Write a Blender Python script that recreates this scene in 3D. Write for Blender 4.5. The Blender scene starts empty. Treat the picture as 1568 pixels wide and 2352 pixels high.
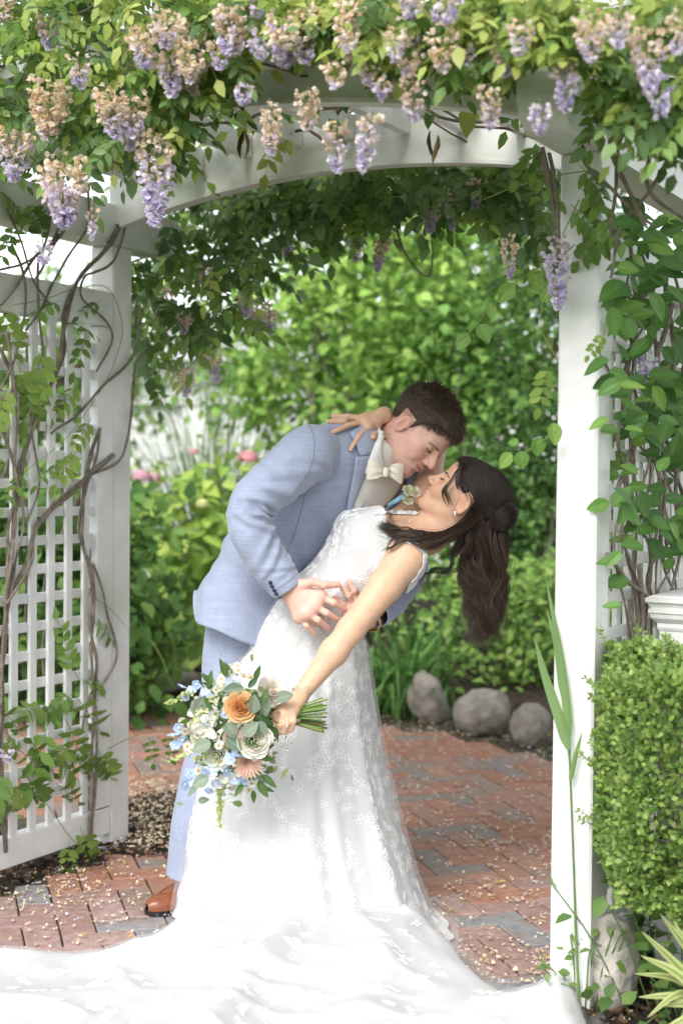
import bpy, math, random
import numpy as np
from mathutils import Vector, Matrix, noise as mnoise
from mathutils.bvhtree import BVHTree
random.seed(7); RNG = np.random.default_rng(11)
SC = bpy.context.scene; COL = SC.collection
# ---------------------------------------------------------------- camera, sky, sun, exposure
F_D = 2352*50/36; CAM = np.array([0, 0, 1.27]); PITCH = .0266; ROLL = .010
FW = np.array([0, math.cos(PITCH), -math.sin(PITCH)]); UP0 = np.array([0, math.sin(PITCH), math.cos(PITCH)]); R0 = np.array([1., 0, 0])
RT = R0*math.cos(ROLL)+UP0*math.sin(ROLL); UPV = UP0*math.cos(ROLL)-R0*math.sin(ROLL)
cd = bpy.data.cameras.new('camera'); cam = bpy.data.objects.new('camera', cd); COL.objects.link(cam)
m = Matrix.Identity(4)
for i in range(3):
    m[i][0] = RT[i]; m[i][1] = UPV[i]; m[i][2] = -FW[i]; m[i][3] = CAM[i]
cam.matrix_world = m
cd.sensor_fit = 'VERTICAL'; cd.sensor_height = 36; cd.sensor_width = 24; cd.lens = 50
cd.clip_end = 500; cd.clip_start = .05
cd.dof.use_dof = True; cd.dof.focus_distance = 3.78; cd.dof.aperture_fstop = 2.5
SC.camera = cam
W = bpy.data.worlds.new('World'); SC.world = W; W.use_nodes = True
nt = W.node_tree; nt.nodes.clear()
SUN_EL, SUN_AZ = math.radians(44), math.radians(206)   # azimuth clockwise from +Y: behind the camera, to its left
sky = nt.nodes.new('ShaderNodeTexSky'); sky.sky_type = 'NISHITA'; sky.sun_disc = False
sky.sun_elevation = SUN_EL; sky.sun_rotation = SUN_AZ; sky.air_density = 1.0; sky.dust_density = 1.0; sky.ozone_density = 1.0
hs = nt.nodes.new('ShaderNodeHueSaturation'); hs.inputs['Saturation'].default_value = .16
bg = nt.nodes.new('ShaderNodeBackground'); bg.inputs['Strength'].default_value = .15
wo = nt.nodes.new('ShaderNodeOutputWorld')
nt.links.new(sky.outputs[0], hs.inputs['Color']); nt.links.new(hs.outputs[0], bg.inputs['Color']); nt.links.new(bg.outputs[0], wo.inputs['Surface'])
sd = bpy.data.lights.new('sun', 'SUN'); sd.energy = 1.35; sd.angle = math.radians(25); sd.color = (1, .96, .9)
sun = bpy.data.objects.new('sun', sd); COL.objects.link(sun)
sdir = Vector((math.sin(SUN_AZ)*math.cos(SUN_EL), math.cos(SUN_AZ)*math.cos(SUN_EL), math.sin(SUN_EL)))
sun.rotation_euler = sdir.to_track_quat('Z', 'Y').to_euler()
SC.view_settings.view_transform = 'Standard'; SC.view_settings.look = 'None'
SC.view_settings.exposure = 1.12; SC.view_settings.gamma = 1; SC.view_settings.use_curve_mapping = False
SC.render.engine = 'CYCLES'; SC.cycles.use_denoising = True
SC.cycles.max_bounces = 8; SC.cycles.transparent_max_bounces = 24; SC.cycles.diffuse_bounces = 4
SC.cycles.transmission_bounces = 4; SC.cycles.caustics_reflective = False; SC.cycles.caustics_refractive = False
# ---------------------------------------------------------------- pixel (1568 x 2352 frame) to place
def ray(x, y): return FW+RT*(x-784)/F_D-UPV*(y-1176)/F_D
def pix(x, y, Y): d = ray(x, y); return CAM+d*(Y/d[1])
def grd(x, y, z=0.): d = ray(x, y); return CAM+d*((z-CAM[2])/d[2])
def pxm(Y): return F_D/Y
TH = math.radians(29.1); U = np.array([math.sin(TH), math.cos(TH), 0]); V = np.array([math.cos(TH), -math.sin(TH), 0]); Z = np.array([0, 0, 1.])
def uvz(u, v, z): return U*u+V*v+Z*z
def on_u(x, y, u): d = ray(x, y); return CAM+d*(u/d.dot(U))
def on_v(x, y, v): d = ray(x, y); return CAM+d*(v/d.dot(V))
def to_uv(p): p = np.asarray(p); return p.dot(U), p.dot(V), p[2]
def proj(P):
    q = np.asarray(P, float)-CAM; d = q@FW
    return np.stack([784+F_D*(q@RT)/d, 1176-F_D*(q@UPV)/d], -1)
def unit(a):
    a = np.asarray(a, float); n = np.linalg.norm(a, axis=-1, keepdims=True); return a/np.maximum(n, 1e-9)
# ---------------------------------------------------------------- objects
def empty(name, loc=(0, 0, 0)):
    o = bpy.data.objects.new(name, None); COL.objects.link(o); o.location = loc; o.empty_display_size = .05; return o
def tag(o, label=None, cat=None, group=None, kind=None):
    for k, v in (('label', label), ('category', cat), ('group', group), ('kind', kind)):
        if v: o[k] = v
    return o
def thing(name, label, cat, loc=(0, 0, 0), group=None): return tag(empty(name, [float(c) for c in loc]), label, cat, group)
def np_mesh(name, Vt, faces, col=None, smooth=True, mat=None):
    """faces: list of int arrays (n,3) and/or (n,4)."""
    me = bpy.data.meshes.new(name)
    Vt = np.asarray(Vt, np.float32); me.vertices.add(len(Vt)); me.vertices.foreach_set('co', Vt.ravel())
    faces = [np.asarray(f, np.int32) for f in faces if len(f)]
    loops = np.concatenate([f.ravel() for f in faces]); tot = np.concatenate([np.full(len(f), f.shape[1], np.int32) for f in faces])
    st = np.concatenate([[0], np.cumsum(tot)[:-1]]).astype(np.int32)
    me.loops.add(len(loops)); me.loops.foreach_set('vertex_index', loops)
    me.polygons.add(len(tot)); me.polygons.foreach_set('loop_start', st)
    try: me.polygons.foreach_set('loop_total', tot)
    except Exception: pass
    me.polygons.foreach_set('use_smooth', np.full(len(tot), smooth))
    me.update(calc_edges=True); me.validate()
    if col is not None:
        a = me.color_attributes.new('Col', 'FLOAT_COLOR', 'POINT'); c = np.ones((len(Vt), 4), np.float32); c[:, :3] = col
        a.data.foreach_set('color', c.ravel())
    if mat: me.materials.append(mat)
    return me
def obj(name, me, parent=None, loc=None):
    o = bpy.data.objects.new(name, me); COL.objects.link(o)
    if loc is not None: o.location = [float(c) for c in loc]
    if parent is not None:
        o.parent = parent; o.matrix_parent_inverse = Matrix.Translation(-Vector(wloc(parent)))
    return o
def wloc(o):
    v = Vector((0, 0, 0))
    while o is not None:
        v += o.location
        if o.parent is not None: v += o.matrix_parent_inverse.translation
        o = o.parent
    return v
class MB:
    def __init__(s): s.v = []; s.f3 = []; s.f4 = []; s.c = []; s.n = 0
    def add(s, Vt, f3=None, f4=None, col=(.5, .5, .5)):
        Vt = np.asarray(Vt, float).reshape(-1, 3)
        if f3 is not None and len(f3): s.f3.append(np.asarray(f3, int).reshape(-1, 3)+s.n)
        if f4 is not None and len(f4): s.f4.append(np.asarray(f4, int).reshape(-1, 4)+s.n)
        c = np.asarray(col, float); s.c.append(np.broadcast_to(c, Vt.shape).copy()); s.v.append(Vt); s.n += len(Vt); return s
    def arrays(s):
        return np.concatenate(s.v), (np.concatenate(s.f3) if s.f3 else np.zeros((0, 3), int)), (np.concatenate(s.f4) if s.f4 else np.zeros((0, 4), int)), np.concatenate(s.c)
    def mesh(s, name, mat=None, smooth=True):
        v, f3, f4, c = s.arrays(); return np_mesh(name, v, [f3, f4], c, smooth, mat)
    def build(s, name, mat=None, parent=None, smooth=True): return obj(name, s.mesh(name, mat, smooth), parent)
def box_arrays(c, ax, ay, az, bev=0.):
    """box centred at c with half-axis vectors; bev chamfers the edges."""
    c, ax, ay, az = [np.asarray(a, float) for a in (c, ax, ay, az)]
    lx, ly, lz = [np.linalg.norm(a) for a in (ax, ay, az)]
    if bev <= 0:
        P = [c+sx*ax+sy*ay+sz*az for sx in (-1, 1) for sy in (-1, 1) for sz in (-1, 1)]
        return np.array(P), None, [(0, 1, 3, 2), (4, 6, 7, 5), (0, 4, 5, 1), (2, 3, 7, 6), (0, 2, 6, 4), (1, 5, 7, 3)]
    P = []; idx = {}
    for sx in (-1, 1):
        for sy in (-1, 1):
            for sz in (-1, 1):
                for k in range(3):
                    f = [1-(bev/l if k != i else 0) for i, l in enumerate((lx, ly, lz))]
                    idx[sx, sy, sz, k] = len(P); P.append(c+sx*f[0]*ax+sy*f[1]*ay+sz*f[2]*az)
    q = []; t = []
    for k, (a, b) in enumerate(((1, 2), (0, 2), (0, 1))):
        for s in (-1, 1):
            def g(i, j):
                e = [0, 0, 0]; e[k] = s; e[a] = i; e[b] = j; return idx[e[0], e[1], e[2], k]
            f = [g(-1, -1), g(1, -1), g(1, 1), g(-1, 1)]
            if (s > 0) == (k == 1): f = f[::-1]
            q.append(f)
    for k in range(3):
        a, b = [i for i in range(3) if i != k]
        for s1 in (-1, 1):
            for s2 in (-1, 1):
                def g(sk, w):
                    e = [0, 0, 0]; e[a] = s1; e[b] = s2; e[k] = sk; return idx[e[0], e[1], e[2], w]
                f = [g(-1, a), g(1, a), g(1, b), g(-1, b)]
                if (s1*s2 > 0) == (k != 1): f = f[::-1]
                q.append(f)
    for sx in (-1, 1):
        for sy in (-1, 1):
            for sz in (-1, 1):
                f = [idx[sx, sy, sz, k] for k in range(3)]
                t.append(f if sx*sy*sz > 0 else f[::-1])
    return np.array(P), t, q
def frames(P, up=(0, 0, 1)):
    P = np.asarray(P, float); T = unit(np.gradient(P, axis=0)); n = np.zeros_like(P)
    a = np.cross(T[0], up)
    if np.linalg.norm(a) < .1: a = np.cross(T[0], (1, 0, .3))
    a = unit(a)
    for i in range(len(P)):
        a = a-T[i]*a.dot(T[i]); a = unit(a); n[i] = a
    return T, n, np.cross(T, n)
def tube_arrays(P, r, k=6, cap=True):
    P = np.asarray(P, float); n = len(P); r = np.broadcast_to(np.asarray(r, float), (n,)) if np.ndim(r) < 2 else r
    T, A, B = frames(P); th = np.arange(k)*2*np.pi/k
    Vt = P[:, None]+r[:, None, None]*(np.cos(th)[None, :, None]*A[:, None]+np.sin(th)[None, :, None]*B[:, None])
    i = np.arange(n-1)[:, None]*k; j = np.arange(k)[None]; j2 = (j+1) % k
    q = np.stack([i+j, i+j2, i+k+j2, i+k+j], -1).reshape(-1, 4)
    Vt = Vt.reshape(-1, 3); t = []
    if cap:
        Vt = np.concatenate([Vt, P[:1], P[-1:]]); a = len(Vt)-2
        t = [(a, (jj+1) % k, jj) for jj in range(k)]+[(a+1, (n-1)*k+jj, (n-1)*k+(jj+1) % k) for jj in range(k)]
    return Vt, t, q
def spline(P, n):
    """Catmull-Rom through P (any columns), n samples."""
    P = np.asarray(P, float)
    if len(P) == 2: return P[0]+(P[1]-P[0])*np.linspace(0, 1, n)[:, None]
    Q = np.vstack([2*P[0]-P[1], P, 2*P[-1]-P[-2]]); s = np.linspace(0, len(P)-1, n); i = np.minimum(s.astype(int), len(P)-2); t = (s-i)[:, None]
    a, b, c, d = Q[i], Q[i+1], Q[i+2], Q[i+3]
    return .5*(2*b+(c-a)*t+(2*a-5*b+4*c-d)*t*t+(3*b-a-3*c+d)*t**3)
def grid_faces(nu, nv, close_v=False):
    i = np.arange(nu-1)[:, None]; j = np.arange(nv if close_v else nv-1)[None]; j2 = (j+1) % nv
    return np.stack([i*nv+j, i*nv+j2, (i+1)*nv+j2, (i+1)*nv+j], -1).reshape(-1, 4)
# value noise, vectorised
_perm = np.random.default_rng(5).random((64, 64, 64))
def vnoise(P, scale=1., off=0.):
    P = np.asarray(P, float)*scale+off+1000.; i = np.floor(P).astype(int); f = P-i; f = f*f*(3-2*f); i &= 63; j = (i+1) & 63
    x, y, z = f[..., 0], f[..., 1], f[..., 2]; g = _perm
    c00 = g[i[..., 0], i[..., 1], i[..., 2]]*(1-x)+g[j[..., 0], i[..., 1], i[..., 2]]*x
    c10 = g[i[..., 0], j[..., 1], i[..., 2]]*(1-x)+g[j[..., 0], j[..., 1], i[..., 2]]*x
    c01 = g[i[..., 0], i[..., 1], j[..., 2]]*(1-x)+g[j[..., 0], i[..., 1], j[..., 2]]*x
    c11 = g[i[..., 0], j[..., 1], j[..., 2]]*(1-x)+g[j[..., 0], j[..., 1], j[..., 2]]*x
    return ((c00*(1-y)+c10*y)*(1-z)+(c01*(1-y)+c11*y)*z)*2-1
# ---------------------------------------------------------------- materials
def material(name, base=None, rough=.6, attr=False, var=0., vscale=8., bump=0., bscale=60., trans=0., spec=.3, sheen=0., sss=0., sssr=(.6, .25, .12), weave=0., coat=0., metal=0., alpha=1., detail=4., hv=0., tint=None):
    mt = bpy.data.materials.new(name); mt.use_nodes = True; t = mt.node_tree; N = t.nodes; L = t.links
    b = N['Principled BSDF']; out = N['Material Output']
    b.inputs['Roughness'].default_value = rough; b.inputs['Specular IOR Level'].default_value = spec; b.inputs['Metallic'].default_value = metal
    co = N.new('ShaderNodeTexCoord'); src = None
    if attr:
        a = N.new('ShaderNodeVertexColor'); a.layer_name = 'Col'; src = a.outputs['Color']
    else:
        r = N.new('ShaderNodeRGB'); r.outputs[0].default_value = (*base, 1); src = r.outputs[0]
    if var > 0:
        nz = N.new('ShaderNodeTexNoise'); nz.inputs['Scale'].default_value = vscale; nz.inputs['Detail'].default_value = detail; L.new(co.outputs['Object'], nz.inputs['Vector'])
        mr = N.new('ShaderNodeMapRange'); mr.inputs['From Min'].default_value = .3; mr.inputs['From Max'].default_value = .7
        mr.inputs['To Min'].default_value = 1-var; mr.inputs['To Max'].default_value = 1+var; L.new(nz.outputs['Fac'], mr.inputs['Value'])
        h = N.new('ShaderNodeHueSaturation'); L.new(mr.outputs[0], h.inputs['Value']); L.new(src, h.inputs['Color']); src = h.outputs[0]
        if tint:
            n2 = N.new('ShaderNodeTexNoise'); n2.inputs['Scale'].default_value = vscale*.37; n2.inputs['Detail'].default_value = 5; L.new(co.outputs['Object'], n2.inputs['Vector'])
            m2 = N.new('ShaderNodeMapRange'); m2.inputs['From Min'].default_value = .5; m2.inputs['From Max'].default_value = .75; L.new(n2.outputs['Fac'], m2.inputs['Value'])
            mx = N.new('ShaderNodeMix'); mx.data_type = 'RGBA'; L.new(m2.outputs[0], mx.inputs[0]); L.new(src, mx.inputs[6]); mx.inputs[7].default_value = (*tint, 1); src = mx.outputs[2]
    L.new(src, b.inputs['Base Color'])
    if weave > 0:
        ws = []
        for d, sc_ in (((1, 0, 0), 1.), ((0, 0, 1), 1.)):
            mp = N.new('ShaderNodeMapping'); mp.inputs['Scale'].default_value = (900, 900, 25) if d[0] else (25, 60, 900); L.new(co.outputs['Object'], mp.inputs['Vector'])
            nn = N.new('ShaderNodeTexNoise'); nn.inputs['Scale'].default_value = .35; nn.inputs['Detail'].default_value = 2; L.new(mp.outputs[0], nn.inputs['Vector']); ws.append(nn.outputs['Fac'])
        ad = N.new('ShaderNodeMath'); ad.operation = 'ADD'; L.new(ws[0], ad.inputs[0]); L.new(ws[1], ad.inputs[1])
        mr2 = N.new('ShaderNodeMapRange'); mr2.inputs['From Min'].default_value = .6; mr2.inputs['From Max'].default_value = 1.4; mr2.inputs['To Min'].default_value = 1-weave; mr2.inputs['To Max'].default_value = 1+weave; L.new(ad.outputs[0], mr2.inputs['Value'])
        h2 = N.new('ShaderNodeHueSaturation'); L.new(mr2.outputs[0], h2.inputs['Value']); L.new(src, h2.inputs['Color']); L.new(h2.outputs[0], b.inputs['Base Color']); src = h2.outputs[0]
    if bump > 0:
        nb = N.new('ShaderNodeTexNoise'); nb.inputs['Scale'].default_value = bscale; nb.inputs['Detail'].default_value = 5; L.new(co.outputs['Object'], nb.inputs['Vector'])
        bp = N.new('ShaderNodeBump'); bp.inputs['Strength'].default_value = bump; bp.inputs['Distance'].default_value = .01; L.new(nb.outputs['Fac'], bp.inputs['Height']); L.new(bp.outputs[0], b.inputs['Normal'])
    if sheen: b.inputs['Sheen Weight'].default_value = sheen
    if coat: b.inputs['Coat Weight'].default_value = coat; b.inputs['Coat Roughness'].default_value = .1
    if sss:
        b.inputs['Subsurface Weight'].default_value = sss; b.inputs['Subsurface Radius'].default_value = sssr; b.inputs['Subsurface Scale'].default_value = .012
    sh = b.outputs[0]
    if trans > 0:
        tr = N.new('ShaderNodeBsdfTranslucent'); L.new(src, tr.inputs['Color']); mx = N.new('ShaderNodeMixShader'); mx.inputs[0].default_value = trans
        L.new(sh, mx.inputs[1]); L.new(tr.outputs[0], mx.inputs[2]); sh = mx.outputs[0]
    if alpha < 1:
        tp = N.new('ShaderNodeBsdfTransparent'); mx = N.new('ShaderNodeMixShader'); mx.inputs[0].default_value = alpha
        L.new(tp.outputs[0], mx.inputs[1]); L.new(sh, mx.inputs[2]); sh = mx.outputs[0]
    L.new(sh, out.inputs['Surface']); return mt
# ================================================================ setting: ground, beds, brick paving
MT = {}
MT['vinyl'] = material('white_vinyl', (.80, .80, .79), .42, var=.08, vscale=9, bump=.08, bscale=40, spec=.35, tint=(.60, .60, .54))
MT['soil'] = material('soil', (.055, .04, .03), .95, var=.5, vscale=30, bump=.8, bscale=90)
MT['chip'] = material('mulch_chip', None, .9, attr=True, var=.3, vscale=60)
MT['brick'] = material('brick', None, .55, attr=True, var=.22, vscale=26, bump=.35, bscale=160, spec=.3, tint=(.30, .20, .15))
MT['sand'] = material('joint_sand', (.10, .085, .06), .95, var=.5, vscale=50, bump=.5, bscale=200, tint=(.06, .075, .03))
MT['rock'] = material('rock', (.27, .245, .21), .85, var=.35, vscale=16, bump=.8, bscale=45, tint=(.15, .13, .10))
MT['bark'] = material('bark', (.21, .175, .14), .85, var=.35, vscale=40, bump=.6, bscale=120, tint=(.30, .26, .21))
MT['leafstem'] = material('green_stem', (.20, .26, .08), .6)
MT['leaf'] = material('leaf', None, .42, attr=True, trans=.38, spec=.35, var=.12, vscale=20)
MT['leafdull'] = material('leaf_soft', None, .6, attr=True, trans=.4, spec=.2, var=.12, vscale=20)
MT['petal'] = material('petal', None, .6, attr=True, trans=.45, spec=.15)
MT['dry'] = material('dry_petal', None, .7, attr=True, trans=.2, spec=.1)
def sheet(name, x0, x1, y0, y1, z, mat, n=2, amp=0., sc=1.):
    X, Y = np.meshgrid(np.linspace(x0, x1, n), np.linspace(y0, y1, n), indexing='ij'); P = np.stack([X, Y, np.full_like(X, z)], -1)
    if amp: P[..., 2] += amp*vnoise(P, sc)
    return obj(name, np_mesh(name, P.reshape(-1, 3), [grid_faces(n, n)[:, ::-1]], None, True, mat))
gr = sheet('ground', -120, 120, -60, 220, -.03, material('lawn', (.07, .11, .03), .95, var=.4, vscale=3, bump=.5), 2); gr['kind'] = 'structure'
# brick path: herringbone laid at 45 degrees to the arbor
def path_edge(x, y):
    """> 0 inside the paved area (metres, roughly)."""
    v = x*V[0]+y*V[1]; u = x*U[0]+y*U[1]
    back = 7.5-1.25*max(0, x-.05)-y-.05*math.sin(5*x)
    side_r = -1.12-v if u < 4.9 else 9
    side_l = v+2.99 if u < 3.9 else 9
    return min(back, side_r, side_l)
AB = TH-math.radians(45); E1 = np.array([math.cos(AB), -math.sin(AB), 0]); E2 = np.array([math.sin(AB), math.cos(AB), 0])
path = sheet('brick_path', -3.2, 3.2, 1.6, 7.9, -.012, MT['sand'], 60, .003, 2.); path['kind'] = 'structure'
BRC = [(.46, .285, .235), (.43, .255, .205), (.49, .31, .26), (.41, .24, .195), (.36, .31, .285), (.47, .285, .23), (.32, .295, .275), (.42, .265, .22),
       (.44, .21, .135), (.41, .195, .125), (.46, .24, .165), (.39, .185, .12), (.34, .235, .185), (.43, .215, .15), (.29, .235, .20), (.40, .225, .165)]
BRC = [(r_*.90, g_*.98, b_*1.10) if k < 8 else (r_*.93, g_*.97, b_*1.06) for k, (r_, g_, b_) in enumerate(BRC)]
BV = []
for k, c in enumerate(BRC):
    P, t, q = box_arrays((0, 0, -.02), (.0975, 0, 0), (0, .0475, 0), (0, 0, .02), .004)
    P = P+.0022*vnoise(P, 16, k*3.1)[:, None]*np.array([1, 1, .5])
    BV.append((P, t, q, c))
BM = [MB().add(P, t, q, c).mesh('brick', MT['brick'], False) for P, t, q, c in BV]
cells = []
for a in range(-80, 80):
    for b in range(-40, 40):
        ox, oy = a+2*b, a-2*b
        for (cx, cy, rot) in ((ox+1, oy+.5, 0), (ox+.5, oy+2, 1)):
            w = E1*cx*.1+E2*cy*.1+np.array([0, 4.5, 0])
            if not (1.9 < w[1] < 7.8 and abs(w[0]) < 3): continue
            if path_edge(w[0], w[1]) < 0: continue
            px = proj(w)
            vis = -60 < px[0] < 1628 and px[1] < 2420
            if not vis: continue
            cells.append((w[1], w, rot))
cells.sort(key=lambda c: c[0])
rest = MB(); nb = 0
for k, (d, w, rot) in enumerate(cells):
    vi = random.randrange(8)+(8 if d+random.uniform(-.35, .35) > 4.35 else 0); ang = math.atan2(E1[1], E1[0])+(math.pi/2 if rot else 0)+random.uniform(-.012, .012)+(math.pi if random.random() < .5 else 0)
    tx, ty = random.uniform(-.012, .012), random.uniform(-.012, .012); z = random.uniform(-.0025, .0015)
    mtx = Matrix.Translation((w[0], w[1], z)) @ Matrix.Rotation(ang, 4, 'Z') @ Matrix.Rotation(tx, 4, 'X') @ Matrix.Rotation(ty, 4, 'Y')
    hid = (abs(w[0]-(-.1)) < .33 and 3.3 < w[1] < 3.95) or (w[1] < 3.28) 
    if nb < 300 and not hid:
        o = obj('brick', BM[vi], path); o.matrix_local = mtx; nb += 1
    else:
        P, t, q, c = BV[vi]; M3 = np.array(mtx.to_3x3()); rest.add(P@M3.T+np.array(mtx.translation), t, q, c)
if rest.n: rest.build('paving', MT['brick'], path, False)['kind'] = 'stuff'
# ---------------------------------------------------------------- planting beds
def bed(name, poly_in, zf, x0, x1, y0, y1, n, chips, seed):
    X, Y = np.meshgrid(np.linspace(x0, x1, n), np.linspace(y0, y1, n), indexing='ij'); P = np.stack([X, Y, 0*X], -1)
    D = np.vectorize(poly_in)(X, Y); P[..., 2] = np.where(D > 0, np.minimum(D*.35, 1)*zf+.012*vnoise(P, 9)+.004, -.06)
    P[..., 2] = np.where(D > -.04, P[..., 2], -.06)
    F = grid_faces(n, n)[:, ::-1]; Df = D.ravel()[F].max(1); F = F[Df > -.05]
    o = obj(name, np_mesh(name, P.reshape(-1, 3), [F], None, True, MT['soil'])); o['kind'] = 'structure'
    r = np.random.default_rng(seed); mb = MB(); cnt = 0
    while cnt < chips:
        x, y = r.uniform(x0, x1), r.uniform(y0, y1); d = poly_in(x, y)
        if d < -.03 or y > 8.6: 
            cnt += 1 if r.random() < .02 else 0; continue
        pt = np.array([x, y, 0]); px = proj(pt)
        if not (-40 < px[0] < 1610 and px[1] < 2400): cnt += 1 if r.random() < .05 else 0; continue
        z = min(max(d, 0)*.35, 1)*zf+.014
        L = r.uniform(.010, .028); w = L*r.uniform(.2, .45); a = r.uniform(0, 6.3); dx = np.array([math.cos(a), math.sin(a), r.uniform(-.5, .5)]); dy = np.array([-math.sin(a), math.cos(a), r.uniform(-.6, .6)])
        k = r.random(); c = np.array((.03, .024, .02))*r.uniform(.5, 1.6) if k < .62 else (np.array((.16, .09, .055))*r.uniform(.5, 1.2))
        Pb, t, q = box_arrays((x, y, z+.006*r.random()), dx*L/2, dy*w/2, np.cross(dx, dy)*.003); mb.add(Pb, t, q, c); cnt += 1
    mb.build('mulch', MT['chip'], o, False)['kind'] = 'stuff'; return o
def in_left(x, y):
    u, v, _ = to_uv((x, y, 0)); return min(-v-2.99+(.10 if u > 3.55 else .03), 4.9-u) if v < -2.5 and u < 3.75 else min(.30-math.hypot((x+.60)*.9, (y-5.05)*.62), 1)
def in_right(x, y):
    u, v, _ = to_uv((x, y, 0)); return min(v+1.12, 4.85-u, u-1.5)
def in_back(x, y): return -path_edge(x, y)-.0 if y > 5.3 and not (to_uv((x, y, 0))[1] > -1.1 and y < 6.0) else -1
bed('mulch_bed_left', in_left, .05, -2.6, -.2, 2.4, 5.7, 90, 1500, 1)
bed('mulch_bed_right', in_right, .10, .1, 3.2, 2.0, 6.0, 90, 1500, 2)
bed('mulch_bed_back', in_back, .18, -4.5, 5.0, 5.2, 12.5, 140, 1500, 3)
# ================================================================ arbor
arb = thing('garden_arbor', 'white vinyl garden arbor with arched beams and square lattice side panels', 'arbor', uvz(3.5, -2.0, 0))
def ubox(mb, u0, u1, v0, v1, z0, z1, bev=.003):
    P, t, q = box_arrays(uvz((u0+u1)/2, (v0+v1)/2, (z0+z1)/2), U*(u1-u0)/2, V*(v1-v0)/2, Z*(z1-z0)/2, bev); mb.add(P, t, q)
def part_box(name, parent, *a, mat='vinyl'):
    mb = MB(); ubox(mb, *a); return mb.build(name, MT[mat], parent, False)
VB, UB, VC, UC = -2.981, 3.784, -1.0925, 3.180
PW = .10
part_box('post', arb, UB, UB+PW, VB-PW, VB, -.02, 2.026, .006)
part_box('post', arb, UC, UC+PW, VC-PW, VC, -.02, 2.026, .006)
part_box('post', arb, 2.36, 2.46, VB-PW, VB, -.02, 2.026, .006)
part_box('post', arb, 4.70, 4.80, VC-PW, VC, -.02, 2.026, .006)
def beam(u0, u1, v0, v1, z0, z1, nose):
    """side beam along u with a rounded nose at one end."""
    R = .085; pr = []
    e = u1 if nose > 0 else u0; o = u0 if nose > 0 else u1; s = nose
    pr = [(o, z0), (o, z1), (e-s*.012, z1), (e, z1-.014)]+[(e-s*R+s*R*math.cos(a), z0+R-R*math.sin(a)) for a in np.linspace(0, math.pi/2, 9)]
    n = len(pr); mb = MB(); Vt = [uvz(u, v0, z) for u, z in pr]+[uvz(u, v1, z) for u, z in pr]
    q = [(i, (i+1) % n, n+(i+1) % n, n+i) for i in range(n)]; c0 = np.mean(Vt[:n], 0); c1 = np.mean(Vt[n:], 0)
    t = [(2*n, (i+1) % n, i) for i in range(n)]+[(2*n+1, n+i, n+(i+1) % n) for i in range(n)]
    mb.add(np.array(Vt+[c0, c1]), t, q); return mb.build('side_beam', MT['vinyl'], arb, False)
beam(2.10, 4.152, VB-PW+.004, VB-.0005+.003, 2.026, 2.158, 1)
beam(2.912, 5.05, VC-PW-.003, VC+.003, 2.026, 2.158, -1)
VM = (VB+VC-PW)/2
def arc_z(v, lift=0.): return 2.205-.112*((v-VM)/.87)**2+lift
def arch(u0, th=.038):
    vs = np.linspace(VB-.02, VC-PW+.02, 41); mb = MB(); pr = [(v, max(arc_z(v), 2.093)) for v in vs]+[(v, arc_z(v)+.150) for v in vs[::-1]]
    n = len(vs); N = len(pr)
    Vt = [uvz(u0, v, z) for v, z in pr]+[uvz(u0+th, v, z) for v, z in pr]; q = []
    for i in range(n-1):
        q.append((i, i+1, N-2-i, N-1-i)); q.append((N+i+1, N+i, N+N-1-i, N+N-2-i))
        q.append((i+1, i, N+i, N+i+1)); q.append((N-1-i, N-2-i, 2*N-2-i, 2*N-1-i))
    q += [(0, N-1, 2*N-1, N), (n-1, N+n-1, N+n, n)]
    mb.add(Vt, None, q); mb.build('arch_beam', MT['vinyl'], arb, False)
    # thin cap strip under the arch edge
    mb = MB(); vs2 = vs[1:-1]; P = []
    for uu in (u0-.006, u0+th+.006):
        for v in vs2: P += [uvz(uu, v, max(arc_z(v), 2.093)-.012), uvz(uu, v, max(arc_z(v), 2.093)-.0005)]
    m_ = len(vs2); q = []
    for i in range(m_-1):
        a, b, c, d = 2*i, 2*i+1, 2*i+2, 2*i+3; e = 2*m_
        q += [(a, c, d, b), (e+c, e+a, e+b, e+d), (c, a, e+a, e+c), (b, d, e+d, e+b)]
    mb.add(P, None, q); mb.build('edge_trim', MT['vinyl'], arb, False)
for u0 in (3.03, UB): arch(u0)
for k, v in enumerate(np.linspace(VB+.16, VC-PW-.16, 9)):
    z = arc_z(v)
    if k % 2: part_box('rafter', arb, 2.80, 3.027, v-.016, v+.016, z+.075, z+.145, .002)
    part_box('rafter', arb, 3.075, UB-.003, v-.016, v+.016, z+.075, z+.145, .002)
    if k % 2 == 0: part_box('rafter', arb, UB+.042, 4.55, v-.016, v+.016, z+.075, z+.145, .002)
for uu in (2.9, 3.25, 3.5, 4.1, 4.4):
    vs = np.linspace(VB-.18, VC+.18, 25); mb = MB(); c = [uvz(uu, v, arc_z(min(max(v, VB+.05), VC-.15))+.166) for v in vs]
    P = []
    for p in c: P += [p-U*.018-Z*.018, p+U*.018-Z*.018, p+U*.018+Z*.018, p-U*.018+Z*.018]
    q = [(4*i+j, 4*i+(j+1) % 4, 4*i+4+(j+1) % 4, 4*i+4+j) for i in range(len(c)-1) for j in range(4)]; q += [(3, 2, 1, 0), (len(P)-4, len(P)-3, len(P)-2, len(P)-1)]
    mb.add(P, None, q); mb.build('roof_batten', MT['vinyl'], arb, False)
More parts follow.
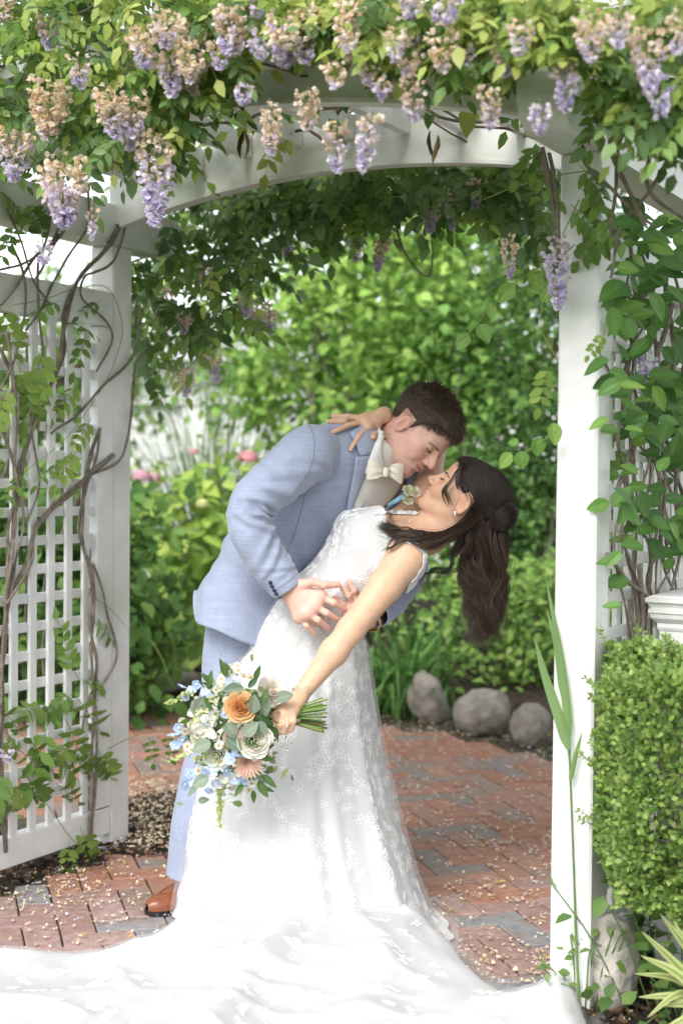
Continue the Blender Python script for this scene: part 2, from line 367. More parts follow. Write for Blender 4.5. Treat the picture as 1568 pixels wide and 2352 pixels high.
def lattice(u0, u1, vf, out, z_hs, u_vs, slat_front_v, z0=.145, z1=1.75, toprail=True):
    """a frame with crossed slats; vf = plane of the visible face, out = +-1 towards the viewer's side."""
    fr = MB()
    a, b = (vf-.045, vf) if out < 0 else (vf-.045, vf)
    ubox(fr, u0, u1, vf-.05, vf+.002, .055, z0)
    panel = fr.build('lattice_panel', MT['vinyl'], arb, False)
    fr = MB(); ubox(fr, u0, u1, vf-.05, vf+.002, z1, 1.866); fr.build('top_rail', MT['vinyl'], panel, False)
    for u in u_vs:
        mb = MB(); ubox(mb, u-.0158, u+.0158, vf-.014 if slat_front_v else vf-.030, vf-.001 if slat_front_v else vf-.0155, z0-.004, z1+.004, .002); mb.build('slat', MT['vinyl'], panel, False)
    for z in z_hs:
        mb = MB(); ubox(mb, u0+.004, u1-.004, vf-.030 if slat_front_v else vf-.0145, vf-.0145 if slat_front_v else vf-.001, z-.0150, z+.0150, .002); mb.build('slat', MT['vinyl'], panel, False)
    return panel
pl = lattice(2.465, 3.778, VB, 1, [.245+.0897*k for k in range(17)], [3.651-.0847*k for k in range(14)], True)
for a, b in ((3.70, 3.782), ):
    mb = MB(); ubox(mb, a, b, VB-.052, VB+.004, .15, 1.748); mb.build('stile', MT['vinyl'], pl, False)
pr_ = lattice(UC+PW+.003, 4.697, VC-.02, 1, [.07+.0882*k+.02 for k in range(1, 19)], [3.297+.0855*k for k in range(17)], False)
# pedestal with a moulded cap around the far right post
pd = thing('pedestal', 'white moulded pedestal standing against the right lattice above the boxwood', 'pedestal', pix(1622, 1500, 3.60)*[1, 1, 0])
pc = pix(1622, 1500, 3.60); 
def ring_box(mb, c, w, z0, z1, w2=None):
    w2 = w2 or w
    P = []
    for z, ww in ((z0, w), (z1, w2)):
        for su, sv in ((-1, -1), (1, -1), (1, 1), (-1, 1)): P.append(np.array([c[0], c[1], z])+U*su*ww+V*sv*ww)
    mb.add(P, None, [(0, 1, 5, 4), (1, 2, 6, 5), (2, 3, 7, 6), (3, 0, 4, 7), (3, 2, 1, 0), (4, 5, 6, 7)])
mb = MB(); ring_box(mb, pc, .095, -.02, .885); mb.build('shaft', MT['vinyl'], pd, False)
prof = [(.097, .886), (.100, .893), (.100, .905), (.112, .917), (.115, .930), (.118, .931), (.118, .940), (.112, .943), (.120, .955), (.124, .958), (.124, .968), (.112, .975)]
mb = MB()
for i in range(len(prof)-1): ring_box(mb, pc, prof[i][0], prof[i][1], prof[i+1][1]-.0004, prof[i+1][0])
mb.build('cap_moulding', MT['vinyl'], pd, False)
# ================================================================ leaves and plants
def leaf_arrays(P, D, N, L, Wd, C, droop=.15, fold=.18, tipdark=0., pts=((.30, .92), (.66, .74))):
    """n leaves as folded blades. P base, D direction, N upper side, L length, Wd half width, C colour."""
    P, D, N = np.asarray(P, float), unit(D), np.asarray(N, float); n = len(P); L = np.broadcast_to(L, (n,))[:, None]; Wd = np.broadcast_to(Wd, (n,))[:, None]
    S = unit(np.cross(D, N)); N = np.cross(S, D); C = np.broadcast_to(np.asarray(C, float), (n, 3)); dr = np.broadcast_to(droop, (n,))[:, None]
    vs = [P]
    for t, w in pts:
        m = P+D*L*t-N*L*dr*t*t
        vs += [m, m+S*Wd*w+N*Wd*fold*w, m-S*Wd*w+N*Wd*fold*w]
    vs.append(P+D*L-N*L*dr)
    k = len(vs); Vt = np.stack(vs, 1).reshape(-1, 3); o = np.arange(n)[:, None]*k
    t3 = [(0, 2, 1), (0, 1, 3)]; t4 = []
    for i in range(len(pts)-1):
        a = 1+3*i; b = a+3; t4 += [(a, a+1, b+1, b), (a+2, a, b, b+2)]
    e = 1+3*(len(pts)-1); t3 += [(e, e+1, k-1), (e+2, e, k-1)]
    f3 = (o[:, None]+np.array(t3)[None]).reshape(-1, 3); f4 = (o[:, None]+np.array(t4)[None]).reshape(-1, 4) if t4 else None
    cc = np.repeat(C[:, None], k, 1)
    cc[:, 1::3] *= 1.0
    return Vt, f3, f4, cc.reshape(-1, 3)
def rand_dirs(n, rng): return unit(rng.normal(size=(n, 3)))
def pal(n, rng, cols, wts=None, jit=.18):
    c = np.array(cols)[rng.choice(len(cols), n, p=wts)]; return c*(1+rng.uniform(-jit, jit, (n, 1)))
# ---- compound wisteria leaves
def compound(rng, n_pairs, L, ll, col, col2=None, droop=.35):
    mb = MB(); s = np.linspace(0, 1, 9); ax = np.stack([L*s, .02*L*np.sin(s*5), -droop*L*s*s], -1)
    V_, t_, q_ = tube_arrays(ax, np.linspace(.0011, .0006, 9), 3, False); mb.add(V_, t_, q_, np.array(col)*np.array([1.25, 1.05, .8]))
    P = []; D = []; N = []; Ls = []
    for i in range(n_pairs):
        t = .22+.74*i/n_pairs; p = np.array([L*t, .02*L*np.sin(t*5), -droop*L*t*t])
        for sg in (-1, 1):
            P.append(p); d = np.array([.45+.35*rng.random(), sg*1., -.25-.5*rng.random()]); D.append(d); N.append(np.array([rng.uniform(-.4, .4), rng.uniform(-.4, .4)-sg*.15, 1])); Ls.append(ll*(1-.25*abs(t-.5))*rng.uniform(.85, 1.12))
    P.append(ax[-1]); D.append(ax[-1]-ax[-2]); N.append((.2, 0, 1)); Ls.append(ll*1.05)
    n = len(P); c = np.broadcast_to(np.array(col), (n, 3))*(1+rng.uniform(-.15, .15, (n, 1)))
    Ls = np.array(Ls); mb.add(*leaf_arrays(P, D, N, Ls, Ls*rng.uniform(.24, .31, n), c, droop=rng.uniform(.05, .3, n)))
    return mb
GREENS = [(.15, .26, .06), (.19, .32, .07), (.11, .20, .05), (.25, .37, .08), (.34, .43, .10), (.09, .17, .055), (.42, .48, .13), (.18, .29, .11)]
CLV = []; r_ = np.random.default_rng(3)
for k in range(16):
    mb = compound(r_, int(r_.integers(3, 6)), r_.uniform(.10, .17), r_.uniform(.038, .055), GREENS[k % len(GREENS)], droop=r_.uniform(.15, .6)); CLV.append((mb.arrays(), mb.mesh('leaf', MT['leaf'], True)))
def orient(d, upv):
    x = unit(d); z = np.asarray(upv, float)-x*np.dot(upv, x); z = unit(z); y = np.cross(z, x); return np.stack([x, y, z], 1)
A1X = [291, 371, 491, 611, 771, 878, 1000, 1129, 1244]; A1Y = [513, 493, 445, 411, 383, 375, 368, 373, 383]
def hides(x, y):
    """leaves stay clear of the arch face and the rounded beam end, as in the photograph."""
    if 1180 < x < 1345 and 165 < y < 420: return True
    return 455 < x < 1250 and np.interp(x, A1X, A1Y)-82 < y < np.interp(x, A1X, A1Y)+12
class Vine:
    """a climbing plant whose largest leaves are parts of their own, the rest one mass."""
    def __init__(s, root): s.root = root; s.items = []
    def leaf(s, p, d, upv, vi, sc): s.items.append((np.asarray(p), orient(d, upv), vi, sc))
    def finish(s, keep=150, name='foliage'):
        px = proj(np.array([i[0] for i in s.items])); dep = np.array([i[0][1] for i in s.items])
        vis = (px[:, 0] > -20) & (px[:, 0] < 1590) & (px[:, 1] > -10) & (px[:, 1] < 2380)
        order = np.argsort(np.where(vis, dep, 99)); mass = MB(); rk = np.random.default_rng(4)
        for k, i in enumerate(order):
            p, R, vi, sc = s.items[i]
            if to_uv(p)[0] < 3.06 and rk.random() < .9 and any(hides(*proj(p+R[:, 0]*sc*.14*f_-np.array([0, 0, .05*f_]))) for f_ in (.15, .6, 1.)): continue
            if k < keep and vis[i]:
                o = obj('leaf', CLV[vi][1], s.root); mt = Matrix(((R*sc).tolist())).to_4x4(); mt.translation = Vector(p); o.matrix_basis = mt
            else:
                (v, f3, f4, c), _ = CLV[vi]; mass.add(v@(R*sc).T+p, f3, f4, c)
        if mass.n: mass.build(name, MT['leaf'], s.root)['kind'] = 'stuff'
# ---- racemes
def raceme(rng, L, Wd, fade, n):
    """hanging flower cluster from the origin down; fade = share of tan, spent blossoms at the top."""
    mb = MB(); s = np.linspace(0, 1, 8); ax = np.stack([.03*L*np.sin(3*s), .03*L*np.cos(2.5*s)-.03*L, -L*s], -1)
    V_, t_, q_ = tube_arrays(ax, np.linspace(.0016, .0008, 8), 4); mb.add(V_, t_, q_, (.20, .24, .08))
    t = rng.uniform(.03, 1, n)**.85; a = rng.uniform(0, 2*np.pi, n)
    prof = np.interp(t, [0, .12, .35, .7, 1], [.50, .95, .95, .62, .16])*Wd/2
    rad = prof*rng.uniform(.55, 1.05, n); base = np.stack([np.interp(t, s, ax[:, 0]), np.interp(t, s, ax[:, 1]), -L*t], -1)
    out = np.stack([np.cos(a), np.sin(a), rng.uniform(-.75, .1, n)], -1); P = base+unit(out)*rad[:, None]
    k = np.clip((fade-t)/.45+.5+rng.normal(0, .30, n), 0, 1)[:, None]
    tan = np.array([(.86, .70, .50), (.90, .78, .60), (.80, .62, .42), (.92, .83, .70), (.90, .78, .70)])[rng.integers(0, 5, n)]
    lil = np.array([(.72, .65, .86), (.78, .71, .90), (.85, .79, .91), (.90, .83, .90), (.63, .56, .82), (.92, .88, .93)])[rng.integers(0, 6, n)]
    C = tan*k+lil*(1-k); sz = rng.uniform(.0105, .0155, n)*(Wd/.085)**.35
    D = unit(out+rng.normal(0, .45, (n, 3))-np.array([0, 0, .25])); N = unit(np.cross(D, rng.normal(size=(n, 3))))
    mb.add(*leaf_arrays(P-D*sz[:, None]*.35, D, N, sz, sz*.55, C, droop=-.35, fold=.5, pts=((.35, 1.), (.75, .8))))
    mb.add(*leaf_arrays(P-D*sz[:, None]*.3, unit(D+N*.9), -N, sz*.85, sz*.42, C*.93, droop=-.3, fold=.6, pts=((.45, 1.),)))
    mb.add(*leaf_arrays(P-D*sz[:, None]*.3, unit(D-N*.7), N, sz*.8, sz*.36, C*1.05, droop=-.25, fold=.6, pts=((.45, 1.),)))
    q = rng.random(n) < .5; mb.add(*leaf_arrays(base[q], P[q]-base[q], np.tile((0.1, .2, 1.), (q.sum(), 1)), rad[q]*.8, .0007, (.35, .36, .16), pts=((.5, 1.),)))
    return mb
RAC = {}
def raceme_obj(parent, p, L, Wd, fade, seed):
    key = (round(L/.02), round(Wd/.015), round(fade*4), seed % 3)
    if key not in RAC:
        r = np.random.default_rng(hash(key) % 99991); n = int(np.clip(L*Wd*15500, 34, 330)); RAC[key] = raceme(r, L, Wd, fade, n).mesh('flower_cluster', MT['petal'], True)
    o = obj('flower_cluster', RAC[key], parent); o.matrix_basis = Matrix.Translation([float(c) for c in p]) @ Matrix.Rotation(seed*1.7, 4, 'Z') @ Matrix.Rotation(.12*math.sin(seed), 4, 'X'); return o
def stem(parent, P, r0, r1, n=40, wob=.006, name='stem', k=7, mat='bark', seed=0):
    Q = spline(P, n); t = np.linspace(0, 1, n)
    Q = Q+wob*np.stack([vnoise(Q*[1, 1, 1], 9, seed), vnoise(Q, 9, seed+20), vnoise(Q, 9, seed+40)], -1)
    r = (r0+(r1-r0)*t)*(1+.14*vnoise(Q, 40, seed)); v, t_, q = tube_arrays(Q, r, k); return obj(name, np_mesh(name, v, [t_, q], None, True, MT[mat]), parent)
def pline(pts, f, r=1): return [f(*p) for p in pts]
rw = np.random.default_rng(21)
# ---------------------------------------------------------------- wisteria on the open lattice side
wl = thing('wisteria_vine', 'wisteria with bare twisted brown stems climbing the lattice of the lone slim panel', 'vine', uvz(3.2, -2.93, 0))
wl['label'] = 'wisteria with thick bare twisted stems winding through the lattice and lilac blossom above'
LS = [([(312, 440), (250, 560), (185, 640), (150, 735), (135, 830), (85, 960), (45, 1100), (25, 1250), (12, 1400), (8, 1700), (15, 1960)], .010),
      ([(300, 420), (292, 480), (268, 590), (220, 622), (196, 640), (190, 690), (250, 745), (262, 790), (225, 850)], .0065),
      ([(314, 680), (252, 742), (172, 850), (112, 902), (40, 965), (20, 1060), (0, 1120)], .0095),
      ([(313, 700), (318, 770), (296, 835), (236, 880), (180, 945), (120, 1000)], .008),
      ([(338, 800), (310, 838), (302, 930), (288, 1022), (262, 1072), (186, 1104)], .0075),
      ([(262, 1050), (205, 1090), (140, 1150), (85, 1210), (62, 1292), (12, 1385)], .010),
      ([(220, 960), (226, 1010), (200, 1100), (160, 1210), (178, 1235), (206, 1290), (216, 1400), (212, 1500), (212, 1600), (205, 1830), (195, 1950)], .012),
      ([(226, 985), (205, 1075), (185, 1195), (190, 1250), (212, 1340), (210, 1450), (222, 1560), (215, 1700), (205, 1950)], .009),
      ([(212, 1300), (240, 1380), (264, 1462), (266, 1520), (235, 1570), (205, 1590), (190, 1680)], .006),
      ([(140, 950), (165, 1010), (145, 1110), (150, 1190), (112, 1300), (100, 1370), (115, 1400), (100, 1500), (120, 1640)], .0075),
      ([(0, 800), (30, 880), (8, 990), (42, 1110), (22, 1230), (30, 1320), (10, 1460)], .0085),
      ([(12, 760), (28, 860), (45, 960), (35, 1060), (55, 1190), (40, 1300), (20, 1420)], .007),
      ([(60, 760), (60, 860), (25, 1000), (50, 1110), (75, 1230), (55, 1360), (60, 1480)], .006),
      ([(90, 590), (88, 700), (98, 830), (75, 960), (90, 1110), (60, 1200)], .006),
      ([(30, 560), (60, 680), (40, 800), (0, 900)], .006), ([(0, 700), (80, 590), (140, 540), (180, 470)], .007), ([(0, 740), (70, 640), (130, 560), (160, 470)], .006),
      ([(0, 620), (60, 600), (110, 560), (140, 500), (150, 420)], .005), ([(15, 480), (45, 560), (75, 640), (120, 700)], .005), ([(205, 1480), (150, 1600), (120, 1640)], .004),
      ([(205, 420), (200, 520), (150, 600), (110, 680), (60, 760)], .006), ([(120, 410), (118, 520), (90, 600)], .007), ([(135, 415), (150, 470), (140, 530), (122, 560)], .006)]
for k, (pts, r) in enumerate(LS):
    off = [.012, .022, -.028, .018, .014, .012, -.03, .014, .012, -.03][k % 10]
    def f(x, y, o=off): return on_v(x, y, VB+o)
    for t in range(2 if r > .0085 else 1):
        q = [f(x+t*7*math.sin(i*1.9), y) for i, (x, y) in enumerate(pts)]; stem(wl, q, r*(.74 if t == 0 else .5), r*.55, 60, .010, seed=k*3+t)
# green runners with leaflet sprays on the lattice side
gl = Vine(wl)
def spray(vine, x, y, f, dx, dy, sc=1., vi=None, fwd=.4):
    p = f(x, y); q = f(x+dx, y+dy); d = q-p-np.array([0, fwd*.02, 0]); vine.leaf(p, d, (rw.uniform(-.3, .3), -1, .5), vi if vi is not None else int(rw.integers(0, 16)), sc)
fl = lambda x, y: on_v(x, y, VB+.03)
for (x, y, dx, dy, sc) in [(215, 1430, 60, 40, .9), (180, 1560, -20, -60, 1.1), (190, 1570, 90, -10, .9), (170, 1590, -60, 40, .9), (175, 1600, 40, 60, 1.2), (30, 1640, 60, -20, 1.1), (0, 1700, 60, 30, 1.1), (40, 1720, 70, 60, 1.2), (70, 1700, 60, 90, 1.2), (110, 1740, 90, -40, 1.2), (120, 1750, 100, 30, 1.2), (180, 1740, 70, 60, 1.2), (225, 1720, 40, 90, 1.0), (0, 1800, 30, 60, 1.1), (60, 1780, 40, 90, 1.1), (130, 1800, 60, 60, 1.), (185, 1900, 20, 90, 1.1), (200, 1950, 30, 60, 1.0), (160, 1930, -10, 50, .9), (0, 1620, 30, 40, 1.1), (10, 1760, -30, 50, 1.2), (150, 1650, 30, 80, 1.3), (110, 1660, -20, 70, 1.2), (40, 830, 20, 90, 1.2), (100, 790, -25, 90, 1.25), (90, 830, -20, 80, 1.1), (140, 690, -60, 20, .9), (150, 740, 60, 10, .9), (200, 760, -20, 60, .9), (180, 880, -60, 60, .9), (210, 960, -40, 60, .8), (180, 1030, -60, 70, .9), (140, 1060, -70, 50, .8), (60, 1080, -40, 60, .9), (230, 690, -50, 30, .7), (20, 880, -30, 60, 1.0), (0, 700, 20, 60, 1.), (30, 520, -20, 60, .9), (10, 580, 20, -50, .9), (60, 470, 40, 60, .9), (330, 720, 60, 60, .9), (0, 440, 60, 40, 1)]:
    spray(gl, x, y, fl, dx, dy, sc*1.2, int(rw.choice([0, 1, 3, 8, 9, 11])))
for pts in [[(250, 1720), (310, 1690), (380, 1680), (420, 1690)], [(60, 1780), (110, 1850), (170, 1930), (230, 1990)], [(30, 700), (90, 690), (180, 660), (250, 665), (280, 740), (275, 800), (240, 880), (150, 1010), (60, 1080)], [(210, 1370), (255, 1400), (290, 1440)]]:
    stem(wl, [fl(*p) for p in pts], .0016, .001, 50, .003, 'runner', 5, 'leafstem')
for (x, y) in [(340, 1690), (380, 1682)]: spray(gl, x, y, fl, 15, 70, .8, 1)
# canopy over the side beam and along the near arch
def canopy(vine, n, sampler, sc=(.58, .92), young=.4, seed=0):
    r = np.random.default_rng(seed); c = 0
    while c < n:
        got = sampler(r)
        if got is None: continue
        p, top = got; d = np.array([r.normal(0, 1), -r.uniform(.1, 1.1), r.uniform(-.9, .35)]); up_ = np.array([r.normal(0, .35), -.7, .8+r.normal(0, .3)])
        y_ = r.random() < young*top; vi = int(r.choice([3, 4, 6, 12, 11, 14])) if y_ else int(r.choice([0, 1, 2, 5, 7, 8, 9, 10, 13, 15]))
        vine.leaf(p, d, up_, vi, r.uniform(*sc)); c += 1
LB = [(-80, 470), (0, 430), (60, 440), (130, 420), (220, 400), (300, 400), (380, 420), (430, 340), (470, 300), (520, 200), (600, 160), (700, 150), (800, 190), (900, 240), (960, 260), (1040, 270), (1100, 240), (1160, 230), (1230, 190), (1300, 240), (1360, 290), (1430, 300), (1500, 330), (1650, 340)]
def low(x): return np.interp(x, [a for a, b in LB], [b for a, b in LB])-np.interp(x, [0, 380, 460, 1150, 1300, 1568], [50, 50, 95, 110, 75, 50])
def samp_left(r):
    x = r.uniform(-90, 500); y = low(x)*(1-r.random()**1.6*1.3)
    if y < -160 or (y > low(x)*.8 and r.random() < .55): return None
    return (on_u(x, y, r.uniform(2.62, 3.0)) if x > 120 or r.random() < .5 else on_v(x, y, VB+r.uniform(.0, .3))), 1-max(y, 0)/420
def samp_mid(r):
    x = r.uniform(440, 1200); y = low(x)*(1-r.random()**1.5*1.3)
    if y < -160 or (y > low(x)*.75 and r.random() < .6): return None
    return on_u(x, y, r.uniform(2.62, 3.00)), 1-max(y, 0)/300
def samp_right(r):
    x = r.uniform(1150, 1640); y = low(x)*(1-r.random()**1.6*1.3)
    if y < -160 or (1190 < x < 1330 and 160 < y and r.random() < .8): return None
    return on_u(x, y, r.uniform(2.60, 2.86) if x < 1340 else r.uniform(2.65, 3.2)), 1-max(y, 0)/350
canopy(gl, 620, samp_left, seed=1, young=.75); canopy(gl, 380, samp_mid, seed=2, young=.75)
def samp_top(r): # on top of the roof, seen through the rafters
    u, v = r.uniform(2.75, 4.7), r.uniform(VB-.25, VC+.2); return uvz(u, v, arc_z(min(max(v, VB+.05), VC-.15))+r.uniform(.16, .40)), .7
canopy(gl, 520, samp_top, (.95, 1.4), seed=4)
BK = [(300, 560, 950), (360, 540, 880), (420, 500, 860), (470, 470, 830), (520, 450, 790), (600, 420, 640), (700, 395, 560), (800, 385, 520), (900, 380, 510), (1000, 380, 500), (1100, 380, 530), (1200, 380, 560), (1250, 385, 600)]
def samp_back(r):
    x = r.uniform(300, 1260); a = np.interp(x, [k[0] for k in BK], [k[1] for k in BK]); b = np.interp(x, [k[0] for k in BK], [k[2] for k in BK]); t = r.random()**1.35
    return on_u(x, a-25+(b-a)*t, r.uniform(4.0, 4.75)), .25
canopy(gl, 460, samp_back, (.95, 1.35), young=.3, seed=5)
RL = [(112, 175, 300, 105, .95), (40, 285, 400, 85, .45), (150, 345, 500, 115, .55), (215, 470, 540, 34, .5), (98, 548, 600, 50, .0), (250, 190, 300, 85, .6), (310, 200, 300, 80, .6), (352, 290, 490, 92, .35), (335, 60, 140, 85, .6), (395, 110, 205, 80, .35), (440, 45, 180, 80, .95), (385, 20, 100, 90, .7), (530, 10, 110, 75, .85), (300, 250, 330, 70, .7), (180, 120, 190, 60, .5), (505, 90, 150, 60, .4)]
RM = [(592, 65, 130, 60, .0), (692, 5, 125, 88, .65), (562, 185, 235, 50, .05), (618, 225, 335, 62, .75), (708, 198, 285, 68, .85), (775, 270, 378, 66, .45), (856, 255, 380, 64, .35), (768, 138, 192, 60, .8), (845, 125, 185, 56, .6), (950, 172, 262, 60, .7), (905, 60, 130, 60, .5), (1012, 50, 150, 80, .95), (1060, 100, 155, 66, .2), (640, 20, 80, 60, .4), (800, 60, 110, 50, .7), (880, 170, 220, 50, .3)]
RR = [(1122, 190, 282, 62, .65), (1300, 130, 240, 66, .15), (1238, 225, 295, 62, .05), (1355, 20, 120, 86, .75), (1480, 55, 185, 88, .6), (1512, 175, 255, 70, .0), (1200, 40, 110, 60, .6), (1420, 20, 100, 60, .4), (1560, 20, 110, 60, .6)]
RB = [(735, 470, 545, 40, .3), (820, 505, 585, 45, .5), (880, 525, 612, 45, .6), (985, 430, 520, 60, .5), (1045, 430, 515, 45, .3), (702, 395, 435, 70, .2), (600, 680, 755, 55, .6), (560, 660, 720, 45, .5), (490, 795, 868, 45, .5), (432, 838, 900, 45, .7), (945, 420, 480, 55, .6), (662, 510, 580, 45, .5), (620, 700, 760, 40, .5), (1100, 400, 470, 50, .5), (420, 700, 760, 45, .7), (380, 640, 720, 45, .6), (470, 600, 660, 40, .6), (570, 560, 610, 45, .7)]
def put_rac(root, lst, f, k0):
    for k, (x, y0, y1, w, fd) in enumerate(lst):
        p = f(x, y0, k); q = f(x, y1, k); L = np.linalg.norm(p-q)*1.0; Wd = w*np.linalg.norm(p-CAM)/F_D; raceme_obj(root, p, L*1.12, Wd*.95, fd, k0+k)
put_rac(wl, RL, lambda x, y, k: on_u(x, y, 2.57+.05*math.sin(k*2.1)), 0)
put_rac(wl, RM, lambda x, y, k: on_u(x, y, 2.57+.05*math.sin(k*1.7)), 30)
rr2 = np.random.default_rng(5)
RX = [(rr2.uniform(-10, 1180), y, y+rr2.uniform(60, 105), rr2.uniform(55, 85), rr2.uniform(.3, 1.)) for y in rr2.uniform(-60, 100, 16)]
put_rac(wl, RX, lambda x, y, k: on_u(x, y, 2.60+.06*math.sin(k*1.7)), 140)
put_rac(wr, [(rr2.uniform(1200, 1568), y, y+rr2.uniform(60, 100), rr2.uniform(55, 80), rr2.uniform(.2, 1.)) for y in rr2.uniform(-50, 150, 9)], lambda x, y, k: on_u(x, y, 2.56), 180) if 'wr' in globals() else None
put_rac(wl, RB, lambda x, y, k: on_u(x, y, 4.25+.25*math.sin(k*1.3)), 60)
raceme_obj(wl, on_v(18, 1715, VB+.05), .04, .05, 0, 3)
gl.finish(150)
for k in range(26):   # bare stems in the roof
    u0 = rw.uniform(2.9, 4.6); v0 = rw.uniform(VB, VB+1.0); pts = [uvz(u0+rw.uniform(-.25, .25), v0+.24*i, arc_z(min(max(v0+.24*i, VB+.1), VC-.2))+rw.uniform(.02, .24)) for i in range(6)]
    stem(wl, pts, rw.uniform(.003, .007), .003, 40, .03, seed=k)
for pts in [[(905, 470), (925, 560), (945, 600), (985, 635), (995, 590), (990, 520)], [(340, 600), (350, 700), (390, 780), (360, 860)], [(1010, 500), (1100, 500), (1200, 480), (1250, 470)], [(520, 520), (640, 470), (700, 460), (900, 430)], [(470, 640), (500, 560), (560, 470), (620, 420)], [(320, 610), (330, 700), (318, 760)]]:
    stem(wl, [on_u(x, y, 4.2) for x, y in pts], .004, .0025, 50, .01)
# dark seed pods hanging from the arch
for (x, y) in [(555, 300), (565, 300), (790, 300), (990, 300), (1000, 310), (1350, 260), (1385, 250), (395, 330)]:
    p = on_u(x, y, 2.99); mb = MB(); s = np.linspace(0, 1, 9); ax = p+np.stack([.006*np.sin(s*4+x), 0*s, -.07*s], -1); v_, t_, q_ = tube_arrays(ax, (.0055+.0015*math.sin(x))*np.sin(np.pi*s**.8)*(1-.3*np.sin(s*9)**2)+.0008, 5); v_[:, 1] = p[1]+(v_[:, 1]-p[1])*.4
    mb.add(v_, t_, q_, (.42, .30, .18) if int(x) % 3 else (.14, .08, .05)); mb.build('seed_pod', MT['dry'], wl)
# ---------------------------------------------------------------- wisteria and big-leaved climber at the corner post
wr = thing('wisteria_vine', 'wisteria with fresh round leaflets arching over the corner post with the rounded beam end', 'vine', uvz(3.15, -1.2, 0))
gr_ = Vine(wr); canopy(gr_, 380, samp_right, seed=6, young=.9)
put_rac(wr, RR, lambda x, y, k: on_u(x, y, 2.54+.05*math.sin(k*1.7)), 100)
put_rac(wr, [(1285, 535, 688, 72, .05)], lambda x, y, k: on_u(x, y, 3.10), 120)
put_rac(wr, [(1165, 530, 622, 46, .7)], lambda x, y, k: on_u(x, y, 3.6), 121)
put_rac(wr, [(1480, 795, 865, 55, 0)], lambda x, y, k: on_v(x, y, VC+.06), 122)
fc = lambda x, y: on_u(x, y, 3.12)
for pts, r in [([(1242, 340), (1262, 420), (1280, 520), (1284, 600)], .006), ([(1256, 350), (1276, 440), (1282, 560)], .005), ([(1236, 345), (1256, 430), (1272, 500)], .004), ([(1335, 330), (1345, 380), (1400, 430), (1440, 470), (1500, 520)], .005), ([(1460, 260), (1420, 330), (1410, 430), (1400, 500), (1395, 545)], .005), ([(1500, 300), (1480, 400), (1500, 450), (1568, 500)], .006), ([(1568, 300), (1500, 420), (1420, 520), (1400, 640)], .005), ([(1420, 250), (1400, 340), (1440, 440), (1480, 520)], .007)]:
    stem(wr, [fc(*p) for p in pts], r, r*.7, 50, .006, seed=int(r*9999))
for pts in [[(1360, 390), (1290, 400), (1180, 430), (1110, 460)], [(1320, 560), (1260, 610), (1180, 650), (1060, 780)], [(1240, 560), (1245, 650), (1240, 750), (1280, 830)], [(1275, 990), (1220, 1030), (1160, 1060)], [(1330, 460), (1300, 520), (1290, 540)]]:
    stem(wr, [fc(*p) for p in pts], .0018, .0012, 40, .004, 'runner', 5, 'leafstem')
for (x, y, dx, dy, sc) in [(1330, 380, 60, 60, .9), (1330, 430, 60, 70, 1.), (1400, 520, -60, 60, .9), (1310, 470, 60, 60, .9), (1370, 510, 50, 40, .8), (1240, 330, -30, 50, .8), (1210, 380, 40, 40, .8), (1255, 830, -10, 90, .8), (1390, 760, -30, 40, .5)]:
    spray(gr_, x, y, fc, dx, dy, sc, int(rw.choice([0, 1, 3])))
gr_.finish(120)
# single round leaflets on the trailing runner
def big_leaf_mesh(rng, L, w, col, curl=.2, nm='leaf', rip=.02):
    """a broad leaf with a raised midrib and side veins, lying along +x, upper side +z."""
    nu, nv = 11, 7; t = np.linspace(0, 1, nu)[:, None]; s = np.linspace(-1, 1, nv)[None]
    wd = w*np.sin(np.pi*np.clip(t, 0, 1)**.82)**.8*(1-.15*t); X = L*t+0*s; Y = wd*s; Zc = -curl*L*t*t+.25*np.abs(Y)-.02*L*np.exp(-(s*4)**2)+rip*L*np.sin(t*22+np.abs(s)*5)*np.abs(s)*.3
    P = np.stack([X, Y, Zc], -1).reshape(-1, 3); c = np.array(col)*(1+.22*np.exp(-(s*5)**2)+0*t)[..., None]; 
    mb = MB(); mb.add(P, None, grid_faces(nu, nv), c.reshape(-1, 3)); v_, t_, q_ = tube_arrays([(-.35*L, 0, .02*L), (-.15*L, 0, 0), (.02*L, 0, -.01*L)], .0011, 4); mb.add(v_, t_, q_, np.array(col)*1.3); return mb
rb = np.random.default_rng(77)
BLV = [big_leaf_mesh(rb, 1, rb.uniform(.27, .36), np.array([(.09, .20, .045), (.12, .25, .055), (.07, .16, .04), (.15, .29, .065), (.22, .37, .08), (.10, .22, .05)][k % 6]), rb.uniform(-.1, .35), rip=rb.uniform(.01, .04)).mesh('leaf', MT['leaf'], True) for k in range(12)]
def place_leaf(parent, p, d, upv, L, vi, wsc=1., meshes=None):
    R = orient(d, upv)*np.array([L, L*wsc, L]); o = obj('leaf', (meshes or BLV)[vi], parent); mt = Matrix(R.tolist()).to_4x4(); mt.translation = Vector([float(c) for c in p]); o.matrix_basis = mt; return o
for (x, y, dx, dy, L) in [(1180, 650, -25, 30, .06), (1125, 695, 5, 42, .042), (1225, 615, 5, 55, .06), (1100, 745, 25, 40, .05), (1075, 765, -25, 40, .05), (1240, 690, 30, -25, .05), (1235, 1005, 0, 45, .045), (1195, 1035, 5, 40, .045), (1175, 1040, -25, 30, .05), (1270, 970, 5, 50, .055), (1190, 1020, -30, -10, .03)]:
    a = fc(x, y); b = fc(x+dx, y+dy); place_leaf(wr, a, b-a, (rb.uniform(-.3, .3), -1, .3), L, [3, 4, 9, 10][int(rb.integers(4))], 1.25)
cl = thing('climbing_vine', 'climber with large glossy dark green leaves covering the lattice beside the boxwood', 'vine', on_v(1470, 1900, VC+.02)*[1, 1, 0])
n = 0; gx, gy = [], []
cand = []
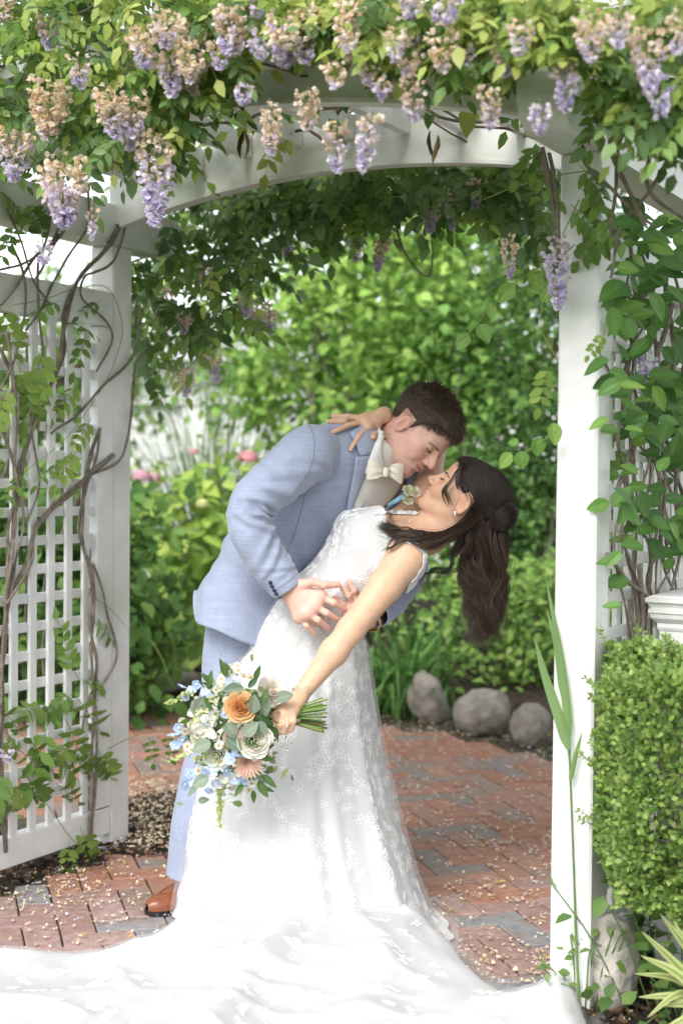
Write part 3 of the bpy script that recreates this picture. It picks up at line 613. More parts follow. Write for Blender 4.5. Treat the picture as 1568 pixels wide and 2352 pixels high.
while len(cand) < 250:
    x = rb.uniform(1395, 1600); y = rb.uniform(490, 1440)
    den = np.interp(y, [480, 900, 1100, 1250, 1450], [1., .9, .7, .35, .06])*np.interp(x, [1390, 1420, 1470, 1600], [.35, .8, 1, 1])
    if rb.random() > den: continue
    cand.append((x, y))
for x, y in cand:
    p = on_v(x, y, VC+rb.uniform(.0, .12)); dist = np.linalg.norm(p-CAM)
    a = rb.uniform(-.5, 1.5)*(1 if rb.random() < .55 else -1); a = a if rb.random() < .5 else math.pi-a; d = RT*math.cos(a)-UPV*(math.sin(a)*.8+.25)+FW*rb.uniform(-.5, .4)
    L = rb.uniform(40, 74)*dist/F_D; place_leaf(cl, p, d, np.array([rb.normal(0, .35), -.8, .65+rb.normal(0, .3)]), L, int(rb.choice(12, p=np.array([.12, .12, .12, .1, .05, .1, .1, .1, .07, .05, .02, .05])/1.0/ .999999999 if False else np.array([12, 12, 12, 10, 5, 10, 10, 10, 7, 5, 2, 5])/100)), rb.uniform(.85, 1.1))
for k in range(16):
    x0 = rb.uniform(1410, 1568); pts = [on_v(x0+rb.normal(0, 22), y+rb.normal(0, 12), VC+rb.uniform(-.01, .025)) for y in np.linspace(rb.uniform(520, 900), rb.uniform(1350, 1800), 7)]
    stem(cl, pts, rb.uniform(.003, .008), .003, 50, .008, seed=k)
stem(cl, [on_v(x, y, VC+.02) for x, y in [(1398, 1270), (1440, 1330), (1480, 1370), (1505, 1380)]], .006, .005); stem(cl, [on_v(x, y, VC+.02) for x, y in [(1395, 1500), (1450, 1480), (1478, 1430), (1470, 1360), (1465, 1300)]], .007, .006)
# ---------------------------------------------------------------- boxwood
def cloud(rng, n, blobs, shell=.55):
    """points spread through ellipsoids (centre, radii), denser near the surface; returns points and outward normals."""
    P = []; N = []; w = np.array([b[1][0]*b[1][1]*b[1][2] for b in blobs])**.67; ks = rng.choice(len(blobs), n, p=w/w.sum())
    d = rand_dirs(n, rng); r = shell+(1-shell)*rng.random(n)**.5; c = np.array([b[0] for b in blobs])[ks]; R = np.array([b[1] for b in blobs])[ks]
    return c+d*R*r[:, None], unit(d/R)
bc = pix(1662, 1775, 3.22); bx = thing('boxwood_shrub', 'clipped boxwood shrub with dense small light green leaves beside the corner post', 'shrub', bc*[1, 1, 0])
rx = np.random.default_rng(5); n = 30000
q = rx.uniform(-1, 1, (n, 3)); k = rx.integers(0, 3, n); sgn = rx.choice([-1, 1], n); dep = 1-np.abs(rx.normal(0, .10, n)); q[np.arange(n), k] = sgn*np.clip(dep, .3, 1)
q = q/ (np.linalg.norm(q, axis=1, ord=9)[:, None])*np.maximum(np.abs(q).max(1), .3)[:, None]
P = bc+q*np.array([.265, .25, .272])*(1+.10*vnoise(q, 1.7, 3)[:, None]+.05*vnoise(q, 4.2)[:, None]); P += .030*np.stack([vnoise(P, 9), vnoise(P, 9, 7), vnoise(P, 9, 13)], -1); nr = unit(q*np.abs(q)**2)
cen = rx.integers(0, n, 1); D = unit(nr*.7+rx.normal(0, .55, (n, 3))+np.array([0, 0, .45])); N = unit(nr+rx.normal(0, .5, (n, 3))+np.array([0, 0, .5]))
out = np.abs(q).max(1)[:, None]; C = pal(n, rx, [(.24, .37, .085), (.30, .43, .11), (.18, .31, .07), (.37, .48, .15), (.13, .24, .055)])
mb = MB(); mb.add(*leaf_arrays(P, D, N, rx.uniform(.014, .021, n), rx.uniform(.0052, .0076, n), C, pts=((.5, 1.),), fold=.3)); mb.build('foliage', MT['leaf'], bx)['kind'] = 'stuff'
mb = MB(); nt_ = 0
for k in range(260):  # leafy shoots breaking the outline
    a = rx.integers(0, n); 
    if np.abs(q[a]).max() < .9 or q[a][1] > .6: continue
    p0 = P[a]; d = unit(nr[a]+np.array([rx.normal(0, .3), rx.normal(0, .3), .7])); L = rx.uniform(.025, .080); nl = 8
    s = np.repeat(np.linspace(.1, 1, nl), 2); pp = p0+d*L*s[:, None]; sd_ = unit(np.cross(d, (0.3, 1, .2))); sg = np.tile([1, -1], nl)[:, None]
    mb.add(*leaf_arrays(pp, unit(d*.8+sd_*sg*.8+rx.normal(0, .25, (2*nl, 3))), unit(rx.normal(0, .4, (2*nl, 3))+[0, -.3, 1]), .013, .005, pal(2*nl, rx, [(.26, .38, .09), (.30, .42, .12)]), pts=((.5, 1.),)))
    v_, t_, q_ = tube_arrays([p0-d*.05, p0, p0+d*L], .001, 4); mb.add(v_, t_, q_, (.2, .25, .08))
mb.build('shoots', MT['leaf'], bx)['kind'] = 'stuff'
for k in range(9):
    a = rx.uniform(0, 6.28); stem(bx, [bc*[1, 1, 0]+[.05*math.cos(a), .05*math.sin(a), 0], bc+np.array([.1*math.cos(a), .1*math.sin(a), -.24]), bc+np.array([.17*math.cos(a), .17*math.sin(a), .1])], .007, .003, 20, .01, seed=k)
# low leafy ground plants at the foot of the boxwood and post
def leafy(name, label, cat, base, rx_, h, n, L, cols, seed, wsc=.36, spread=1., mat='leaf', group=None, up_=.6):
    r = np.random.default_rng(seed); t = thing(name, label, cat, base, group); P = np.asarray(base)+np.stack([r.normal(0, rx_, n), r.normal(0, rx_*.8, n), h*r.beta(1.6, 1.3, n)], -1)
    D = unit(np.stack([r.normal(0, 1, n), r.normal(-.3, 1, n), r.normal(-.1, .5, n)], -1)); N = unit(np.stack([r.normal(0, .4, n), r.normal(-.4, .4, n), np.ones(n)*up_*1.5], -1)); Ls = L*r.uniform(.6, 1.2, n)
    mb = MB(); mb.add(*leaf_arrays(P, D, N, Ls, Ls*wsc, pal(n, r, cols), droop=r.uniform(.05, .4, n))); o = mb.build('foliage', MT[mat], t); o['kind'] = 'stuff'
    mb = MB()
    for k in range(0, n, max(1, n//26)):
        p = P[k]; b = np.asarray(base)+np.array([(p[0]-base[0])*.4, (p[1]-base[1])*.4, 0]); v_, t_, q_ = tube_arrays(spline([b, (b+p)/2+[0, 0, .03*spread], p], 6), .0018, 4); mb.add(v_, t_, q_, np.array(cols[0])*1.2)
    mb.build('stems', MT[mat], t)['kind'] = 'stuff'; return t
leafy('creeper', 'low creeper with oval green leaves at the foot of the boxwood', 'plant', grd(1440, 2190), .09, .26, 130, .05, [(.10, .20, .05), (.14, .25, .06), (.20, .31, .08)], 31)
leafy('creeper', 'creeper with broad leaves under the boxwood against the pedestal', 'plant', pix(1590, 2060, 3.25)*[1, 1, 0], .12, .36, 170, .05, [(.12, .22, .06), (.17, .28, .07), (.09, .17, .05)], 33)
leafy('creeper', 'small round-leaved sprig growing against the foot of the corner post', 'plant', grd(1335, 2325), .05, .22, 60, .028, [(.15, .25, .07), (.20, .30, .09)], 32)
# reed leaning on the post
rd = thing('reed', 'tall green reed with long blades leaning against the corner post', 'reed', grd(1328, 2318))
ru = lambda x, y: on_u(x, y, UC-.02)
MT['reed'] = material('reed_green', (.17, .27, .10), .5, var=.1, trans=.25)
stem(rd, [ru(1330, 2330), ru(1322, 2150), ru(1315, 1950), ru(1306, 1715)], .0034, .0028, 30, 0, 'stalk', 8, 'reed')
def blade(parent, pts, w, mat, name='blade', nv=5, cup=.25, col=None):
    Q = spline(pts, 24); T, A, B = frames(Q); t = np.linspace(0, 1, 24); S = unit(np.cross(T, Q-CAM)); Nn = np.cross(S, T); wd = w*np.minimum(1, t*6+.35)*(1-t**2.6)**.9+.0004
    s = np.linspace(-1, 1, nv); P = Q[:, None]+S[:, None]*(wd[:, None]*s[None])[..., None]+Nn[:, None]*(wd[:, None]*np.abs(s)[None]*cup)[..., None]
    me = np_mesh(name, P.reshape(-1, 3), [grid_faces(24, nv)], None if col is None else np.tile(col(s), (24, 1)), True, mat); return obj(name, me, parent)
ru2 = lambda x, y, o=.04: on_u(x, y, UC-o)
blade(rd, [ru2(1306, 1722), ru2(1280, 1640), ru2(1250, 1550), ru2(1226, 1462)], .0125, MT['reed']); blade(rd, [ru2(1306, 1690, .03), ru2(1298, 1600, .03), ru2(1282, 1480, .03), ru2(1252, 1325, .05)], .0100, MT['reed']); blade(rd, [ru2(1290, 1600, .025), ru2(1275, 1480, .025), ru2(1255, 1400, .02)], .006, MT['reed']); blade(rd, [ru2(1308, 1795, .03), ru2(1320, 1740, .03), ru2(1336, 1682, .03)], .006, MT['reed'])
# striped grass at the corner
MT['striped'] = material('striped_leaf', None, .5, attr=True, trans=.3)
sg = thing('striped_grass', 'cream-edged striped grass clump spilling over the dark mulch', 'plant', grd(1590, 2400))
def stripe(s): return np.where(np.abs(s)[:, None] > .45, np.array([[.50, .54, .22]]), np.array([[.16, .27, .07]]))
b0 = pix(1645, 2270, 2.95)
for k, (x, y) in enumerate([(1472, 2139), (1514, 2098), (1456, 2236), (1485, 2337), (1465, 2290), (1500, 2380), (1545, 2115), (1520, 2310), (1470, 2195), (1580, 2090), (1540, 2400), (1600, 2120), (1500, 2170), (1560, 2350)]):
    p0 = b0+np.array([rb.normal(0, .012), rb.normal(0, .03), -.04+rb.normal(0, .01)]); p1 = pix(x, y, 2.95+rb.uniform(-.06, .05)); mid = (p0+p1)/2+Z*rb.uniform(.008, .03); blade(sg, [p0, mid, p1], rb.uniform(.007, .0105), MT['striped'], col=stripe)
# rocks
def rock(label, base, rx_, ry_, rz, seed, flat=.0, name='rock', rot=0., mat='rock'):
    import bmesh
    bm = bmesh.new(); bmesh.ops.create_icosphere(bm, subdivisions=4, radius=1); P = np.array([v.co[:] for v in bm.verts]); F = np.array([[v.index for v in f.verts] for f in bm.faces]); bm.free()
    n_ = .13*vnoise(P, 1.3, seed)+.07*vnoise(P, 3.1, seed+5)+.03*vnoise(P, 7, seed)+.012*vnoise(P, 17, seed); P = P*(1+n_)[:, None]; P = np.sign(P)*np.abs(P)**(1+flat*0)
    c, s = math.cos(rot), math.sin(rot); P = P*[rx_, ry_, rz]; P = np.stack([c*P[:, 0]-s*P[:, 2], P[:, 1], s*P[:, 0]+c*P[:, 2]], -1)
    base = np.asarray(base, float); P = P-[0, 0, P[:, 2].min()+.25*rz]; o = obj(name, np_mesh(name, P, [F], None, True, MT[mat]), None, base); return tag(o, label, 'rock', 'rocks edging the beds')
g = grd(985, 1662); rock('pale grey upright rock half hidden under the daylily leaves', g+[0, .1, 0], .10, .11, .155, 3, rot=.25)
g = grd(1110, 1688); rock('largest smooth grey rounded boulder at the brick edge', g+[0, .1, 0], .145, .13, .125, 12)
g = grd(1222, 1715); rock('tan rock with a brown hollow next to the smooth grey boulder', g+[0, .08, 0], .095, .11, .115, 23, rot=-.3)
MT['rock_pale'] = material('pale_rock', (.42, .395, .355), .85, var=.3, vscale=18, bump=.9, bscale=40, tint=(.27, .25, .22))
g = grd(1408, 2335); rock('rough light grey rock in the mulch at the foot of the corner post', g+[0.005, .06, 0], .066, .08, .125, 31, mat='rock_pale')
g = grd(340, 1600); rock('flat dark stone under the hydrangea beside the path', g+[0, .3, 0], .26, .2, .09, 41)
# ---------------------------------------------------------------- background plants
def hydrangea():
    base = grd(400, 1590)*[1, 1, 0]+np.array([-.1, .7, 0]); t = thing('hydrangea_bush', 'hydrangea with broad light green leaves and pink flower heads behind the path', 'shrub', base); r = np.random.default_rng(41)
    blobs = [((base[0]+dx, base[1]+dy, z), (a, b, c)) for dx, dy, z, a, b, c in [(-.55, .1, .55, .62, .5, .62), (.1, 0, .62, .58, .5, .66), (.55, .2, .5, .5, .5, .6), (-.2, -.1, .95, .5, .4, .38), (.35, .2, .98, .42, .4, .40), (-1.1, .2, .6, .6, .5, .6), (.75, .1, .3, .35, .4, .4)]]
    P, N = cloud(r, 1500, blobs, .7); ok = (P[:, 2] > .06); P, N = P[ok], N[ok]; n = len(P)
    D = unit(N*.5+np.stack([r.normal(0, .8, n), r.normal(-.3, .6, n), r.normal(-.35, .3, n)], -1)); up_ = unit(N+[0, -.4, .9]+r.normal(0, .25, (n, 3)))
    px = proj(P); vis = (px[:, 0] > 290) & (px[:, 0] < 640) & (N[:, 1] < .35); order = np.argsort(np.where(vis, P[:, 1], 99))
    cols = [(.37, .52, .11), (.44, .58, .13), (.28, .44, .09), (.50, .62, .17), (.20, .34, .07), (.32, .48, .14)]; rbm = np.random.default_rng(8); HM = [big_leaf_mesh(rbm, 1, rbm.uniform(.3, .38), np.array(cols[k % 6]), rbm.uniform(0, .4), rip=.03).mesh('leaf', MT['leafdull'], True) for k in range(12)]
    for i in order[:290]: place_leaf(t, P[i], D[i], up_[i], r.uniform(.10, .17), int(r.integers(12)), 1., HM)
    i = order[290:]; mb = MB(); Ls = r.uniform(.09, .15, len(i)); mb.add(*leaf_arrays(P[i], D[i], up_[i], Ls, Ls*.33, pal(len(i), r, cols), droop=.2)); mb.build('foliage', MT['leafdull'], t)['kind'] = 'stuff'
    for k, (x, y, Y, rad, c) in enumerate([(570, 1052, 7.9, .062, (.82, .42, .45)), (325, 1095, 8.0, .06, (.78, .50, .58)), (465, 1158, 7.75, .045, (.75, .76, .38)), (352, 1098, 8.1, .05, (.8, .55, .62)), (445, 1038, 8.3, .035, (.75, .5, .5))]):
        c0 = pix(x, y, Y); nn = 90; d = rand_dirs(nn, r); d[:, 2] = np.abs(d[:, 2])*1.0-.2; d = unit(d); mb = MB()
        for m_ in range(2): mb.add(*leaf_arrays(c0+d*rad*.8*[1, 1, .75], unit(np.cross(d, r.normal(size=(nn, 3)))), d, rad*.42, rad*.2, np.array(c)*(1+r.uniform(-.2, .2, (nn, 1))), pts=((.5, 1.),)))
        mb.build('flower_head', MT['petal'], t)
    for k in range(10): stem(t, [base+[r.uniform(-.6, .6), r.uniform(-.1, .3), 0], base+[r.uniform(-.7, .7), r.uniform(-.3, .3), .5], base+[r.uniform(-.8, .8), r.uniform(-.3, .3), 1.0]], .008, .004, 16, .01, seed=k)
hydrangea()
def blades_clump(name, label, cat, base, n, L, w, spread, lean, cols, seed, mat='leafdull', arch_=.55, seg=8):
    r = np.random.default_rng(seed); t = thing(name, label, cat, base); mb = MB()
    for k in range(n):
        a = r.uniform(0, 6.283); s = np.linspace(0, 1, seg); ln = L*r.uniform(.55, 1.1); out = spread*r.uniform(.25, 1.)*ln; hgt = ln*r.uniform(.6, 1); dr = arch_*r.uniform(.3, 1.5)*hgt
        x = out*s**1.3; z = hgt*s-dr*s**2.6; p0 = np.asarray(base)+[r.normal(0, .09), r.normal(0, .07), 0]
        Q = p0+np.stack([math.cos(a)*x, math.sin(a)*x, z], -1); T = unit(np.gradient(Q, axis=0)); S = unit(np.cross(T, [math.cos(a)*.2, math.sin(a)*.2, 1])+1e-6); wd = w*r.uniform(.6, 1.2)*(1-s**2.2)[:, None]+.0003
        P = np.stack([Q-S*wd, Q+[0, 0, -.25]*wd, Q+S*wd], 1).reshape(-1, 3); c = np.array(cols[r.integers(len(cols))])*r.uniform(.75, 1.2); mb.add(P, None, grid_faces(seg, 3), c)
    mb.build('blades', MT[mat], t)['kind'] = 'stuff'; return t
blades_clump('ornamental_grass', 'tall wispy pale ornamental grass rising behind the hydrangea', 'grass clump', grd(440, 1560)*[1, 1, 0]+np.array([0, 1.3, 0]), 620, 3.1, .006, .45, 0, [(.17, .28, .09), (.23, .34, .13), (.13, .23, .07)], 51, arch_=.40, seg=10)
blades_clump('ornamental_grass', 'arching fine grass leaning over the path edge by the lattice post', 'grass clump', grd(318, 1640)*[1, 1, 0]+np.array([-.12, .15, 0]), 260, 1.35, .0042, .95, 0, [(.28, .40, .13), (.38, .48, .18), (.2, .32, .09)], 52, arch_=.5, seg=10)
blades_clump('daylily_clump', 'dark green strappy daylily clump behind the bride, beside the rocks', 'plant', grd(920, 1650)*[1, 1, 0]+np.array([0, .15, 0]), 210, .86, .011, .75, 0, [(.11, .25, .065), (.15, .32, .09), (.20, .38, .11), (.08, .18, .05)], 53, arch_=.75)
blades_clump('daylily_clump', 'dark green strappy leaves deeper in the bed behind the daylily beside the rocks', 'plant', grd(880, 1600)*[1, 1, 0]+np.array([.3, .7, 0]), 160, .85, .011, .75, 0, [(.09, .21, .055), (.13, .27, .07)], 54, arch_=.75)
leafy('azalea_bush', 'small bright green leafy bush above the boulders', 'shrub', grd(1180, 1640)*[1, 1, 0]+np.array([.05, .50, .08]), .28, .75, 1700, .062, [(.24, .41, .10), (.30, .48, .12), (.17, .32, .08), (.36, .50, .15)], 61, .30, mat='leafdull')
leafy('azalea_bush', 'low leafy bush under the dark evergreen by the corner post', 'shrub', grd(1330, 1640)*[1, 1, 0]+np.array([.2, .7, .2]), .3, .6, 900, .055, [(.14, .26, .06), (.09, .19, .05), (.2, .33, .09)], 62, .30, mat='leafdull')
def bush(name, label, cat, base, blobs, n, L, cols, stems, seed, w=.34, shell=.25, mat='leafdull', wts=None, clump=.22):
    r = np.random.default_rng(seed); t = thing(name, label, cat, base); B = [((base[0]+b[0], base[1]+b[1], b[2]), b[3:6]) for b in blobs]
    nc = n//24; C, N = cloud(r, nc, B, shell); k = r.integers(0, nc, n); P = C[k]+r.normal(0, clump, (n, 3))*[1, .8, .8]; Nn = N[k]
    D = unit(Nn*.3+r.normal(0, .7, (n, 3))+[0, -.1, -.25]); up_ = unit(np.stack([r.normal(0, .45, n), r.normal(-.45, .4, n), np.ones(n)], -1)); Ls = L*r.uniform(.6, 1.25, n)
    cc = pal(nc, r, cols, wts, .1)[k]*(1+r.uniform(-.2, .2, (n, 1))); mb = MB(); mb.add(*leaf_arrays(P, D, up_, Ls, Ls*w, cc, droop=.2)); mb.build('crown', MT[mat], t)
    for j in range(stems):
        b = base+np.array([r.normal(0, .16), r.normal(0, .12), 0]); tgt = C[r.integers(0, nc)]; mid = (b*.55+tgt*.45)*[1, 1, 1.15]; stem(t, [b, mid, tgt], r.uniform(.012, .026), .006, 24, .03, 'trunk', 6, seed=j)
    return t
MT['lilac_leaf'] = MT['leafdull']
lb = pix(800, 1500, 9.6)*[1, 1, 0]
bush('lilac_shrub', 'tall airy green shrub with many grey stems behind the couple', 'shrub', lb, [(0, 0, 1.5, .8, .5, .75), (.35, .1, 2.4, .85, .55, .75), (-.35, 0, 2.2, .75, .5, .7), (.1, .1, 3.1, 1.0, .6, .6), (-.62, .1, 1.95, .40, .4, .45), (.8, .1, 1.8, .6, .45, .8), (.9, .2, 2.9, .7, .5, .7), (-.15, -.1, .9, .65, .45, .45)], 8200, .085, [(.29, .48, .11), (.37, .55, .14), (.20, .37, .08), (.44, .60, .18), (.14, .27, .06)], 16, 71, .36, wts=[.28, .3, .16, .18, .08], clump=.17)
ev = pix(1265, 1500, 8.7)*[1, 1, 0]
bush('evergreen_tree', 'dark dense evergreen tree between the shrub and the corner post', 'tree', ev, [(0, .2, .9, .5, .45, .7), (.05, .2, 1.8, .5, .45, .8), (.05, .2, 2.7, .42, .4, .7), (.5, .3, 1.2, .5, .4, .8), (.6, .3, 2.2, .5, .4, .8), (-.38, .1, 1.15, .32, .3, .45)], 8000, .06, [(.065, .14, .04), (.085, .18, .05), (.15, .28, .075), (.17, .10, .05), (.045, .10, .035)], 3, 72, .28, wts=[.33, .3, .2, .03, .14], clump=.10)
lb2 = pix(1140, 1500, 9.2)*[1, 1, 0]
bush('viburnum_shrub', 'mid green broad-leaved shrub between the tall airy shrub and the dark evergreen', 'shrub', lb2, [(0, 0, .8, .42, .35, .5), (.1, 0, 1.5, .45, .35, .6), (-.15, .1, 2.1, .4, .35, .5)], 3000, .075, [(.16, .32, .075), (.21, .39, .095), (.12, .25, .06)], 6, 73, .4, clump=.13)
for k, (x, Y, h, c, lab) in enumerate([(90, 13.5, 3.2, [(.17, .30, .08), (.22, .35, .10)], 'bushy green tree seen through the open lattice'), (1480, 13.5, 3.4, [(.09, .19, .05), (.13, .25, .06)], 'dark green tree behind the big-leaved climber'), (1050, 14.5, 4.4, [(.15, .30, .07), (.2, .36, .09)], 'tall green tree rising behind the airy shrub'), (900, 12.4, 4.2, [(.17, .33, .08), (.24, .42, .10)], 'rounded green tree close behind the airy shrub')]):
    b = pix(x, 1400, Y)*[1, 1, 0]; bush('garden_tree', lab, 'tree', b, [(0, 0, h*.45, .9, .7, h*.3), (.3, 0, h*.7, .8, .7, h*.28), (-.5, 0, h*.6, .8, .6, h*.28)], 3200, .12, c, 3, 80+k, .36, clump=.25)
bush('low_shrub', 'low green bush growing behind the open lattice panel', 'shrub', pix(120, 1500, 7.2)*[1, 1, 0], [(0, 0, .55, .6, .4, .65), (-.6, 0, .65, .5, .4, .7), (.35, 0, .5, .35, .3, .55), (-.2, .2, 1.05, .7, .3, .3)], 4200, .09, [(.13, .25, .06), (.18, .31, .08), (.08, .17, .045)], 4, 90, .36, clump=.12)
for k, (x, y, h, lab) in enumerate([(3.3, 6.8, 1.9, 'rounded green shrub beyond the far end of the lattice'), (4.2, 9.5, 2.6, 'tall green shrub farther back on the climber side'), (-3.6, 8.2, 2.2, 'green shrub on the far side of the hydrangea'), (5.2, 5.2, 1.5, 'low wide shrub past the pedestal')]):
    bush('garden_shrub', lab, 'shrub', np.array([x, y, 0.]), [(0, 0, h*.4, .8, .6, h*.42), (.4, .1, h*.65, .6, .5, h*.35), (-.45, 0, h*.5, .6, .5, h*.4)], 2200, .10, [(.14, .27, .065), (.2, .35, .09), (.1, .2, .05)], 3, 120+k, .36, clump=.2)
# ---------------------------------------------------------------- white building beyond the garden
MT['siding'] = material('white_siding', (.82, .82, .82), .6, var=.03, vscale=3)
bd = thing('building', 'white house wall with moulded cornice and pilaster beyond the garden', 'building', (-4.5, 17.5, 0))
def abox(name, x0, x1, y0, y1, z0, z1, parent, mat='siding', bev=0):
    P, t, q = box_arrays(((x0+x1)/2, (y0+y1)/2, (z0+z1)/2), ((x1-x0)/2, 0, 0), (0, (y1-y0)/2, 0), (0, 0, (z1-z0)/2), bev); mb = MB(); mb.add(P, t, q); return mb.build(name, MT[mat], parent, False)
w_ = abox('wall', -12, 2.0, 17.5, 21, -.03, 2.35, bd)
for k in range(15): abox('siding_board', -12, 2.0, 17.47, 17.499, .1+k*.15, .1+k*.15+.143, w_)
abox('pilaster', -1.95, -1.65, 17.38, 17.469, -.03, 2.35, bd); abox('pilaster', -5.4, -5.1, 17.38, 17.469, -.03, 2.35, bd)
abox('frieze', -12.1, 2.1, 17.34, 17.379, 2.10, 2.35, bd)
for k, (o, z0, z1) in enumerate([(.10, 2.351, 2.42), (.18, 2.421, 2.52), (.26, 2.521, 2.60)]): abox('cornice', -12-o, 2+o, 17.34-o, 21+o, z0, z1, bd)
P = [(-12.4, 16.9, 2.601), (2.4, 16.9, 2.601), (2.4, 21.4, 2.601), (-12.4, 21.4, 2.601), (-10.5, 19.1, 3.3), (.5, 19.1, 3.3)]
MT['roof'] = material('pale_roof', (.5, .5, .5), .8, var=.15, vscale=4); mb = MB(); mb.add(P, [(1, 2, 5), (3, 0, 4)], [(0, 1, 5, 4), (2, 3, 4, 5), (3, 2, 1, 0)]); mb.build('roof', MT['roof'], bd, False)
# ================================================================ people: smooth-blended bodies
def smin(a, b, k): 
    h = np.maximum(k-np.abs(a-b), 0)/k; return np.minimum(a, b)-h*h*k*.25
def smax(a, b, k): return -smin(-a, -b, k)
def ell(p, c, r):
    q = p-np.asarray(c); r = np.asarray(r); k0 = np.linalg.norm(q/r, axis=-1); k1 = np.linalg.norm(q/(r*r), axis=-1); return k0*(k0-1)/np.maximum(k1, 1e-9)
def cap(p, a, b, ra, rb=None):
    rb = ra if rb is None else rb; a = np.asarray(a, float); b = np.asarray(b, float); ab = b-a; t = np.clip(((p-a)@ab)/max(ab@ab, 1e-12), 0, 1)
    return np.linalg.norm(p-a-t[..., None]*ab, axis=-1)-(ra+(rb-ra)*t)
def chain(p, pts, rs, k=.01):
    d = None
    for i in range(len(pts)-1):
        e = cap(p, pts[i], pts[i+1], rs[i], rs[i+1]); d = e if d is None else smin(d, e, k)
    return d
_C8 = np.array([(0, 0, 0), (1, 0, 0), (0, 1, 0), (1, 1, 0), (0, 0, 1), (1, 0, 1), (0, 1, 1), (1, 1, 1)])
_E12 = [(0, 1), (2, 3), (4, 5), (6, 7), (0, 2), (1, 3), (4, 6), (5, 7), (0, 4), (1, 5), (2, 6), (3, 7)]
def surface(f, lo, hi, h, newton=2):
    """surface nets: polygonise f = 0 in the box lo..hi with cell size h."""
    lo = np.asarray(lo, float); hi = np.asarray(hi, float); n = np.maximum(np.ceil((hi-lo)/h).astype(int)+1, 3)
    bs_ = 6; nb_ = -(-n//bs_); n = nb_*bs_; ctr = [lo[i]+h*(np.arange(nb_[i])*bs_+(bs_-1)/2) for i in range(3)]
    CG = np.stack(np.meshgrid(*ctr, indexing='ij'), -1); fc_ = f(CG.reshape(-1, 3)).reshape(nb_); act = np.argwhere(np.abs(fc_) < h*bs_*.87*1.7+.003)
    F = np.repeat(np.repeat(np.repeat(np.where(fc_ < 0, -1., 1.), bs_, 0), bs_, 1), bs_, 2).astype(np.float32)
    og = np.stack(np.meshgrid(*[np.arange(bs_)]*3, indexing='ij'), -1).reshape(-1, 3)
    for i in range(0, len(act), 1500):
        ix = (act[i:i+1500, None]*bs_+og[None]).reshape(-1, 3); F[tuple(ix.T)] = f(lo+h*ix)
    ins = F < 0; c = [ins[o[0]:n[0]-1+o[0], o[1]:n[1]-1+o[1], o[2]:n[2]-1+o[2]] for o in _C8]; s = sum(x.astype(np.int8) for x in c); cells = np.argwhere((s > 0) & (s < 8))
    vid = -np.ones(n-1, np.int64); vid[tuple(cells.T)] = np.arange(len(cells)); val = np.stack([F[tuple((cells+o).T)] for o in _C8], 1)
    acc = np.zeros((len(cells), 3)); cnt = np.zeros(len(cells))
    for a, b in _E12:
        fa, fb = val[:, a], val[:, b]; m_ = (fa < 0) != (fb < 0); t = np.where(m_, fa/np.where(fa-fb == 0, 1, fa-fb), 0); q = _C8[a]+(_C8[b]-_C8[a])*t[:, None]; acc += np.where(m_[:, None], q, 0); cnt += m_
    Vt = lo+h*(cells+acc/cnt[:, None]); quads = []
    for ax_ in range(3):
        b, c_ = [(1, 2), (2, 0), (0, 1)][ax_]; sl0 = [slice(None)]*3; sl1 = [slice(None)]*3; sl0[ax_] = slice(0, -1); sl1[ax_] = slice(1, None)
        A, B = ins[tuple(sl0)], ins[tuple(sl1)]; e = np.argwhere(A != B); e = e[(e[:, b] > 0) & (e[:, c_] > 0) & (e[:, b] < n[b]-1) & (e[:, c_] < n[c_]-1)]
        ob = np.zeros(3, int); ob[b] = 1; oc = np.zeros(3, int); oc[c_] = 1; q = np.stack([vid[tuple((e-ob-oc).T)], vid[tuple((e-oc).T)], vid[tuple(e.T)], vid[tuple((e-ob).T)]], 1)
        fl_ = A[tuple(e.T)]; q[~fl_] = q[~fl_][:, ::-1]; quads.append(q)
    Q = np.concatenate(quads); Q = Q[(Q >= 0).all(1)]
    for _ in range(newton):
        d = f(Vt); e = h*.3; g = np.stack([f(Vt+[e, 0, 0])-f(Vt-[e, 0, 0]), f(Vt+[0, e, 0])-f(Vt-[0, e, 0]), f(Vt+[0, 0, e])-f(Vt-[0, 0, e])], -1)/(2*e); gn = np.maximum((g*g).sum(-1), .05); Vt = Vt-np.clip(d/gn, -h, h)[:, None]*g*.8
    return Vt, Q
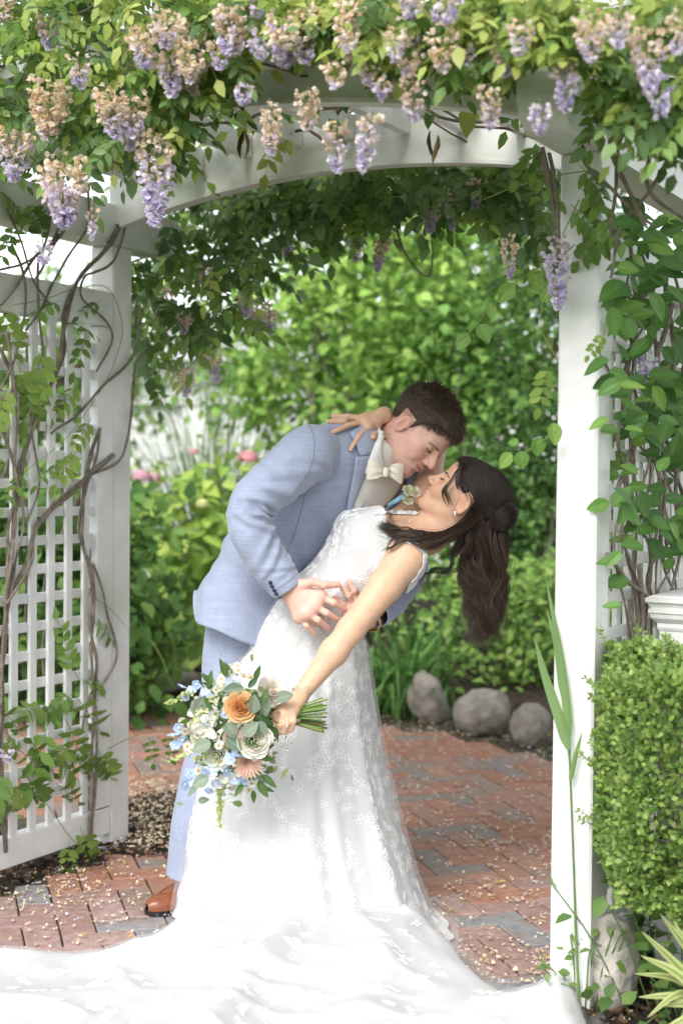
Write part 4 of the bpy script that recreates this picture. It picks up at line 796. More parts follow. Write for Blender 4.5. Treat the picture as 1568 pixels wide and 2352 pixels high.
def head_sdf(p, S):
    """head in its own frame: x to the person's right, y forward, z up, metres."""
    g = S.get; fem = g('fem', 0); ax = np.abs(p[:, 0]); q = np.stack([ax, p[:, 1], p[:, 2]], -1)
    d = ell(p, (0, -.016, .034), (.076, .098, .084)); d = smin(d, ell(p, (0, .028, -.028), (.062-.004*fem, .064, .080)), .03)
    d = smin(d, cap(q, (.050-.005*fem, -.004, -.052), (.014, .068, -.098+.006*fem), .017-.003*fem, .014-.002*fem), .025)
    d = smin(d, ell(p, (0, .028, -.074), (.043, .050, .030)), .02); d = smin(d, ell(p, (0, .077, -.099+.006*fem), (.017-.003*fem, .0165, .0165)), .018)
    d = smin(d, ell(p, (0, .048, .050), (.055, .045, .045)), .03); d = smin(d, cap(q, (.010, .0885-.002*fem, .020), (.045, .071, .021), .0085-.002*fem), .014)
    d = smin(d, ell(q, (.046, .055, -.018), (.020, .024, .018)), .02); d = smin(d, ell(q, (.037, .068, -.038), (.018, .0185, .019)), .016)
    d = smin(d, ell(p, (0, .076, -.060), (.027, .020, .022)), .015)
    d = smax(d, -ell(q, (.0315, .098, .006), (.0165, .012, .0105)), .012)
    d = smin(d, ell(q, (.032, .0745, .004), (.0150, .0145, .0118)), .004)
    d = smax(d, -cap(q, (.0205, .0885, .0005), (.045, .0805, .0015), .0012), .0015)
    nt_ = .1125-.003*fem
    d = smin(d, ell(p, (0, .078, -.004), (.0125-.001*fem, .021, .030)), .010); d = smin(d, cap(p, (0, .080, .004), (0, .0945, -.027), .0105-.001*fem, .0130-.0015*fem), .008)
    d = smin(d, cap(p, (0, .0875, .014), (0, nt_, -.024), .0062-.001*fem, .0092-.0015*fem), .010); d = smin(d, ell(p, (0, nt_+.001, -.0285), (.0105-.002*fem, .0105, .0098-.001*fem)), .007)
    d = smin(d, ell(q, (.0122-.0015*fem, .1005, -.0325), (.0070, .0095, .0072)), .006); d = smax(d, -ell(q, (.0068, .1065, -.0405), (.0036, .0050, .0045)), .003)
    sm = g('smile', .004); op = g('open', 0.)
    lp_ = .0022*fem; d = smin(d, cap(q, (.001, .0985-lp_, -.0545), (.024, .0845, -.0605+sm), .0050-.0006*fem, .0022), .006); d = smin(d, cap(q, (0, .0965-lp_, -.0680-op), (.021, .0855, -.0630+sm-op*.4), .0060-.0006*fem, .0022), .006)
    if op > 0: d = smax(d, -ell(q, (0, .0985, -.0612-op*.45+sm*.3), (.0215, .012, .0018+op*.55)), .003)
    d = smax(d, -cap(q, (0, .1030, -.0612-op*.4), (.0265, .0855, -.0612+sm), .0016+op*.3, .0012), .003)
    d = smax(d, -ell(p, (0, .0985, -.0825), (.018, .0075, .0075)), .010)
    # ears
    th = .38; c, s = math.cos(th), math.sin(th); e = q-np.array([.0735, -.010, -.010]); ex = e[:, 0]*c-e[:, 1]*-s*1.0; ey = -e[:, 0]*s+e[:, 1]*c; ez = e[:, 2]; tl = .16; ez2 = ez*math.cos(tl)-ey*math.sin(tl)*-1; ey2 = ey*math.cos(tl)+ez*math.sin(tl)*-1
    E = np.stack([ex, ey2, ez2], -1); er = ell(E, (.006, -.004, 0), (.0065, .0185, .0310)); er = smax(er, -ell(E, (.0125, -.0005, -.002), (.0065, .0105, .0175)), .004); er = smax(er, -ell(E, (.0118, -.006, .014), (.004, .006, .008)), .003)
    return smin(d, er, .006)
class Head:
    def __init__(s, c, f, u, sc, **S): s.c = np.asarray(c, float); s.f = unit(f); u = np.asarray(u, float); s.u = unit(u-s.f*u.dot(s.f)); s.r = np.cross(s.f, s.u); s.R = np.stack([s.r, s.f, s.u], 1); s.sc = sc; s.S = S
    def loc(s, P): return (P-s.c)@s.R/s.sc
    def w(s, q): return s.c+(np.asarray(q, float)*s.sc)@s.R.T
    def sdf(s, P): return head_sdf(s.loc(P), s.S)*s.sc
def skin_colour(P, head, base, flush, lips, hands=None):
    q = head.loc(P); C = np.tile(np.array(base), (len(P), 1)); ax = np.abs(q[:, 0]); near = (np.linalg.norm(q, axis=1) < .2) & (head_sdf(q, head.S) < .0025)
    def mix(w_, c): 
        w_ = np.where(near, w_, 0)[:, None]; C[:] = C*(1-w_)+np.array(c)*w_
    def bl(c, r): return np.exp(-(((ax-c[0])/r[0])**2+((q[:, 1]-c[1])/r[1])**2+((q[:, 2]-c[2])/r[2])**2))
    mix(.65*bl((.043, .065, -.030), (.020, .03, .022)), flush); mix(.6*bl((0, .112, -.028), (.016, .02, .014)), flush); mix(.55*bl((.078, -.01, -.01), (.02, .03, .035)), flush)
    mix(.30*bl((0, .08, -.1), (.03, .03, .03)), flush); mix(.25*bl((0, .09, .05), (.05, .03, .03)), flush)
    op = head.S.get('open', 0); sm = head.S.get('smile', .004); z = q[:, 2]; zc = -.0612+sm*(ax/.024)**2-op*.4
    lw = np.clip(1-np.abs((z-zc)/(.0105+op*.5))**4, 0, 1)*np.clip(1-(ax/.0255)**4, 0, 1)*(q[:, 1] > .0825); mix(np.clip(lw, 0, 1)*.85, lips)
    ln = np.exp(-((z-zc)/(.0016+op*.25))**2)*(ax < .024)*(q[:, 1] > .08); mix(ln*.7, (.10, .03, .025))
    ey = np.exp(-(((ax-.033)/.014)**2+((z-.0035)/.009)**2))*(q[:, 1] > .07); mix(.22*ey, (.42, .19, .14))
    C *= (1+.05*vnoise(P, 60)+.06*vnoise(P, 190))[:, None]; bl_ = np.clip(vnoise(P, 24, 3)*.5+vnoise(P, 60, 9)*.3, 0, 1)[:, None]; C *= 1-bl_*np.array([.02, .10, .12]); return C
def body_mesh(name, f, coarse, fine, col, mat):
    """coarse = (lo, hi, h); fine = list of (lo, hi, h) boxes that replace the coarse surface inside them."""
    mb = MB(); Vt, Q = surface(f, *coarse); cen = Vt[Q].mean(1); keep = np.ones(len(Q), bool)
    for lo, hi, h in fine: keep &= ~((cen > np.array(lo)+.006) & (cen < np.array(hi)-.006)).all(1)
    mb.add(Vt, None, Q[keep], col(Vt))
    for i, (lo, hi, h) in enumerate(fine):
        v, q = surface(f, lo, hi, h); cen = v[q].mean(1); k = np.ones(len(q), bool)
        for lo2, hi2, h2 in fine[:i]: k &= ~((cen > np.array(lo2)+.004) & (cen < np.array(hi2)-.004)).all(1)
        mb.add(v, None, q[k], col(v))
    v, f3, f4, c = mb.arrays(); used = np.unique(f4); mp = -np.ones(len(v), int); mp[used] = np.arange(len(used))
    return obj(name, np_mesh(name, v[used], [mp[f4]], c[used], True, mat))
def loft_arrays(st, n, m, disp=None, close=True):
    """st rows: centre(3), side vector(3), front vector(3), a, b, exponent. Returns grid (n, m, 3)."""
    st = np.array([np.concatenate([np.ravel(x) for x in r]) for r in st], float); s = spline(st, n); th = np.arange(m)/m*2*np.pi
    c, L, Fv = s[:, 0:3], unit(s[:, 3:6]), s[:, 6:9]; Fv = unit(Fv-L*(Fv*L).sum(-1, keepdims=True)); a, b, e = s[:, 9], s[:, 10], s[:, 11]
    ct, sn = np.cos(th)[None], np.sin(th)[None]; x = np.sign(ct)*np.abs(ct)**(2/e[:, None]); y = np.sign(sn)*np.abs(sn)**(2/e[:, None])
    dirv = L[:, None]*(x*a[:, None])[..., None]+Fv[:, None]*(y*b[:, None])[..., None]; G = c[:, None]+dirv
    if disp is not None: G = G+unit(dirv)*disp(G, np.linspace(0, 1, n)[:, None]+0*th[None], th[None]+0*s[:, :1])[..., None]
    return G
def grid_mesh(G, close=True, flip=False, cap0=False, cap1=False):
    n, m = G.shape[:2]; F = grid_faces(n, m, close); Vt = G.reshape(-1, 3); t = []
    if flip: F = F[:, ::-1]
    if cap0: Vt = np.vstack([Vt, G[0].mean(0)]); t += [(len(Vt)-1, (j+1) % m, j) for j in range(m)]
    if cap1: Vt = np.vstack([Vt, G[-1].mean(0)]); t += [(len(Vt)-1, (n-1)*m+j, (n-1)*m+(j+1) % m) for j in range(m)]
    return Vt, np.array(t, int).reshape(-1, 3), F
def fix_normals(o):
    import bmesh
    bm = bmesh.new(); bm.from_mesh(o.data); bmesh.ops.recalc_face_normals(bm, faces=bm.faces[:]); bm.to_mesh(o.data); bm.free(); return o
def solid(o, th, off=-1.):
    md = o.modifiers.new('thickness', 'SOLIDIFY'); md.thickness = th; md.offset = off; return o
def bvh_of(*objs):
    Vt = []; F = []; n = 0
    for o in objs:
        v = [vv.co[:] for vv in o.data.vertices]; F += [[i+n for i in p.vertices] for p in o.data.polygons]; Vt += v; n += len(v)
    return BVHTree.FromPolygons(Vt, F)
def hit(b, x, y, ymax=None):
    d = Vector(unit(ray(x, y))); r = b.ray_cast(Vector(CAM), d, 20)
    if r[0] is None: return None
    n = r[1]; n = -n if n.dot(d) > 0 else n
    return np.array(r[0]), np.array(n)
def patch(b, left, right, n, m, off, bulge=0., smooth=1):
    """a strip of cloth laid on a surface between two pixel polylines."""
    Lp, Rp = spline(left, n), spline(right, n); P = np.full((n, m, 3), np.nan); N = np.full((n, m, 3), np.nan)
    for i in range(n):
        for j in range(m):
            t = j/(m-1); h_ = hit(b, *(Lp[i]*(1-t)+Rp[i]*t))
            if h_: P[i, j], N[i, j] = h_
    for _ in range(12):   # fill misses from neighbours
        bad = np.isnan(P[..., 0])
        if not bad.any(): break
        for i, j in np.argwhere(bad):
            for di, dj in ((0, -1), (0, 1), (-1, 0), (1, 0)):
                a, c = i+di, j+dj
                if 0 <= a < n and 0 <= c < m and not np.isnan(P[a, c, 0]):
                    t = j/(m-1); px = Lp[i]*(1-t)+Rp[i]*t; P[i, j] = pix(px[0], px[1], P[a, c, 1]); N[i, j] = N[a, c]; break
    for _ in range(smooth):
        dep = np.linalg.norm(P-CAM, axis=-1); pd = np.pad(dep, 1, 'edge'); nd = (pd[:-2, 1:-1]+pd[2:, 1:-1]+pd[1:-1, :-2]+pd[1:-1, 2:]+4*dep)/8; P = CAM+(P-CAM)*(np.minimum(nd, dep)/dep)[..., None]
    s = np.linspace(0, 1, m)[None, :, None]; return P+unit(N)*(off+bulge*np.sin(np.pi*s))
def slab(name, G, mat, parent, th=.003):
    o = obj(name, np_mesh(name, G.reshape(-1, 3), [grid_faces(*G.shape[:2])], None, True, mat), parent); fix_normals(o); return solid(o, th, 0)
MT['skin'] = material('skin', None, .48, attr=True, sss=.25, spec=.35, bump=.06, bscale=500)
MT['hair_dark'] = material('dark_brown_hair', None, .38, attr=True, spec=.5)
MT['hair_brown'] = material('brown_hair', None, .45, attr=True, spec=.4)
def ribbons(strands, w, cols, k=3):
    """thin three-sided strands; strands list of (n,3)."""
    mb = MB(); groups = {}
    for i, S in enumerate(strands): groups.setdefault(len(S), []).append(i)
    for n, ids in groups.items():
        S = np.array([strands[i] for i in ids]); W_ = np.array([w[i] for i in ids]); C = np.array([cols[i] for i in ids]); t = np.linspace(0, 1, n); r = W_[:, None]*np.clip(np.minimum(t*8+.4, (1-t)*3+.12), 0, 1)[None]
        T = unit(np.gradient(S, axis=1)); A = unit(np.cross(T, np.array([.13, .97, .2]))+1e-7); B = np.cross(T, A); th = np.arange(k)*2*np.pi/k
        Vt = S[:, :, None]+r[..., None, None]*(np.cos(th)[:, None]*A[:, :, None]+np.sin(th)[:, None]*B[:, :, None]); q = grid_faces(n, k, True); m_ = len(ids)
        mb.add(Vt.reshape(-1, 3), None, (q[None]+(np.arange(m_)*n*k)[:, None, None]).reshape(-1, 4), np.repeat(C, n*k, 0))
    return mb
# ---------------------------------------------------------------- groom
GH = Head(pix(960, 990, 4.02), (.50, -.44, -.735), (.735, -.22, .64), .97, smile=.0055)
g_px = lambda *a: pix(*a)
# skeleton
NB, PV = pix(872, 1050, 4.08), pix(560, 1400, 4.12)
SHN, SHF = pix(725, 1030, 3.90), pix(918, 1150, 4.20)
ELN, WRN = pix(572, 1178, 3.80), pix(672, 1352, 3.81)
ELF, WRF = pix(925, 1300, 4.10), pix(842, 1422, 3.91)
def mk_hand(wr, mcp, fingers, rp=.0165, rf=.0088, rt=.0075, thumb=None, rw_=.023):
    """list of (points, radii) chains for a hand; fingers = list of point lists starting at the knuckle."""
    ch = []
    for i, f in enumerate(fingers):
        n = len(f); r = rf*(1 if i in (0, 1) else (.96 if i == 2 else .84)); ch.append((f, [r*1.06]+[r*(1-.12*j/(n-1)) for j in range(1, n-1)]+[rt*(1 if i < 3 else .85)]))
    palm = [([wr, m_], [rw_*.85, rp]) for m_ in mcp]+[([mcp[i], mcp[i+1]], [rp*.92, rp*.88]) for i in range(len(mcp)-1)]
    if thumb: ch.append((thumb, [rp*1.02]+[rf*1.12]*(len(thumb)-2)+[rt*1.12]))
    return palm, ch
def hand_sdf(p, H):
    palm, ch = H; d = None
    for pts, rs in palm: e = chain(p, pts, rs, .012); d = e if d is None else smin(d, e, .014)
    for pts, rs in ch: d = smin(d, chain(p, pts, rs, .004), .0055)
    return d
PX = lambda lst: [pix(*q) for q in lst]
GR_HAND = mk_hand(pix(668, 1358, 3.81), PX([(734, 1370, 3.795), (722, 1392, 3.79), (704, 1408, 3.79), (688, 1416, 3.80)]),
    [PX([(734, 1370, 3.795), (766, 1384, 3.785), (790, 1400, 3.81)]), PX([(722, 1392, 3.79), (750, 1408, 3.78), (776, 1424, 3.805)]), PX([(704, 1408, 3.79), (730, 1424, 3.78), (752, 1442, 3.805)]), PX([(688, 1416, 3.80), (704, 1437, 3.79), (723, 1456, 3.81)])],
    thumb=PX([(692, 1345, 3.80), (716, 1337, 3.785), (745, 1344, 3.785), (775, 1342, 3.80)]), rp=.0178, rf=.0096, rt=.0083, rw_=.027)
GL_HAND = mk_hand(pix(840, 1420, 3.90), PX([(822, 1378, 3.855), (815, 1390, 3.85), (807, 1402, 3.85), (800, 1414, 3.855)]),
    [PX([(822, 1378, 3.855), (814, 1356, 3.83), (801, 1337, 3.825)]), PX([(815, 1390, 3.85), (800, 1368, 3.825), (787, 1349, 3.82)]), PX([(807, 1402, 3.855), (788, 1388, 3.838), (770, 1374, 3.835)]), PX([(800, 1414, 3.865), (790, 1408, 3.86), (782, 1404, 3.86)])], rp=.017, rf=.0094, rt=.0082, rw_=.026)
def groom_sdf(p):
    d = GH.sdf(p)
    nk0 = GH.w((0, -.030, -.055)); d = smin(d, chain(p, [nk0, NB], [.055, .054], .02), .022); d = smin(d, cap(p, GH.w((0, .02, -.085)), NB*.8+GH.w((0, .0, -.12))*.2, .030, .040), .02)
    d = smin(d, chain(p, [NB, NB*.6+PV*.4, PV], [.062, .066, .075], .03), .03); d = smin(d, chain(p, [SHN, SHF], [.04, .04]), .03)
    d = smin(d, chain(p, [SHN, ELN, WRN], [.048, .038, .029], .01), .02); d = smin(d, chain(p, [SHF, ELF, WRF], [.048, .038, .029], .01), .02)
    d = smin(d, chain(p, [PV, pix(525, 1640, 4.12), pix(460, 1960, 4.10)], [.07, .05, .036], .02), .03); d = smin(d, chain(p, [PV, pix(690, 1700, 4.22), pix(740, 2010, 4.24)], [.07, .05, .036], .02), .03)
    d = smin(d, hand_sdf(p, GR_HAND), .008); d = smin(d, hand_sdf(p, GL_HAND), .008); return d
def bx_(pts, m_): pts = np.array(pts); return (pts.min(0)-m_, pts.max(0)+m_)
hb = bx_([GH.w(q) for q in [(.09, .13, .13), (-.09, .13, .13), (.09, -.12, .13), (-.09, -.12, .13), (.09, .13, -.13), (-.09, .13, -.13), (0, -.1, -.15), (.09, -.12, -.1), (-.09, -.12, -.1)]], .02)
h1 = bx_([q for c in GR_HAND[0]+GR_HAND[1] for q in c[0]], .035); h2 = bx_([q for c in GL_HAND[0]+GL_HAND[1] for q in c[0]], .03)
allp = [GH.w((0, 0, .13)), NB, PV, SHN, SHF, ELN, WRN, ELF, WRF, pix(460, 1960, 4.10), pix(740, 2010, 4.24), GH.w((0, .13, 0))]; co = bx_(allp, .13)
G_SKIN = (.71, .445, .365)
groom = body_mesh('person', groom_sdf, (*co, .014), [(*hb, .0032), (*h1, .0026), (*h2, .003)], lambda P: skin_colour(P, GH, G_SKIN, (.69, .31, .25), (.58, .25, .235)), MT['skin'])
tag(groom, 'man in pale blue suit and cream bow tie bending over the woman he dips', 'person')
# nails
def nails(person, tips, sz, col):
    MT.setdefault('nail', material('nail', None, .3, attr=True, spec=.5))
    for a, b, up_ in tips:
        d = unit(b-a); c = b+d*sz*.1+unit(up_)*sz*.55; s = unit(np.cross(d, up_)); n_ = np.cross(s, d); t = np.linspace(-1, 1, 5); P = []
        for i, u_ in enumerate(np.linspace(-.75, .9, 5)):
            for v_ in t: P.append(c+d*sz*u_*.8+s*sz*.52*v_*(1-.25*max(0, u_)**2)-n_*sz*.22*v_*v_)
        cc = np.tile(np.array(col), (25, 1)); cc[20:] = (.85, .82, .78); mb = MB(); mb.add(P, None, grid_faces(5, 5), cc); o = mb.build('fingernail', MT['nail'], person); solid(o, .0012, 0)
tips = [(c[0][-2], c[0][-1], (c[0][-1]*0+[0, -1, .35])) for c in GR_HAND[1]]
nails(groom, tips, .0088, (.62, .38, .32))
# ---- hair of the groom: short, swept forward
def short_hair(person, H, n, seed, cols, mat, length=(.014, .030)):
    r = np.random.default_rng(seed); S = []; Wd = []; Cc = []
    def scalp(th, ph):
        d = np.array([math.sin(th)*math.cos(ph), math.sin(th)*math.sin(ph), math.cos(th)]); lo_, hi_ = .03, .16; o = np.array([0, -.012, .03])
        return o, d
    D = rand_dirs(n*5, r); O = np.array([0, -.012, .03]); t = np.full(len(D), .08)
    for _ in range(14): t = t-head_sdf(O+D*t[:, None], H.S)*.9
    Q = O+D*t[:, None]; ax = np.abs(Q[:, 0]); z, y = Q[:, 2], Q[:, 1]
    hair_low = np.where(y > .055, .060+.012*np.sin(ax*60), np.where(y > .008, np.interp(y, [.008, .03, .055], [-.022, .030, .052]), np.where(y > -.045, .012+.0*y, np.interp(y, [-.12, -.06, -.045], [-.052, -.046, -.02]))))
    front = (y > .008) & (y < .03) & (ax > .05); hair_low = np.where(front, np.interp(y, [.008, .03], [-.026, .02]), hair_low)
    ok = (z > hair_low+r.normal(0, .0035, len(z))) & ~((ax > .082)); Q, D = Q[ok][:n], D[ok][:n]; n = len(Q)
    top = np.clip((Q[:, 2]-.03)/.07, 0, 1); L = length[0]+(length[1]-length[0])*top*r.uniform(.6, 1.1, n)
    nrm = unit(Q-np.array([0, -.02, .02])); comb = unit(np.stack([Q[:, 0]*1.5+.15, np.ones(n)*1.0, -.35-(1-top)*1.3], -1)); comb = np.where((Q[:, 2] < .03)[:, None], unit(np.stack([0*Q[:, 0], -.35*np.ones(n), -np.ones(n)], -1)), comb)
    comb = unit(comb-nrm*(comb*nrm).sum(1, keepdims=True))
    for i in range(n):
        s = np.linspace(0, 1, 5)[:, None]; lift = .16+.50*top[i]; c = unit(comb[i]+r.normal(0, .20+.22*top[i], 3)*[1, 1, .6]); P = Q[i]-nrm[i]*(.002-.012*top[i])+L[i]*(c*s*.95+nrm[i]*lift*(s-.42*s*s)); S.append(H.w(P)); Wd.append(.00045*r.uniform(.7, 1.4)); Cc.append(np.array(cols[r.integers(len(cols))])*r.uniform(.7, 1.2))
    ribbons(S, Wd, Cc).build('hair', mat, person)
    # scalp cap under the strands
    capf = lambda P: np.maximum(head_sdf(H.loc(P), H.S)-.004, -np.minimum(1, 1))*H.sc
    return Q
MT['scalp'] = material('scalp_hair', (.060, .042, .030), .7)
def scalp_cap(person, H, low_f, th, mat, nm='hair_base', top_th=0., lo=(-.1, -.14, -.08), hi=(.1, .13, .16)):
    def f(P):
        q = H.loc(P); d = head_sdf(q, H.S)-th-top_th*np.clip((q[:, 2]-.02)/.07, 0, 1)-.002*vnoise(q, 90); cut = low_f(q)+.006-q[:, 2]; return smax(d, cut, .010)*H.sc
    c = np.array([H.w((x, y, z)) for x in (lo[0], hi[0]) for y in (lo[1], hi[1]) for z in (lo[2], hi[2])]); v, q = surface(f, c.min(0), c.max(0), .004, 1); return obj(nm, np_mesh(nm, v, [q], None, True, mat), person)
def low_groom(q):
    y, ax = q[:, 1], np.abs(q[:, 0]); return np.where(y > .055, .064, np.where(y > .008, np.interp(y, [.008, .03, .055], [-.016, .034, .056]), np.where(y > -.045, .022, np.interp(y, [-.12, -.06, -.045], [-.046, -.040, -.012]))))
scalp_cap(groom, GH, low_groom, .0035, MT['scalp'], top_th=.014)
short_hair(groom, GH, 15000, 5, [(.085, .057, .038), (.062, .041, .028), (.13, .088, .057), (.050, .033, .024)], MT['hair_brown'], (.008, .036))
def brow_lash(person, H, bcol, bn, seed, lash_l=.006, thick=1.):
    r = np.random.default_rng(seed)
    def drop(x, z):
        o = np.stack([x, 0*x+.13, z], -1); d = np.array([0, -1., 0]); tt = np.zeros(len(x))
        for _ in range(26): tt += head_sdf(o+d*tt[:, None], H.S)*.8
        return o+d*tt[:, None]
    for sg in (-1, 1):
        t = r.random(bn); p = drop(sg*(.010+.040*t), .0165+.0045*np.sin(t*2.4)-.003*t+r.normal(0, .0013, bn)*(1.1-t*.6)*thick); e = unit(np.stack([sg*.9+0*t, -.25-.5*t, .30*(1-t)-.25*t], -1)); d = np.array([0, -1., 0])
        S = [H.w(np.array([p[i]+d*.0004, p[i]+e[i]*.0035-d*.0006, p[i]+e[i]*.0070+d*.0003*(1+6*t[i])])) for i in range(bn)]; ribbons(S, [.00062]*bn, [bcol]*bn).build('eyebrow', MT['hair_brown'], person)
        t = np.linspace(0, 1, 46); p = drop(sg*(.0195+.027*t), -.0012+.004*t*t-.0035*np.sin(t*3.1)); e = unit(np.stack([sg*(t-.35)*.8, 1.+0*t, -.25+0*t], -1))
        S = [H.w(np.array([p[i]+[0, -.001, 0], p[i]+e[i]*lash_l*.5+[0, 0, -.0012], p[i]+e[i]*lash_l+[0, 0, .0002]])) for i in range(46)]; ribbons(S, [.00055]*46, [(.02, .014, .011)]*46).build('eyelashes', MT['hair_dark'], person)
brow_lash(groom, GH, (.075, .05, .035), 90, 2, .0055)
# ---- suit
MT['suit'] = material('blue_suit_cloth', (.325, .37, .50), .8, var=.05, vscale=30, sheen=.25, weave=.13, bump=.10, bscale=700)
MT['shirt'] = material('white_shirt', (.80, .80, .78), .7, var=.03, bump=.05, bscale=400)
MT['satin'] = material('cream_satin', (.74, .69, .60), .42, var=.04, bump=.06, bscale=120, sheen=.2)
MT['leather'] = material('brown_leather', (.22, .075, .035), .30, var=.25, vscale=12, bump=.06, bscale=200, spec=.5)
MT['sole'] = material('black_sole', (.02, .02, .022), .5)
MT['navy'] = material('navy_lining', (.035, .045, .09), .7)
MT['metal'] = material('silver', (.75, .75, .76), .2, metal=1.); MT['gold'] = material('gold', (.75, .52, .22), .25, metal=1.)
def dv(*a): return np.array(a, float)
LT = dv(.55, .75, -.40); FT = dv(.5325, -.67, -.525); LH = dv(.36, .92, -.12); FH = dv(.90, -.37, -.20)
def jdisp(G, t, th):
    w = .006*vnoise(G, 7)+.003*vnoise(G, 19)
    cr = -np.abs(vnoise(G@np.array([[.6, 0, .8], [0, 1, 0], [-.8, 0, .6]])*[1.0, 1.0, 3.2], 6.5))+.3
    pull = .007*np.sin(10*G[..., 0]+34*G[..., 2]+3*vnoise(G, 5))*np.exp(-((t-.30)/.14)**2); return w+pull+.016*cr*np.exp(-((t-.34)/.24)**2)
st = [(pix(566, 1448, 4.12), LH, FH, .205, .128, 2.2), (pix(570, 1400, 4.12), LH, FH, .200, .124, 2.2), (pix(600, 1325, 4.12), LH*.7+LT*.3, FH*.7+FT*.3, .188, .116, 2.2), (pix(655, 1250, 4.12), LH*.4+LT*.6, FH*.4+FT*.6, .182, .116, 2.2),
      (pix(715, 1175, 4.11), LT, FT, .195, .125, 2.2), (pix(775, 1108, 4.09), LT, FT, .212, .128, 2.2), (pix(815, 1068, 4.08), LT, FT, .208, .112, 2.3), (pix(843, 1038, 4.07), LT, FT, .150, .092, 2.2), (pix(866, 1012, 4.06), LT, FT, .088, .078, 2), (pix(872, 1004, 4.06), LT, FT, .074, .068, 2)]
G = loft_arrays(st, 70, 72, jdisp)
# hem: dip at the front edge, flare at the back vent
hem = np.clip(1-np.arange(70)/16, 0, 1)[:, None]; th = np.arange(72)/72*2*np.pi; back = np.clip((1-np.abs(th-4.75)/1.05)*1.6, 0, 1)[None]; back = back*back*(3-2*back); front = np.clip(np.sin(th), 0, 1)[None]
G = G+(hem**1.5)[..., None]*(back[..., None]*dv(-.012, 0, .085)+front[..., None]*dv(.0, 0, -.03)); near = np.clip(-np.cos(th), 0, 1)[None]; G = G+(hem**2)[..., None]*near[..., None]*dv(0, -.012, 0)
v, t, q = grid_mesh(G); jacket = obj('jacket', np_mesh('jacket', v, [q], None, True, MT['suit']), groom); fix_normals(jacket)
JB = bvh_of(jacket); solid(jacket, .004, -1)
def sleeve(pts, rs, name, n=150, m=56, wr=1., seed=0, squash=.92, folds=()):
    P = spline(pts, n); R = spline(np.array(rs)[:, None], n)[:, 0]; T, A, B = frames(P, (0, 1, 0)); th = np.arange(m)/m*2*np.pi; s = np.linspace(0, 1, n)
    G = P[:, None]+R[:, None, None]*(np.cos(th)[None, :, None]*A[:, None]+squash*np.sin(th)[None, :, None]*B[:, None])
    w = .005*vnoise(G, 7, seed)+.0025*vnoise(G, 18, seed)+.010*(.28-np.abs(vnoise(np.stack([s[:, None]*22+0*th[None], 1.3*np.cos(th)[None]+0*s[:, None], 1.3*np.sin(th)[None]+0*s[:, None]], -1), 1., seed+3)))*(np.exp(-((s[:, None]-.55)/.16)**2)+.5*np.exp(-((s[:, None]-.86)/.10)**2))
    D = unit(G-P[:, None]); sg = s[:, None]
    for s0, dirv, slope, amp, wid, spread in folds:   # ridges that wrap part of the way round, centred on a facing direction
        c = (D*unit(np.array(dirv))).sum(-1); side = (D*unit(np.cross(T, np.array(dirv)))[:, None]).sum(-1); x = sg-s0-slope*side
        w = w+amp*(np.exp(-(x/wid)**2)-.7*np.exp(-((x-1.5*wid)/wid)**2))*np.clip((c-(1-spread))/spread, 0, 1)
    G = G+D*(w*wr)[..., None]; v, t, q = grid_mesh(G); o = obj(name, np_mesh(name, v, [q], None, True, MT['suit']), groom); fix_normals(o); return o, G
FOLDS = [(.50, (.5, -.8, .3), .05, .007, .016, 1.1), (.54, (.6, -.8, .1), .03, .009, .014, 1.0), (.575, (.6, -.7, -.1), -.02, .008, .014, 1.0), (.615, (.4, -.9, .2), -.05, .007, .016, 1.0), (.46, (.3, -.9, .4), .09, .005, .018, .9), (.66, (.2, -.95, .2), -.08, .006, .018, .9),
         (.74, (.6, -.75, .2), .05, .006, .017, .9), (.80, (.5, -.85, .3), .04, .0055, .015, .9), (.85, (.3, -.9, .2), -.05, .004, .014, .8), (.36, (.6, -.7, -.3), .10, .005, .022, .8), (.28, (.7, -.6, -.3), .12, .004, .022, .8)]
sl, SG = sleeve([pix(800, 1075, 4.06), pix(725, 1043, 3.935), pix(700, 1048, 3.895), pix(645, 1098, 3.84), pix(578, 1165, 3.80), pix(585, 1232, 3.795), pix(632, 1310, 3.805), pix(660, 1352, 3.812)], [.050, .080, .084, .075, .066, .063, .057, .049], 'sleeve', folds=FOLDS)
SLB = bvh_of(sl); solid(sl, .004, -1)
s2, _ = sleeve([pix(900, 1130, 4.16), pix(925, 1170, 4.18), pix(935, 1240, 4.15), pix(925, 1310, 4.08), pix(893, 1375, 4.0), pix(858, 1410, 3.93)], [.07, .08, .072, .068, .058, .050], 'sleeve', seed=4); solid(s2, .004, -1)
# sleeve buttons
for x, y in [(615, 1338), (619, 1347), (624, 1356), (629, 1364)]:
    h_ = hit(SLB, x+6, y)
    if h_:
        p, n_ = h_; T_ = unit(np.cross(n_, (0.3, 0, 1))); B_ = np.cross(n_, T_); th = np.arange(10)*2*np.pi/10; mb = MB(); P = [p+n_*(k*.0022)+(T_*math.cos(a)+B_*math.sin(a))*(.0062-.001*k) for k in (0, 1) for a in th]+[p+n_*.0028]; mb.add(P, [(20, 10+i, 10+(i+1) % 10) for i in range(10)], [(i, (i+1) % 10, 10+(i+1) % 10, 10+i) for i in range(10)]); mb.build('button', MT['navy'], sl)
